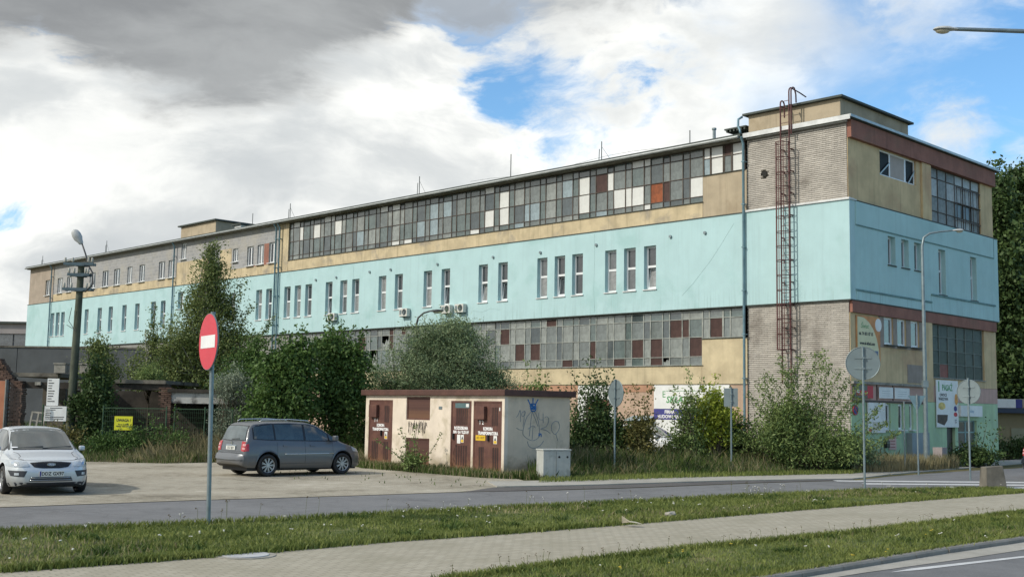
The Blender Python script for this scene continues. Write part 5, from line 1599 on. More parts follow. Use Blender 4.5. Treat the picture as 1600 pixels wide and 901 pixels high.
class Car:
    def __init__(s, L, Wd, top, belt, plan, wr, wheels, R, zb, paint, label, loc, rz, crown=.07, rimm=ALLOY, spokes=8, group=None):
        s.t = empty('parked_car', loc, rz, label, 'car', group)
        hw = Wd / 2
        xs = np.unique(np.concatenate([np.linspace(-L / 2, -L / 2 + .5, 22), np.linspace(-L / 2 + .5, L / 2 - .5, 90), np.linspace(L / 2 - .5, L / 2, 22)]))
        f = lambda K, x: float(np.interp(x, [k[0] for k in K], [k[1] for k in K]))
        def sm(K, x, e=.06): return (f(K, x - e) + 2 * f(K, x) + f(K, x + e)) / 4
        NS, NG, NR = 9, 6, 7
        rings = []
        Ra = R + .065
        for x in xs:
            e = .05 if abs(x) < L / 2 - .35 else .0
            zt = sm(top, x, e); zbelt = min(sm(belt, x, e), zt - .03); w = hw * f(plan, x)
            z0 = f(zb, x)
            arch = z0
            for xw in wheels:
                if abs(x - xw) < Ra: arch = max(arch, R + math.sqrt(Ra * Ra - (x - xw) ** 2) * 1.02)
            ring = [(0, min(z0, arch)), (w * .86, max(z0, arch)), ]
            for k in range(NS):
                q = k / (NS - 1)
                z = max(z0, arch) + (zbelt - max(z0, arch)) * q
                zz_ = (z - z0) / max(zbelt - z0, .01)
                pr = np.interp(zz_, [0, .12, .35, .6, .85, 1], [.94, .985, 1.0, .995, .965, .93])
                if arch > z0 + .02 and q < .12: pr += .012
                ring.append((w * pr, z))
            g = f(wr, x) * hw * min(1, f(plan, x) * 1.02); zre = max(zt - crown * min(1, f(plan, x)), zbelt + .005)
            for k in range(1, NG + 1):
                q = k / NG
                ring.append((w * .93 + (g - w * .93) * q + .012 * math.sin(PI * q), zbelt + (zre - zbelt) * (q ** .96)))
            for k in range(1, NR):
                a = k / (NR - 1) * PI / 2
                ring.append((g * math.cos(a), zre + (zt - zre) * math.sin(a)))
            rings.append([(x, y, z) for y, z in ring])
        n = len(rings[0]); full = []
        for r_ in rings:
            full.append(r_ + [(p[0], -p[1], p[2]) for p in reversed(r_[1:-1])])
        m = len(full[0])
        V = [p for r_ in full for p in r_]; F = []; MI = []
        for i in range(len(full) - 1):
            for k in range(m):
                F.append((i * m + k, (i + 1) * m + k, (i + 1) * m + (k + 1) % m, i * m + (k + 1) % m))
                MI.append(1 if k < 2 or k >= m - 2 else 0)
        for e, sgn in ((0, -1), (len(full) - 1, 1)):
            ring = full[e]; cz = (max(p[2] for p in ring) + min(p[2] for p in ring)) / 2
            prev = [e * m + k for k in range(m)]
            for sc_, dx in ((.85, .018), (.6, .034), (.3, .042)):
                b = len(V)
                for p in ring: V.append((p[0] + sgn * dx, p[1] * sc_, cz + (p[2] - cz) * sc_))
                for k in range(m):
                    q = (prev[k], prev[(k + 1) % m], b + (k + 1) % m, b + k)
                    F.append(q if sgn > 0 else tuple(reversed(q))); MI.append(0)
                prev = [b + k for k in range(m)]
            F.append(tuple(prev) if sgn > 0 else tuple(reversed(prev))); MI.append(0)
        mb_ = MB(); mb_.v = V; mb_.f = F; mb_.mi = MI
        s.body = mb_.build('body', [paint, BLACK], s.t)
        bm = bmesh.new(); bm.from_mesh(s.body.data); bmesh.ops.recalc_face_normals(bm, faces=bm.faces)
        s.bvh = BVHTree.FromBMesh(bm)
        bm.to_mesh(s.body.data); bm.free()
        smooth_by_angle(s.body.data, 38)
        tm, rm = wheel_meshes(R, .2, spokes, rimm)
        for xw in wheels:
            for sy in (1, -1):
                wo = link('wheel', tm, s.t, (xw, sy * (hw - .115), R), (0, 0, PI if sy > 0 else 0))
                link('rim', rm, wo)
        # dark wheel wells
        mb_ = MB()
        for xw in wheels: mb_.box(xw - Ra * .9, xw + Ra * .9, -hw * .6, hw * .6, .2, R + Ra * .8)
        mb_.box(-L / 2 + .25, L / 2 - .25, -hw * .8, hw * .8, .17, .34)
        mb_.build('underbody', BLACK, s.t)
        s.hw = hw; s.L = L

    def hit(s, axis, a, b, off):
        """axis: 'S+' left side, 'S-' right side -> (x,z);  'F','R' -> (y,z)"""
        if axis[0] == 'S':
            sg = 1 if axis == 'S+' else -1
            o = Vector((a, sg * 4, b)); d = Vector((0, -sg, 0))
        else:
            sg = 1 if axis == 'F' else -1
            o = Vector((sg * 6, a, b)); d = Vector((-sg, 0, 0))
        loc, nr, i, ds = s.bvh.ray_cast(o, d)
        if loc is None:
            loc, nr, i, ds = s.bvh.find_nearest(o + d * (4 - s.hw if axis[0] == 'S' else 6 - s.L / 2))
        if nr.dot(d) > 0: nr = -nr
        return loc + nr * off

    def patch(s, name, m, axis, topl, botl, nu=10, nv=6, off=.006, th=.006, parent=None, label=None):
        """area between two polylines of projected points"""
        def samp(L_, n):
            P_ = [Vector(p) for p in L_]
            d = [0]
            for a, b in zip(P_, P_[1:]): d.append(d[-1] + (b - a).length)
            out = []
            for k in range(n + 1):
                q = d[-1] * k / n
                i = max(j for j in range(len(d)) if d[j] <= q + 1e-9)
                if i >= len(P_) - 1: out.append(P_[-1]); continue
                t = (q - d[i]) / max(d[i + 1] - d[i], 1e-9)
                out.append(P_[i] + (P_[i + 1] - P_[i]) * t)
            return out
        A = samp(topl, nu); B = samp(botl, nu)
        mb_ = MB()
        for sh in (off, off - th):
            for j in range(nv + 1):
                for k in range(nu + 1):
                    p = A[k] + (B[k] - A[k]) * (j / nv)
                    mb_.v.append(tuple(s.hit(axis, p.x, p.y, sh)))
        N = (nu + 1) * (nv + 1)
        for j in range(nv):
            for k in range(nu):
                q = (j * (nu + 1) + k, j * (nu + 1) + k + 1, (j + 1) * (nu + 1) + k + 1, (j + 1) * (nu + 1) + k)
                mb_.f.append(q); mb_.mi.append(0)
        rim_ = [k for k in range(nu + 1)] + [j * (nu + 1) + nu for j in range(1, nv + 1)] + [nv * (nu + 1) + k for k in range(nu - 1, -1, -1)] + [j * (nu + 1) for j in range(nv - 1, 0, -1)]
        for i in range(len(rim_)):
            a, b = rim_[i], rim_[(i + 1) % len(rim_)]
            mb_.f.append((a, b, b + N, a + N)); mb_.mi.append(0)
        o = mb_.build(name, m, parent or s.t)
        bm = bmesh.new(); bm.from_mesh(o.data); bmesh.ops.recalc_face_normals(bm, faces=bm.faces)
        bm.to_mesh(o.data); bm.free()
        smooth_by_angle(o.data, 50)
        if label: o['label'] = label
        return o

    def line(s, name, m, axis, pts, r=.006, off=.002, n=8):
        P_ = []
        for a, b in zip(pts, pts[1:]):
            for k in range(n): P_.append(s.hit(axis, a[0] + (b[0] - a[0]) * k / n, a[1] + (b[1] - a[1]) * k / n, off))
        P_.append(s.hit(axis, *pts[-1], off))
        mb_ = MB(); mb_.tube(P_, r, 5)
        return mb_.build(name, m, s.t, smooth=True)


def car_paint(name, c, flake=.3, metal=.5):
    m, t, b = mat_base(name)
    co = t.n('ShaderNodeTexCoord').outputs['Object']
    n = t.noise(co, 3, 6, .6)
    sp = t.n('ShaderNodeSeparateXYZ'); t.L.new(co, sp.inputs[0])
    dirt = t.m('MULTIPLY', t.ss(t.m('ADD', sp.outputs[2], t.m('MULTIPLY', t.m('SUBTRACT', n, .5), .35)), .25, .6, 1, 0), .4)
    t.L.new(t.mix(dirt, c, lin(120, 112, 98)), b.inputs['Base Color'])
    b.inputs['Metallic'].default_value = metal
    b.inputs['Roughness'].default_value = .38
    b.inputs['Coat Weight'].default_value = .6; b.inputs['Coat Roughness'].default_value = .06
    return m


SILVER = car_paint('silver_paint', lin(196, 202, 206), metal=.35)
GREYP = car_paint('blue_grey_paint', lin(92, 96, 101), metal=.35)
WHITEPT = car_paint('white_paint', lin(215, 217, 218), metal=0)
HEADL = glass_mat('headlight_glass', lin(176, 184, 190), .08, .2)
TAILR = mat('tail_light_red', lin(170, 26, 36), .15, .15, 14, spec=.8)
TAILW = mat('tail_light_clear', lin(205, 150, 150), .15, .1, 8)
PLASTIC = mat('dark_bumper_plastic', lin(44, 48, 56), .5, .1, 4)
CHROME = mat('chrome', lin(200, 205, 208), .15, 0, metal=.9)
PLATE = mat('number_plate_white', lin(214, 216, 210), .4, .03, 4)

HT = [(-2.1, .66), (-2.04, .72), (-1.98, .98), (-1.75, 1.28), (-1.45, 1.42), (-.7, 1.485), (0, 1.48), (.35, 1.42), (1.18, .97), (1.3, .93), (1.75, .84), (1.95, .76), (2.04, .70), (2.1, .60)]
HB = [(-2.1, .60), (-1.9, .95), (-1.0, .97), (0, .93), (1.0, .90), (1.3, .86), (1.75, .77), (2.0, .66), (2.1, .56)]
HPL = [(-2.1, .66), (-2.05, .80), (-1.9, .92), (-1.6, .97), (-1, 1), (.9, 1), (1.4, .98), (1.7, .94), (1.9, .87), (2.02, .78), (2.1, .64)]
HWR = [(-2.1, .80), (-1.9, .70), (-1.5, .64), (0, .66), (.4, .68), (1.15, .80), (1.5, .82), (2.1, .84)]
HZ = [(-2.1, .34), (-1.9, .24), (-1, .2), (1, .2), (1.8, .2), (2.0, .21), (2.1, .26)]


def hatchback(loc, rz, paint, label, plate='DDZ GX97', group=None):
    c = Car(4.2, 1.82, HT, HB, HPL, HWR, (-1.32, 1.30), .315, HZ, paint, label, loc, rz, group=group)
    ws_t = [(-.58, 1.395), (-.3, 1.425), (0, 1.432), (.3, 1.425), (.58, 1.395)]; ws_b = [(-.72, .985), (-.4, .99), (0, .995), (.4, .99), (.72, .985)]
    c.patch('windshield_seal', BLACKGLOSS, 'F', [(a * 1.03, b + .012) for a, b in ws_t], [(a * 1.03, b - .018) for a, b in ws_b], 14, 8, .004)
    c.patch('windshield', G_CAR, 'F', ws_t, ws_b, 14, 8, .008)
    c.patch('sticker', TXT_WHITE, 'F', [(-.66, 1.03), (-.54, 1.03)], [(-.66, 1.005), (-.54, 1.005)], 3, 2, .011, .002)
    for s_ in (1, -1):
        c.patch('headlight', HEADL, 'F', [(s_ * .88, .775), (s_ * .66, .765), (s_ * .50, .735)], [(s_ * .86, .63), (s_ * .68, .625), (s_ * .46, .64)], 10, 6, .01)
        c.patch('indicator', CHROME, 'F', [(s_ * .78, .73), (s_ * .66, .73)], [(s_ * .78, .66), (s_ * .66, .66)], 4, 3, .013, .002)
        c.patch('fog_recess', PLASTIC, 'F', [(s_ * .84, .55), (s_ * .5, .545)], [(s_ * .80, .43), (s_ * .56, .41)], 8, 5, .006)
        c.patch('fog_lamp', HEADL, 'F', [(s_ * .74, .50), (s_ * .66, .50)], [(s_ * .74, .45), (s_ * .66, .45)], 3, 3, .012)
    c.patch('grille', BLACKGLOSS, 'F', [(-.44, .715), (-.2, .735), (0, .74), (.2, .735), (.44, .715)], [(-.36, .625), (-.2, .60), (0, .598), (.2, .60), (.36, .625)], 12, 5, .008)
    for z in (.63, .655, .68, .705): c.line('grille_bar', PLASTIC, 'F', [(-.36, z), (.36, z)], .005, .010)
    em = c.hit('F', 0, .672, .02)
    e_ = MB(); pts = [(0, .095 * math.cos(k * PI / 12), .036 * math.sin(k * PI / 12)) for k in range(24)]
    e_.add([(0.012,) + p[1:] for p in pts] + [(-.03,) + p[1:] for p in pts], [tuple(range(24))] + [(k, 24 + k, 24 + (k + 1) % 24, (k + 1) % 24) for k in range(24)])
    eo = e_.build('emblem', CHROME, c.t, loc=em)
    e2 = MB(); e2.add([(0.015, p[1] * .86, p[2] * .78) for p in pts] + [(.01, p[1] * .86, p[2] * .78) for p in pts], [tuple(range(24))] + [(k, 24 + k, 24 + (k + 1) % 24, (k + 1) % 24) for k in range(24)])
    e2.build('emblem_field', mat('emblem_grey_blue', lin(120, 135, 160), .3, 0), eo)
    text_on(eo, 'Ford', .05, TXT_WHITE, (.017, 0, 0), (0, 1, 0), shear=.3)
    c.patch('lower_intake', PLASTIC, 'F', [(-.42, .415), (0, .42), (.42, .415)], [(-.46, .32), (0, .315), (.46, .32)], 10, 4, .006)
    c.line('intake_trim', CHROME, 'F', [(-.42, .395), (.42, .395)], .007, .01); c.line('intake_trim', CHROME, 'F', [(-.44, .345), (.44, .345)], .006, .01)
    c.patch('bumper_lip', PLASTIC, 'F', [(-.85, .30), (0, .285), (.85, .30)], [(-.8, .22), (0, .21), (.8, .22)], 14, 3, .008)
    pc = c.hit('F', 0, .48, 0)
    po_ = MB().box(pc.x + .012, pc.x + .03, -.26, .26, .425, .54).build('number_plate', PLATE, c.t)
    MB().box(pc.x + .03, pc.x + .032, -.258, -.222, .428, .537).build('blue_band', TXT_BLUE, po_)
    text_on(po_, plate, .105, TXT_BLACK, (pc.x + .032, .02, .48), (0, 1, 0), squash=.92, bold=.003)
    c.line('hood_gap', BLACK, 'F', [(-.80, .80), (-.5, .765), (0, .755), (.5, .765), (.80, .80)], .005, 0)
    for s_ in (1, -1):
        c.line('hood_gap', BLACK, 'S+' if s_ > 0 else 'S-', [(1.2, .925), (1.6, .845), (1.85, .775)], .005, 0)
    for y in (-.35, .28):
        a = c.hit('F', y - .3, .995, .015); b = c.hit('F', y + .35, 1.03, .02)
        MB().tube([a, b], .009, 5).build('wiper', BLACKGLOSS, c.t)
    sw_t = [(-1.35, 1.33), (-.7, 1.405), (0, 1.40), (.25, 1.36), (.95, 1.02)]; sw_b = [(-1.5, 1.06), (-.7, .985), (0, .955), (.3, .95), (.95, .945)]
    for ax in ('S+', 'S-'):
        c.patch('window_seal', BLACKGLOSS, ax, sw_t, sw_b, 20, 6, .004)
        c.patch('side_window', G_CAR, ax, [(-.55, 1.385), (0, 1.385), (.25, 1.345), (.85, 1.045)], [(-.55, .99), (0, .97), (.3, .965), (.85, .965)], 12, 5, .008)
        c.patch('side_window', G_CAR, ax, [(-1.3, 1.315), (-.65, 1.385)], [(-1.42, 1.075), (-.65, 1.0)], 8, 5, .008)
        for x in (-.6, .95):
            c.line('door_gap', BLACK, ax, [(x, .94), (x, .62), (x - (.1 if x < 0 else 0), .33)], .004, 0)
        c.line('sill_gap', BLACK, ax, [(-.7, .32), (.95, .32)], .004, 0)
        c.patch('door_handle', paint, ax, [(-.35, .84), (-.18, .84)], [(-.35, .80), (-.18, .80)], 4, 2, .02, .02)
        c.patch('rub_strip', PLASTIC, ax, [(-.65, .60), (.92, .58)], [(-.65, .55), (.92, .53)], 10, 2, .012, .012)
        sg = 1 if ax == 'S+' else -1
        MB().box(.72, .84, sg * .86, sg * .99, .94, 1.05).build('wing_mirror', paint, c.t, bevel=.03)
        MB().box(.715, .722, sg * .88, sg * .98, .95, 1.04).build('mirror_glass', G_CAR, c.t)
        c.patch('tail_light', TAILR, 'R', [(sg * .84, 1.1), (sg * .68, 1.12)], [(sg * .86, .78), (sg * .66, .80)], 4, 6, .01)
    c.patch('rear_window', G_CAR, 'R', [(-.56, 1.34), (.56, 1.34)], [(-.66, 1.04), (.66, 1.04)], 10, 5, .008)
    MB().tube([(-.1, 0, 1.47), (-.16, 0, 1.62)], .006, 5).build('aerial', BLACKGLOSS, c.t)
    return c


hc = hatchback((-10.9, 26.65, 0.01), math.radians(-57), SILVER, 'silver hatchback seen from the front at the left edge')
hc.t.scale = (.96, .96, .96)

MT = [(-2.2, .60), (-2.17, .66), (-2.10, .70), (-2.07, 1.0), (-1.90, 1.45), (-1.78, 1.60), (-1.3, 1.645), (-.5, 1.66), (.2, 1.63), (.5, 1.56), (1.35, 1.08), (1.5, 1.02), (1.95, .87), (2.1, .76), (2.16, .68), (2.2, .58)]
MBL = [(-2.2, .56), (-2.05, 1.0), (-1, 1.02), (.5, .98), (1.2, .96), (1.6, .90), (1.95, .80), (2.12, .66), (2.2, .54)]
MPL = [(-2.2, .74), (-2.14, .86), (-2.0, .94), (-1.7, .98), (-1, 1), (.9, 1), (1.5, .97), (1.85, .9), (2.05, .8), (2.14, .72), (2.2, .6)]
MWR = [(-2.2, .86), (-2.05, .80), (-1.8, .72), (-1, .72), (.2, .72), (.6, .72), (1.35, .82), (2.2, .84)]
MZ = [(-2.2, .36), (-2.0, .27), (-1, .24), (1, .22), (1.9, .22), (2.2, .28)]


def mpv(loc, rz, paint, label):
    c = Car(4.4, 1.8, MT, MBL, MPL, MWR, (-1.33, 1.35), .335, MZ, paint, label, loc, rz, crown=.09, spokes=9)
    tp = [(-1.80, 1.50), (-1.3, 1.56), (-.5, 1.575), (.2, 1.54), (.45, 1.48), (1.18, 1.10)]; bt = [(-1.82, 1.10), (-1.3, 1.07), (-.5, 1.05), (.2, 1.035), (.6, 1.03), (1.2, 1.02)]
    for ax in ('S+', 'S-'):
        sg = 1 if ax == 'S+' else -1
        c.patch('window_seal', BLACKGLOSS, ax, tp, bt, 24, 6, .004)
        for a, b in (((-1.76, 1.47, -1.12, 1.54), (-1.78, 1.12, -1.12, 1.09)), ((-1.06, 1.545, -.08, 1.55), (-1.06, 1.085, -.08, 1.07)), ((0.0, 1.545, .42, 1.46, .82, 1.25), (0.0, 1.065, .4, 1.06, .82, 1.055)), ((.88, 1.22, 1.12, 1.10), (.88, 1.055, 1.14, 1.05))):
            A = [(a[i], a[i + 1]) for i in range(0, len(a), 2)]; B = [(b[i], b[i + 1]) for i in range(0, len(b), 2)]
            c.patch('side_window', G_CAR, ax, A, B, 10, 5, .008)
        c.line('chrome_strip', CHROME, ax, [(-.78, .66), (.98, .66)], .017, .012)
        for x in (-1.02, -.04, .98):
            c.line('door_gap', BLACK, ax, [(x, 1.02), (x, .66), (x + (.06 if x < -1 else 0), .40)], .004, 0)
        c.line('sill_gap', BLACK, ax, [(-.9, .38), (.95, .38)], .004, 0)
        for x in (-.82, .14): c.patch('door_handle', paint, ax, [(x, .93), (x + .18, .93)], [(x, .885), (x + .18, .885)], 4, 2, .025, .02)
        c.patch('wheel_arch_lip', paint, ax, [(-1.33 + .45 * math.cos(a_), .335 + .45 * math.sin(a_)) for a_ in [PI * k / 12 for k in range(1, 12)]], [(-1.33 + .405 * math.cos(a_), .335 + .405 * math.sin(a_)) for a_ in [PI * k / 12 for k in range(1, 12)]], 16, 2, .012, .01)
        c.patch('wheel_arch_lip', paint, ax, [(1.35 + .45 * math.cos(a_), .335 + .45 * math.sin(a_)) for a_ in [PI * k / 12 for k in range(1, 12)]], [(1.35 + .405 * math.cos(a_), .335 + .405 * math.sin(a_)) for a_ in [PI * k / 12 for k in range(1, 12)]], 16, 2, .012, .01)
        MB().box(.92, 1.06, sg * .88, sg * 1.06, 1.05, 1.21).build('wing_mirror', paint, c.t, bevel=.035)
        MB().tube([(-1.55, sg * .63, 1.625), (-1.45, sg * .64, 1.68), (-.5, sg * .64, 1.70), (.15, sg * .63, 1.66), (.25, sg * .62, 1.61)], .016, 6).build('roof_rail', CHROME, c.t, smooth=True)
        c.patch('tail_light', TAILR, 'R', [(sg * .755, 1.02), (sg * .58, 1.04)], [(sg * .765, .74), (sg * .60, .76)], 6, 8, .012)
        c.patch('tail_light', TAILR, ax, [(-2.05, .96), (-1.96, .97)], [(-2.09, .75), (-1.97, .76)], 5, 6, .012)
        c.patch('clear_lamp', TAILW, 'R', [(sg * .78, .96), (sg * .66, .965)], [(sg * .78, .90), (sg * .66, .905)], 4, 3, .018, .004)
        c.patch('clear_lamp', TAILW, 'R', [(sg * .78, .86), (sg * .66, .865)], [(sg * .78, .80), (sg * .66, .805)], 4, 3, .018, .004)
        c.patch('headlight', HEADL, ax, [(1.72, .86), (2.02, .80)], [(1.78, .72), (2.08, .68)], 6, 5, .01)
    c.patch('window_seal', BLACKGLOSS, 'R', [(-.58, 1.50), (0, 1.52), (.58, 1.50)], [(-.70, 1.06), (0, 1.04), (.70, 1.06)], 12, 6, .004)
    c.patch('rear_window', glass_mat('rear_glass', lin(78, 90, 94), .05, .2), 'R', [(-.55, 1.475), (0, 1.495), (.55, 1.475)], [(-.66, 1.085), (0, 1.065), (.66, 1.085)], 12, 6, .008)
    a = c.hit('R', .05, 1.09, .02); b = c.hit('R', -.38, 1.11, .02); MB().tube([a, b], .01, 5).build('wiper', BLACKGLOSS, c.t)
    c.patch('bumper_step', paint, 'R', [(-.78, .64), (0, .655), (.78, .64)], [(-.80, .50), (0, .50), (.80, .50)], 14, 4, .05, .05)
    c.line('bumper_gap', BLACK, 'R', [(-.8, .70), (0, .69), (.8, .70)], .006, 0)
    c.line('hatch_gap', BLACK, 'R', [(-.60, 1.05), (-.61, .76), (0, .72), (.61, .76), (.60, 1.05)], .004, 0)
    pc = c.hit('R', 0, .84, 0)
    po_ = MB().box(pc.x - .03, pc.x - .008, -.26, .26, .785, .895).build('number_plate', PLATE, c.t)
    text_on(po_, 'DDZ 8J24', .1, TXT_BLACK, (pc.x - .032, 0, .84), (0, -1, 0), squash=.92)
    e = c.hit('R', 0, 1.0, .0); MB().tube([(e.x + .02, 0, .98), (e.x - .02, 0, .98)], .05, 20).build('emblem', CHROME, c.t)
    c.patch('number_plate_lip', CHROME, 'R', [(-.3, .925), (.3, .925)], [(-.3, .912), (.3, .912)], 6, 1, .014)
    return c


ang = math.radians(43)
d_ = Vector((math.cos(ang), math.sin(ang)))
# rear wheel contact on the near side and mid point
ctr = Vector((-6.85, 32.7)) + d_ * 1.33 + Vector((-d_.y, d_.x)) * .8
mc = mpv((ctr.x, ctr.y, 0.01), ang, GREYP, 'grey people carrier parked beside the kiosk, seen from its rear corner')
mc.t.scale = (.94, .94, .94)
hatchback((5.6, 47.6, 0.0), math.radians(-30), WHITEPT, 'white car half hidden behind the saplings below the blue board', 'DDZ 2K18')
mpv((19.3, 38.6, 0.01), math.radians(20), car_paint('dark_blue_paint', lin(52, 56, 72)), 'dark car cut off by the right edge of the photo, red tail light showing')

# ------------------------------------------------------------------ plants
LEAVES = dict(
    birch=leaf_mat('birch_leaves', lin(70, 88, 44), lin(132, 144, 86), spot=.6),
    green=leaf_mat('green_leaves', lin(50, 76, 38), lin(102, 130, 66), spot=.7),
    dark=leaf_mat('dark_leaves', lin(46, 66, 36), lin(90, 112, 62), spot=.4),
    willow=leaf_mat('willow_leaves', lin(88, 108, 74), lin(148, 164, 124), spot=.6, trans=.2),
    silver=leaf_mat('silver_leaves', lin(110, 124, 104), lin(150, 160, 140), spot=.6, trans=.2),
    lime=leaf_mat('lime_leaves', lin(130, 144, 48), lin(176, 186, 78), spot=.6, trans=.35),
    sapling=leaf_mat('sapling_leaves', lin(76, 98, 50), lin(140, 158, 96), spot=.7),
    brown=leaf_mat('browning_leaves', lin(84, 84, 44), lin(128, 122, 72), spot=.8))
BARK = mat('bark', lin(84, 76, 64), .9, .2, 6, .4)
BARKB = mat('birch_bark', lin(170, 168, 158), .85, .2, 5, .3, stain=lin(50, 48, 44), stain_amt=.8, stain_scale=5)


def leaf_quads(C, size, asp=.5, down=.3):
    n = len(C)
    d = NP.normal(0, 1, (n, 3)); d[:, 2] -= down; d /= np.linalg.norm(d, axis=1)[:, None]
    r = NP.normal(0, 1, (n, 3)); s = np.cross(d, r); s /= np.linalg.norm(s, axis=1)[:, None]
    L = (size * NP.uniform(.6, 1.35, n))[:, None]
    return np.stack([C - d * L * .5, C + s * L * asp * .5, C + d * L * .5, C - s * L * asp * .5], 1).reshape(-1, 3)


def curve(p0, p1, bend=.1, n=6):
    p0, p1 = Vector(p0), Vector(p1); L = (p1 - p0).length
    off = Vector((rnd.uniform(-1, 1), rnd.uniform(-1, 1), rnd.uniform(-.3, .6))) * bend * L
    return [p0.lerp(p1, k / n) + off * math.sin(PI * k / n) for k in range(n + 1)]


def plant(name, label, cat, x, y, blobs=(), shoots=(), leaf='green', size=.11, asp=.5, trunk=None, bark=None, group=None, dens=1.0, down=.3):
    """blobs: (cx, cy, cz, rx, ry, rz, clumps, leaves per clump, clump radius); shoots: (x0,y0,x1,y1,z1,leaves,spread0,spread1)"""
    t = empty(name, (x, y, 0), 0, label, cat, group)
    tr = MB(); C = []
    base_top = Vector((0, 0, trunk[0])) if trunk else Vector((0, 0, .05))
    if trunk:
        path = curve((0, 0, -.05), (trunk[2] if len(trunk) > 2 else 0, 0, trunk[0]), .04, 8)
        tr.tube(path, [trunk[1] * (1 - .75 * k / 8) for k in range(9)], 8)
        base_path = path
    for (cx, cy, cz, rx, ry, rz, nc, nl, cr) in blobs:
        nc = int(nc * dens)
        for k in range(nc):
            v = Vector((rnd.gauss(0, 1), rnd.gauss(0, 1), rnd.gauss(0, 1))).normalized()
            lob = .80 + .26 * math.sin(5.3 * v.x + 3.1 * v.z + x) * math.cos(4.1 * v.z - 2.7 * v.y + y) + .16 * math.sin(9 * v.z + 7 * v.x + x * 2)
            v = v * lob * (rnd.random() ** .45) * 1.08
            c = Vector((cx + v.x * rx, cy + v.y * ry, cz + v.z * rz))
            if c.z < .15: c.z = .15 + rnd.random() * .3
            if k % 3 == 0:
                st = Vector((0, 0, .05))
                if trunk:
                    st = min(base_path[2:], key=lambda q: (q - c).length + abs(q.z - (c.z * .7)))
                else:
                    st = Vector((cx * .4 + rnd.uniform(-.2, .2), cy * .3, .0))
                tr.tube(curve(st, c, .1, 4), [.035 if trunk else .02, .028, .02, .012, .006], 4, 0, False)
            n = int(nl * rnd.uniform(.5, 1.4)); s_ = cr * rnd.uniform(.6, 1.3)
            P_ = NP.normal(0, 1, (n, 3)) * np.array([s_, s_, s_ * .75]) + np.array(c)
            C.append(P_)
    for (x0, y0, x1, y1, z1, nl, s0, s1) in shoots:
        p = curve((x0, y0, 0), (x1, y1, z1), .06, 8)
        tr.tube(p, [.022 * (1 - .85 * k / 8) for k in range(9)], 4, 0, False)
        q = NP.uniform(.12, 1.0, nl) ** .85
        A = np.array([tuple(v) for v in p]); i = np.minimum((q * 8).astype(int), 7); f = (q * 8 - i)[:, None]
        P_ = A[i] * (1 - f) + A[i + 1] * f
        C.append(P_ + NP.normal(0, 1, (nl, 3)) * (s0 + (s1 - s0) * q)[:, None] * np.array([1, 1, .6]))
    if tr.v: tr.build('trunk' if trunk else 'stems', bark or BARK, t, smooth=False)
    C = np.concatenate(C)
    C = C[C[:, 2] > .03]
    link('crown' if trunk else 'foliage', np_mesh('crown', leaf_quads(C, size, asp, down), 4, LEAVES[leaf]), t)
    return t


R_ = rnd.uniform
# tall birch before the turquoise wall: a narrow leader with ragged side spires
plant('birch_tree', 'tall ragged birch rising above the roof line, before the ochre wall', 'tree', -13.2, 50,
      [(0.1, 0, 7.9, .5, .4, 1.3, 80, 44, .18), (.75, 0, 6.2, .7, .5, 1.1, 60, 44, .18), (-.15, 0, 6.3, 1.0, .7, 1.3, 150, 54, .23), (-.6, 0, 4.6, 1.5, 1.1, 1.4, 180, 60, .28), (.7, 0, 4.4, 1.4, 1.0, 1.3, 150, 60, .26), (0, 0, 2.6, 2.4, 1.4, 1.6, 300, 70, .3), (-1.2, 0, 3.6, 1.2, .9, 1.2, 110, 60, .26)],
      [(0, 0, 1.5, 0, 7.5, 750, .16, .14), (0, 0, 1.9, 0, 6.4, 650, .16, .12), (0, 0, 2.5, 0, 5.3, 550, .15, .1), (.3, 0, 2.9, 0, 5.9, 500, .14, .09), (0, 0, -1.7, 0, 5.4, 600, .18, .12), (0, 0, .9, 0, 7.9, 800, .18, .12), (0, 0, -.7, .2, 8.3, 700, .2, .15), (0, 0, .2, .1, 9.2, 1300, .22, .15), (0, 0, -.2, .1, 8.9, 900, .22, .15)],
      leaf='birch', size=.11, trunk=(8.6, .13), bark=BARKB)
plant('birch_tree', 'thin young birch left of the tall ragged birch', 'tree', -15.9, 50,
      [(0, 0, 3.0, .8, .7, 1.5, 90, 50, .22), (.3, 0, 4.6, .3, .3, .9, 30, 36, .14)], [(0, 0, .3, 0, 6.3, 420, .16, .08), (0, 0, -.9, 0, 4.3, 220, .16, .08), (0, 0, .9, 0, 4.9, 220, .14, .08)], leaf='birch', size=.11, trunk=(5.2, .07), bark=BARKB)
plant('young_tree', 'bushy young tree right of the utility pole, before the far turquoise wall', 'tree', -17.9, 50.5,
      [(0, 0, 3.1, 1.0, .9, 1.2, 110, 55, .25), (-.2, 0, 4.2, .5, .5, .7, 40, 45, .18)], [(0, 0, -.2, 0, 5.2, 260, .16, .1)], leaf='birch', size=.11, trunk=(4.2, .08))
plant('young_tree', 'leafy young tree between the birch and the parked people carrier', 'tree', -10.9, 47.5,
      [(0, 0, 2.6, 1.4, 1.2, 1.3, 160, 60, .28), (0.2, 0, 4.0, .7, .6, .8, 50, 50, .2)], [(0, 0, .9, 0, 5.5, 240, .15, .08), (0, 0, 1.5, 0, 5.0, 240, .15, .08), (0, 0, .3, 0, 5.1, 240, .15, .08)], leaf='green', size=.12, trunk=(4.0, .1))
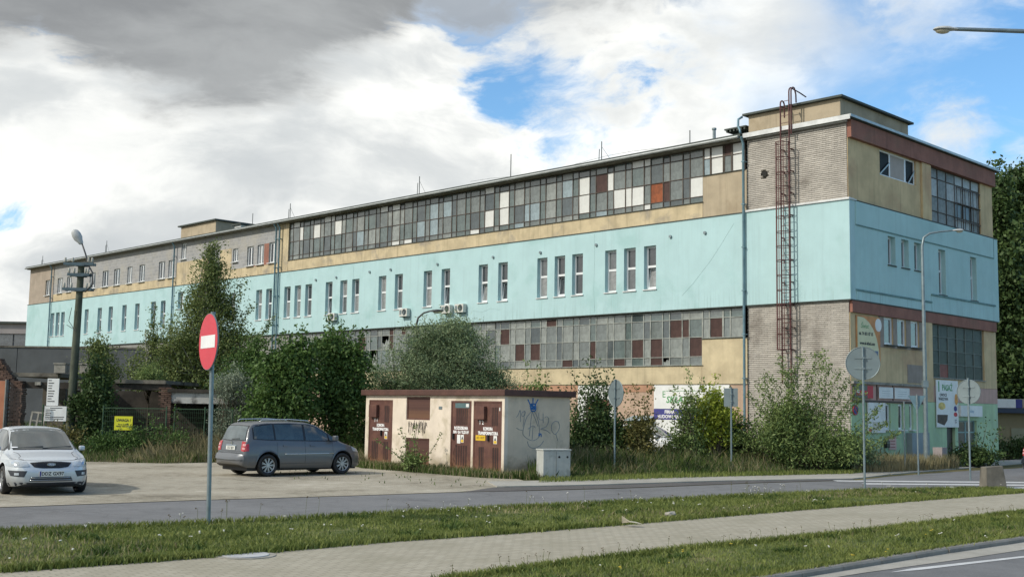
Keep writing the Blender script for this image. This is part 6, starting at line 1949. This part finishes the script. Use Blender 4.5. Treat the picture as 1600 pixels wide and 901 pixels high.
# dense trees behind the people carrier
plant('broadleaf_tree', 'dense dark green tree directly behind the people carrier', 'tree', -7.85, 41.2,
      [(0, 0, 2.2, 1.0, 1.1, 1.8, 190, 64, .24), (.2, 0, 3.6, .65, .7, .8, 60, 55, .22), (-.6, -.1, 1.7, .7, .7, 1.1, 80, 60, .24), (-.6, 0, 3.3, .5, .5, .6, 40, 50, .2)], [(0, 0, .3, 0, 4.9, 330, .25, .12), (0, 0, -.7, 0, 4.4, 300, .25, .12), (0, 0, -1.0, 0, 3.8, 240, .2, .1), (0, 0, .8, 0, 4.3, 260, .2, .1), (0, 0, -.2, 0, 4.7, 260, .22, .1)], leaf='green', size=.14, asp=.6, trunk=(3.6, .12))
plant('broadleaf_tree', 'dense rounded tree between people carrier and kiosk, reaching the turquoise wall', 'tree', -6.35, 42.6,
      [(.1, 0, 2.4, .95, 1.1, 1.9, 200, 64, .24), (-.2, 0, 4.0, .6, .6, .8, 60, 55, .2), (.6, 0, 3.6, .5, .6, .7, 45, 50, .2)], [(0, 0, -.4, 0, 5.4, 330, .24, .1), (0, 0, .5, 0, 5.0, 300, .24, .1), (0, 0, .9, 0, 4.9, 300, .2, .08), (0, 0, .0, 0, 5.2, 260, .2, .08), (0, 0, -.8, 0, 4.5, 240, .2, .1), (0, 0, 1.2, 0, 4.0, 200, .18, .1)], leaf='green', size=.14, asp=.6, trunk=(3.6, .12))
plant('silver_shrub', 'small silvery shrub left of the dense trees, above the burnt beam', 'shrub', -10.5, 43.6, [(0, 0, 2.6, .75, .6, .8, 90, 55, .2), (0, 0, 1.2, .8, .6, .9, 70, 50, .22)], [], leaf='silver', size=.09, asp=.35)
# willow behind the kiosk
plant('willow_shrub', 'big grey green willow shrub behind the kiosk roof', 'shrub', -2.9, 45.5,
      [(0, 0, 3.1, 2.5, 1.6, 1.7, 560, 75, .26), (.5, 0, 4.5, 1.6, 1.1, 1.1, 280, 70, .24), (-.5, 0, 4.6, .8, .8, .8, 60, 60, .2), (1.9, 0, 2.8, 1.4, 1, 1.6, 220, 65, .26), (-2.0, 0, 2.6, .9, .9, 1.0, 80, 60, .24), (.3, 0, 1.2, 2.8, 1.2, 1.1, 160, 60, .3)],
      [(R_(-1, 1), 0, -1.9 + k * .33, 0, 6.1 - abs(k - 7) * .17 + R_(-.25, .2), 150, .2, .07) for k in range(0, 14)], leaf='willow', size=.12, asp=.26)
plant('dark_shrub', 'low dark shrub squeezed behind the left end of the kiosk', 'shrub', -5.0, 44.5, [(0, 0, 1.6, 1.6, .8, 1.5, 160, 65, .26)], [], leaf='dark', size=.13)
# right of the kiosk
plant('dark_shrub', 'dark thicket growing against the right side of the kiosk', 'shrub', 3.1, 40.2,
      [(-.35, 0, 1.1, 1.0, .7, 1.2, 170, 50, .2), (-.1, 0, 2.3, .6, .5, .8, 40, 36, .18), (.6, 0, 1.0, .7, .6, 1.0, 90, 48, .2)], [(-.5, 0, -1.2, 0, 2.9, 160, .2, .12), (0, 0, .9, 0, 2.9, 160, .2, .12), (-.3, 0, .3, 0, 3.5, 150, .2, .12), (-.3, 0, -.4, 0, 3.95, 130, .16, .12), (-.2, 0, -.1, 0, 3.8, 130, .16, .1), (-.4, 0, -.9, 0, 3.5, 110, .14, .1), (.2, 0, .5, 0, 3.1, 90, .16, .1)], leaf='dark', size=.12)
plant('sapling', 'leafy sapling rising behind the kiosk roof, right of the willow', 'tree', .9, 43.0, [(0, 0, 2.5, .5, .4, .6, 26, 36, .16)], [(0, 0, -.3, 0, 3.9, 130, .12, .08), (0, 0, .2, 0, 3.7, 120, .12, .08), (0, 0, .5, 0, 3.4, 100, .12, .08)], leaf='sapling', size=.12)
plant('sapling', 'browning sapling right of the edge-on round sign', 'tree', 4.5, 39.8, [(0, 0, 1.1, .6, .5, 1.0, 90, 48, .18)], [(0, 0, -.2, 0, 2.9, 120, .16, .1), (0, 0, .4, 0, 3.0, 110, .16, .08), (0, 0, .1, 0, 2.5, 110, .16, .1)], leaf='brown', size=.11)
plant('sapling', 'slender sapling in front of the blue board, left of the lime bush', 'tree', 6.1, 40.4, [(0, 0, .8, .7, .5, .8, 80, 45, .2), (.1, 0, 2.0, .35, .35, .8, 40, 30, .14)], [(0, 0, -.35, 0, 3.0, 110, .16, .07), (0, 0, .1, 0, 3.6, 150, .16, .07), (0, 0, .6, 0, 3.3, 130, .16, .07), (.2, 0, .9, 0, 2.6, 100, .14, .07)], leaf='sapling', size=.11)
plant('lime_bush', 'bright lime green bush left of the rectangular sign back', 'shrub', 7.2, 41.0, [(0, 0, 2.0, .75, .5, .9, 120, 46, .18), (-.2, 0, 1.2, .8, .5, 1.0, 60, 44, .2)], [(0, 0, .1, 0, 3.4, 140, .16, .08)], leaf='lime', size=.12)
plant('spiky_bush', 'large spiky bush with upright shoots at the foot of the ladder', 'shrub', 10.2, 40.6,
      [(-.6, 0, 1.0, 1.5, .9, 1.0, 200, 60, .24), (.7, 0, .9, 1.6, .9, .9, 180, 60, .24), (-.2, 0, 1.9, 1.1, .6, .8, 80, 52, .2)],
      [(R_(-.6, .6), R_(-.3, .3), x1, R_(-.3, .3), z1, 420, .22, .09) for x1, z1 in ((-1.9, 2.7), (-1.6, 3.1), (-1.3, 3.4), (-1.05, 3.3), (-.8, 4.0), (-.5, 3.5), (-.2, 3.7), (0.05, 4.1), (.3, 3.6), (.55, 4.2), (.8, 4.3), (1.1, 3.9), (1.4, 3.6), (1.7, 3.3), (2.0, 3.1), (2.3, 2.8), (2.7, 2.4), (3.0, 1.8), (3.3, 1.4))],
      leaf='sapling', size=.12, asp=.35)
plant('low_bush', 'low dark bush at the right end of the dry grass, below the brick corner', 'shrub', 12.3, 41.5, [(0, 0, .6, 1.0, .6, .7, 110, 50, .2)], [(0, 0, .8, 0, 1.4, 60, .12, .06), (0, 0, -.5, 0, 1.6, 60, .12, .06)], leaf='willow', size=.11, asp=.35)
plant('dark_shrub', 'dark shrub pile under the lime bush behind the dry grass', 'shrub', 7.9, 42.0, [(0, 0, .9, 1.3, .6, 1.0, 150, 50, .22)], [], leaf='dark', size=.12)
plant('low_bush', 'dark evergreen bush before the shop entrance at the gable end', 'shrub', 18.6, 46.6, [(0, 0, .4, 1.1, .6, .5, 80, 60, .16)], [(0, 0, .6, 0, 1.9, 70, .2, .15), (0, 0, .2, 0, 1.4, 50, .15, .1), (.3, 0, 1.1, 0, 1.6, 50, .2, .1)], leaf='dark', size=.12)
plant('young_plant', 'leaning leafy shoot beside the low brown weeds in front of the kiosk', 'plant', -3.0, 36.4, [(0, 0, .35, .5, .3, .35, 30, 40, .12)], [(0, 0, -.45, -.1, 1.35, 70, .1, .05), (0, 0, .1, -.1, 1.5, 70, .1, .05), (0, 0, .9, -.2, 1.25, 60, .08, .04), (0, 0, -1.2, 0, 1.0, 50, .08, .04)], leaf='sapling', size=.09)
# left: overgrown ruin
plant('ivy_column', 'dark ivy covered pillar between the white notice boards and the yellow sign', 'climbing plant', -15.4, 43.0, [(0, 0, 1.9, .5, .4, 1.7, 260, 55, .16), (-.5, -.1, 1.9, .45, .3, .35, 50, 50, .14), (0, 0, .6, .6, .4, .7, 80, 50, .18)], [], leaf='dark', size=.12, asp=.7, trunk=(3.2, .1))
plant('small_willow', 'pale yellow green willow top above the ruin roof', 'shrub', -14.6, 46.8, [(0, 0, 3.1, .55, .5, .6, 60, 50, .16)], [], leaf='sapling', size=.11, asp=.3, trunk=(2.6, .05))
for k, (x, y, r, h, lab) in enumerate(((-19.6, 53, 1.3, 2.4, 'leftmost dark bush behind the ruined sheds'), (-16.4, 52, 1.4, 2.6, 'dark bush behind the ruined sheds, under the utility pole'), (-12.9, 49, 1.8, 2.5, 'dark bush behind the ruined sheds at the birch foot'), (-9.6, 46, 1.5, 2.2, 'dark bush behind the burnt beam, beside the dense trees'))):
    plant('dark_shrub', lab, 'shrub', x, y, [(0, 0, h * .55, r, .8, h * .5, 200, 60, .28)], [], leaf='dark', size=.13, group='dark bushes behind the ruin')
plant('weed_bush', 'green weeds at the foot of the ruin beside the yellow sign', 'shrub', -14.2, 41.2, [(0, 0, .45, 1.2, .4, .5, 110, 50, .18), (1.0, 0, .7, .4, .3, .6, 30, 40, .14)], [], leaf='green', size=.1)
plant('weed_bush', 'tall green weeds in front of the green mesh fence', 'shrub', -12.3, 41.7, [(0, 0, .5, .9, .4, .7, 90, 45, .18)], [(0, 0, .3, 0, 1.9, 80, .14, .08), (0, 0, -.6, 0, 1.6, 80, .14, .08)], leaf='green', size=.1)
plant('weed_bush', 'brownish weeds behind the silver hatchback roof', 'shrub', -16.3, 41.6, [(0, 0, .5, 1.0, .5, .6, 110, 50, .18)], [], leaf='brown', size=.1)
# big dark trees at the right
for k, (x, y, h, r, lab) in enumerate(((31.2, 74, 17.8, 2.0, 'tall dark poplar nearest the gable at the right edge'), (34.5, 78, 19.6, 2.6, 'tallest dark poplar at the right edge'), (38.2, 80, 17.0, 2.6, 'outermost dark poplar, cut by the right edge'), (31.4, 86, 18.6, 2.2, 'dark tree whose tip shows just above the gable roof'))):
    plant('poplar_tree', lab, 'tree', x, y, [(0, 0, h * .30, r * 1.15, r, h * .26, 300, 110, .5), (0, 0, h * .62, r, r, h * .24, 300, 110, .5), (0, 0, h * .87, r * .55, r * .5, h * .13, 90, 80, .38), (0.2, 0, 1.8, r, r, 1.8, 120, 90, .5)], [],
          leaf='dark', size=.30, asp=.6, trunk=(h * .9, .3), group='dark trees at the right')
plant('hedge', 'low dark hedge before the flat building at the right edge', 'hedge', 25.0, 56.0, [(0, 0, .5, 4.0, .5, .5, 160, 60, .22)], [], leaf='dark', size=.14)

# tall dry grass
band1 = [(-1.5, 33.2), (0.4, 34.2), (1.2, 33.7), (6.0, 36.9), (11.5, 40.4), (13.2, 41.9), (15.5, 44.5), (13.0, 46), (11.5, 43.8), (8, 43), (3, 41), (0.5, 37.5)]
P = scatter(band1, 95); P = P[(P[:, 0] > 1.0)]
dist = P[:, 1] - (.68 * P[:, 0] + 32.9)
blades('dry_grass_band', P, 0.0, np.clip(.16 + .24 * dist, .1, .75) + .2 * vnoise(P, .9, 3).clip(-.3, 1), .022, GR2, .8)
P = scatter(band1, 220); P = P[(P[:, 0] > .6)]; dist = P[:, 1] - (.68 * P[:, 0] + 32.9)
blades('weed_band', P, 0.0, np.clip(.18 + .22 * dist, .08, .7), .024, GR3, .55)
band2 = [(-14.6, 39.3), (-11.6, 38.9), (-10.3, 40.1), (-8.0, 39.6), (-4.8, 38.9), (-4.9, 41), (-8.5, 42.5), (-15.5, 42.5), (-18.5, 40.5)]
P = scatter(band2, 260); dist = (P[:, 1] - 39.0)
hh = np.clip(.25 + .28 * dist, .15, 1.15); hh *= np.where(P[:, 0] > -13.0, 1.0, .7)
blades('dry_grass_band', P, 0.0, hh * .85 + .16 * vnoise(P, 1.1, 6), .02, GR2, .7)
P = scatter(band2, 160)
blades('weed_band', P, 0.0, np.clip(.2 + .15 * (P[:, 1] - 39), .1, .7), .024, GR3, .5)
band3 = [(-5.3, 41.6), (-5.4, 39.6), (-4.8, 38.0), (-.9, 33.9), (-.3, 33.6), (.95, 33.3), (2.1, 34.0), (2.3, 34.6), (.9, 34.9), (-.2, 34.5), (-5.0, 42)]
P = scatter(band3, 420); blades('weed_band', P, 0.0, .20 + .08 * vnoise(P, 1.4, 9), .022, GR3, .6)
P = scatter(band3, 160); blades('dry_grass_band', P, 0.0, .26, .02, GR2, .5)
mound = [(11.9, 40.4), (13.0, 40.6), (15.6, 43.0), (17.4, 44.9), (16.8, 46.2), (13.8, 44.2)]
P = scatter(mound, 500); dist = np.clip((P[:, 1] - 40) * .3, 0, 1)
blades('dry_grass_band', P, 0.0, .22 + .30 * dist, .022, GR2, .45)
P = scatter([(0.8, 31.8), (2.2, 32.8), (6.2, 35.9), (11.6, 39.3), (12.8, 41.0), (6.5, 37.4), (1.0, 34.0)], 260)
blades('roadside_grass', P, 0.03, .13, .02, GR1, .7)
P = scatter([(-12.4, 24.3), (-10.9, 23.8), (-10.6, 24.3), (-11.8, 25.3), (-13, 25.5)], 500)
blades('dry_grass_band', P, 0.0, .34, .016, GR2, .4)
P = scatter([(-7.5, 32.5), (-1.0, 29.4), (0, 31), (-3, 35), (-7, 37)], 2.2)
blades('lot_weeds', P, 0.0, .09, .03, GR3, .7)
# scrub covering the ground further back, so no bare plane shows
P = scatter([(-45, 46), (-5, 43), (13, 47), (-20, 100), (-60, 90)], 26)
blades('rough_grass', P, 0.0, .7, .05, GR3, .6)

# ------------------------------------------------------------------ ruin at the left

ruin = empty('ruined_shed', (-14.5, 44.0, 0), 0, 'burnt out concrete and brick shed ruin overgrown with weeds', 'ruin')
BRK = mat('old_red_brick', lin(104, 82, 70), .95, .2, 3, .4, 30, island=.5)
ORW = mat('orange_wall_render', lin(176, 118, 90), .9, .08, 2, .2)
SOOT = mat('sooty_concrete', lin(60, 56, 50), .95, .3, 2, .4, 15)
WB = mat('whitewashed_beam', lin(176, 176, 172), .9, .08, 2, .3, stain=lin(40, 38, 36), stain_amt=1.0, stain_scale=1.4)
MB().box(-5.9, -4.50, -.5, -.2, 0, 2.75).build('rendered_wall', ORW, ruin)
MB().box(-4.499, -4.46, -.52, -.18, 0, 2.8).build('white_edge', CONC, ruin)
bb = MB(); r_ = random.Random(3)
z = 0.0; row = 0
while z < 3.6:
    x0 = -4.5 if z < 2.75 else -5.3 ; x1 = -3.95 if z < 2.75 else -4.3 - (z - 2.75) * .7
    x = x0 + (0.12 if row % 2 else 0)
    while x < x1:
        bb.box(x, min(x + .235, x1 + r_.uniform(-.02, .06)), -.3 + r_.uniform(-.03, .02), .1, z, z + .062)
        x += .25
    z += .075; row += 1
tag(bb.build('brick_pier', BRK, ruin), kind='stuff')
bb = MB(); z = 0; row = 0
while z < 2.6:
    x = 1.15 + (0.1 if row % 2 else 0)
    while x < 1.6:
        bb.box(x, min(x + .235, 1.65), -.1 + r_.uniform(-.03, .02), .3, z, z + .062); x += .25
    z += .075; row += 1
tag(bb.build('brick_pier', BRK, ruin), kind='stuff')
MB().box(-4.5, -2.7, -.1, 5, 2.93, 3.08).build('roof_slab', CONCD, ruin)
MB().box(-.55, 1.4, -.1, 5, 2.74, 2.88).build('roof_slab', CONCD, ruin)
MB().box(-4.4, 1.5, 0.0, .35, 2.5, 2.735).build('lintel', SOOT, ruin)
MB().box(1.62, 4.75, -.05, .25, 2.02, 2.42).build('whitewashed_beam', WB, ruin)
MB().box(1.5, 4.8, -.15, 5, 2.43, 2.56).build('roof_slab', SOOT, ruin)
MB().box(-4.4, 4.8, 4.2, 4.5, 0, 2.5).build('rear_wall', SOOT, ruin)
MB().box(-4.0, -3.1, 1.8, 2.0, 0, 2.6).build('inner_wall', CONCD, ruin)
for a, b in ((-2.82, -2.4), (-1.85, -1.4)):
    MB().box(a, b, -.2, .2, 3.09, 3.42).box(a - .03, b + .03, -.23, .23, 3.421, 3.47).build('chimney_stub', CONC, ruin)
MB().box(-1.8, -1.35, -.1, .25, 0, 2.49).build('column', CONC, ruin)
MB().box(4.6, 4.85, -.1, .25, 0, 2.41).build('column', CONCD, ruin)
MB().box(-4.5, -2.0, 0, 4.2, -.05, .03).build('floor_slab', CONCD, ruin)
for k, x in enumerate((-4.2, -3.55)): MB().box(x, x + .22, -.12, .1, 2.62, 2.74).build('joist_end', CONC, ruin)
# rubble
rb = MB()
for k in range(240):
    x, y = r_.uniform(-4.6, -.5), r_.uniform(-1.2, .1)
    rb.obox((x, y, r_.uniform(0, .5) * (1 - abs(y + .3))), (r_.uniform(.05, .16), 0, r_.uniform(-.05, .05)), (0, r_.uniform(.05, .1), .02), (r_.uniform(-.02, .02), 0, r_.uniform(.03, .07)))
tag(rb.build('rubble', CONCD, ruin), kind='stuff')
# old window frame leaning on the rubble
wf = MB().box(-.27, .27, -.02, .02, 0, .06).box(-.27, .27, -.02, .02, .62, .68).box(-.27, -.21, -.02, .02, .06, .62).box(.21, .27, -.02, .02, .06, .62).box(-.03, .03, -.02, .02, .06, .62).box(-.21, .21, -.015, .015, .32, .36)
o = wf.build('discarded_window_frame', CONC, None, loc=(-17.6, 43.1, .95), rot=(math.radians(-10), math.radians(4), 0))
tag(o, 'old white wooden window frame leaning in the ruin above the hatchback roof', 'window frame')
pal = MB().box(-.4, .4, -.3, .3, 0, .95); tag(pal.build('concrete_crate', CONCD, None, loc=(-17.5, 43.3, 0)), 'dark rubble block carrying the discarded window frame', 'rubble block')
# notice boards
t = empty('notice_board', (-16.75, 42.4, 0), 0, 'tall narrow white notice board above the wider one, left of the ivy', 'notice board')
MB().box(-.22, .21, -.02, .02, 1.86, 2.85).build('white_panel', WHITEP, t)
for k in range(9):
    w = (.12, .2, .14, .13, .24, .22, .2, .14, .26)[k]
    MB().box(-.18, -.18 + w, -.024, -.0205, 2.76 - k * .095, 2.79 - k * .095).build('print_line', TXT_BLACK, t)
t = empty('notice_board', (-16.6, 42.35, 0), 0, 'wide white information board below the tall narrow one', 'notice board')
MB().box(-.40, .40, -.02, .02, 1.30, 1.84).build('white_panel', WHITEP, t)
for k, (a, b) in enumerate(((-.2, .25), (-.36, .0), (-.36, -.2), (-.36, -.15), (-.36, -.18), (-.36, .33), (-.36, .3))):
    MB().box(a, b, -.024, -.0205, 1.76 - k * .065, 1.785 - k * .065).build('print_line', TXT_BLACK, t)
MB().box(-.36, -.32, -.0, .05, 0, 1.3).box(.30, .34, 0, .05, 0, 1.3).build('post', GREENMETAL, t)
# green fence
fence = empty('mesh_fence', (-14.8, 42.2, 0), 0, 'green metal mesh fence in front of the burnt shed', 'fence')
for x in (-2.2, 0, 2.3, 2.6, 3.7, 4.7):
    MB().tube([(x, 0, 0), (x, 0, 1.9)], .028, 8).build('post', GREENMETAL, fence)
for x0, x1 in ((0.03, 2.27), (2.63, 3.67), (3.73, 4.67)):
    f = MB().box(x0, x1, -.01, .01, 1.80, 1.83).box(x0, x1, -.01, .01, .15, .18).build('rail', GREENMETAL, fence)
    wv = MB()
    for q in np.arange(x0 + .06, x1, .07): wv.box(q - .003, q + .003, -.003, .003, .18, 1.8)
    for q in np.arange(.25, 1.8, .18): wv.box(x0, x1, -.0035, -.0005, q - .003, q + .003)
    tag(wv.build('wire_mesh', GREENMETAL, fence), kind='stuff')
t = empty('warning_sign', (-14.0, 42.1, 0), 0, 'yellow warning sign hung on the green fence', 'warning sign')
MB().box(-.34, .32, -.03, -.015, 1.02, 1.52).build('yellow_panel', mat('sign_yellow', lin(206, 206, 40), .5, .04, 4), t)
text_on(t, 'UWAGA !', .14, TXT_BLACK, (-.01, -.032, 1.37), (1, 0, 0), bold=.005, squash=.85)
text_on(t, 'Teren budowy\nWstęp wzbroniony', .066, TXT_BLACK, (-.01, -.032, 1.19), (1, 0, 0), bold=.003)

# ------------------------------------------------------------------ far buildings
t = empty('concrete_panel_wall', (-32, 76, 0), math.radians(-4), 'long dark grey panel wall behind the ruin', 'wall')
GP = mat('dark_grey_panel', lin(84, 88, 90), .9, .08, 1.0, .2, stain=lin(64, 66, 66), stain_amt=.5, stain_scale=.6)
pm = MB().box(-2.48, 2.48, -.1, .1, 0, 5.5).mesh('panel', GP)
for k in range(6): link('panel', pm, t, (-8 + k * 5.0, 0, 0))
MB().box(-10.6, 19.6, -.15, .15, 5.505, 5.62).build('coping', CONCD, t)
t = empty('warehouse', (-53, 116, 0), math.radians(0), 'distant pale warehouse with a window band at the left edge', 'building')
WH = mat('warehouse_render', lin(158, 152, 150), .9, .06, 1)
MB().box(-14, 4.8, 0, 12, 0, 7.0).box(-14, 4.8, 0, 12, 8.75, 9.75).box(-14, 4.8, .3, 12, 7.0, 8.75).build('wall', WH, t)
MB().box(-14.2, 5.0, -.3, 12.2, 9.755, 9.95).build('roof', ROOFEDGE, t)
gm2 = MB().box(0, 1.5, 0, .06, 0, 1.65).mesh('window', G_WIN[2]); 
for k in range(11): link('window', gm2, t, (-13.6 + k * 1.65, .12, 7.05))
MB().box(-14, 4.8, .05, .2, 7.0, 7.04).build('sill', PVC, t)
t = empty('flat_building', (25.6, 62, 0), math.radians(0), 'low ochre building with dark canopy at the right edge', 'building')
MB().box(-.6, 14, 0, 8, 0, 2.5).build('wall', mat('dull_ochre_render', lin(150, 138, 108), .9, .08, 1, streak=.3), t)
MB().box(-.8, 14.2, -.6, 8.2, 2.25, 2.5).build('canopy', mat('navy_canopy', lin(50, 62, 82), .6, .05, 3), t)
MB().box(-.6, 14, -.4, 8, 2.505, 3.0).build('parapet', TAN, t)
MB().box(1.2, 3.6, -.05, -.001, 0, 1.45).build('door_panel', mat('faded_panel', lin(150, 148, 124), .9, .05, 2), t)
t = empty('fascia_sign', (25.6, 61.5, 0), 0, 'white fascia sign with dark end above the canopy at the right edge', 'sign')
MB().box(.1, 1.25, -.08, 0, 2.52, 2.98).build('white_panel', WHITEP, t)
MB().box(1.26, 1.6, -.08, 0, 2.52, 2.98).build('navy_panel', TXT_BLUE, t)
MB().box(1.61, 3.5, -.08, 0, 2.52, 2.98).build('pale_panel', TAN, t)
t = empty('striped_barrier', (26.0, 57.6, 0), 0, 'low black and yellow striped barrier at the right edge', 'barrier')
for k in range(9):
    MB().box(-1.0 + k * .45, -.56 + k * .45, -.05, .05, .35, .5).build('stripe_block', WARN if k % 2 else BLACK, t)
for x in (-.9, 1.0, 2.9): MB().box(x - .05, x + .05, .051, .12, 0, .5).build('post', GALV, t)
t = empty('planter', (16.9, 45.6, 0), 0.75, 'pale planter box against the gable wall beside the lamp', 'planter')
MB().add([(-.16, -.16, 0), (.16, -.16, 0), (.16, .16, 0), (-.16, .16, 0), (-.2, -.2, .8), (.2, -.2, .8), (.2, .2, .8), (-.2, .2, .8)], [(0, 3, 2, 1), (4, 5, 6, 7), (0, 1, 5, 4), (1, 2, 6, 5), (2, 3, 7, 6), (3, 0, 4, 7)]).build('box', mat('planter_grey', lin(150, 142, 142), .9, .08, 3), t)
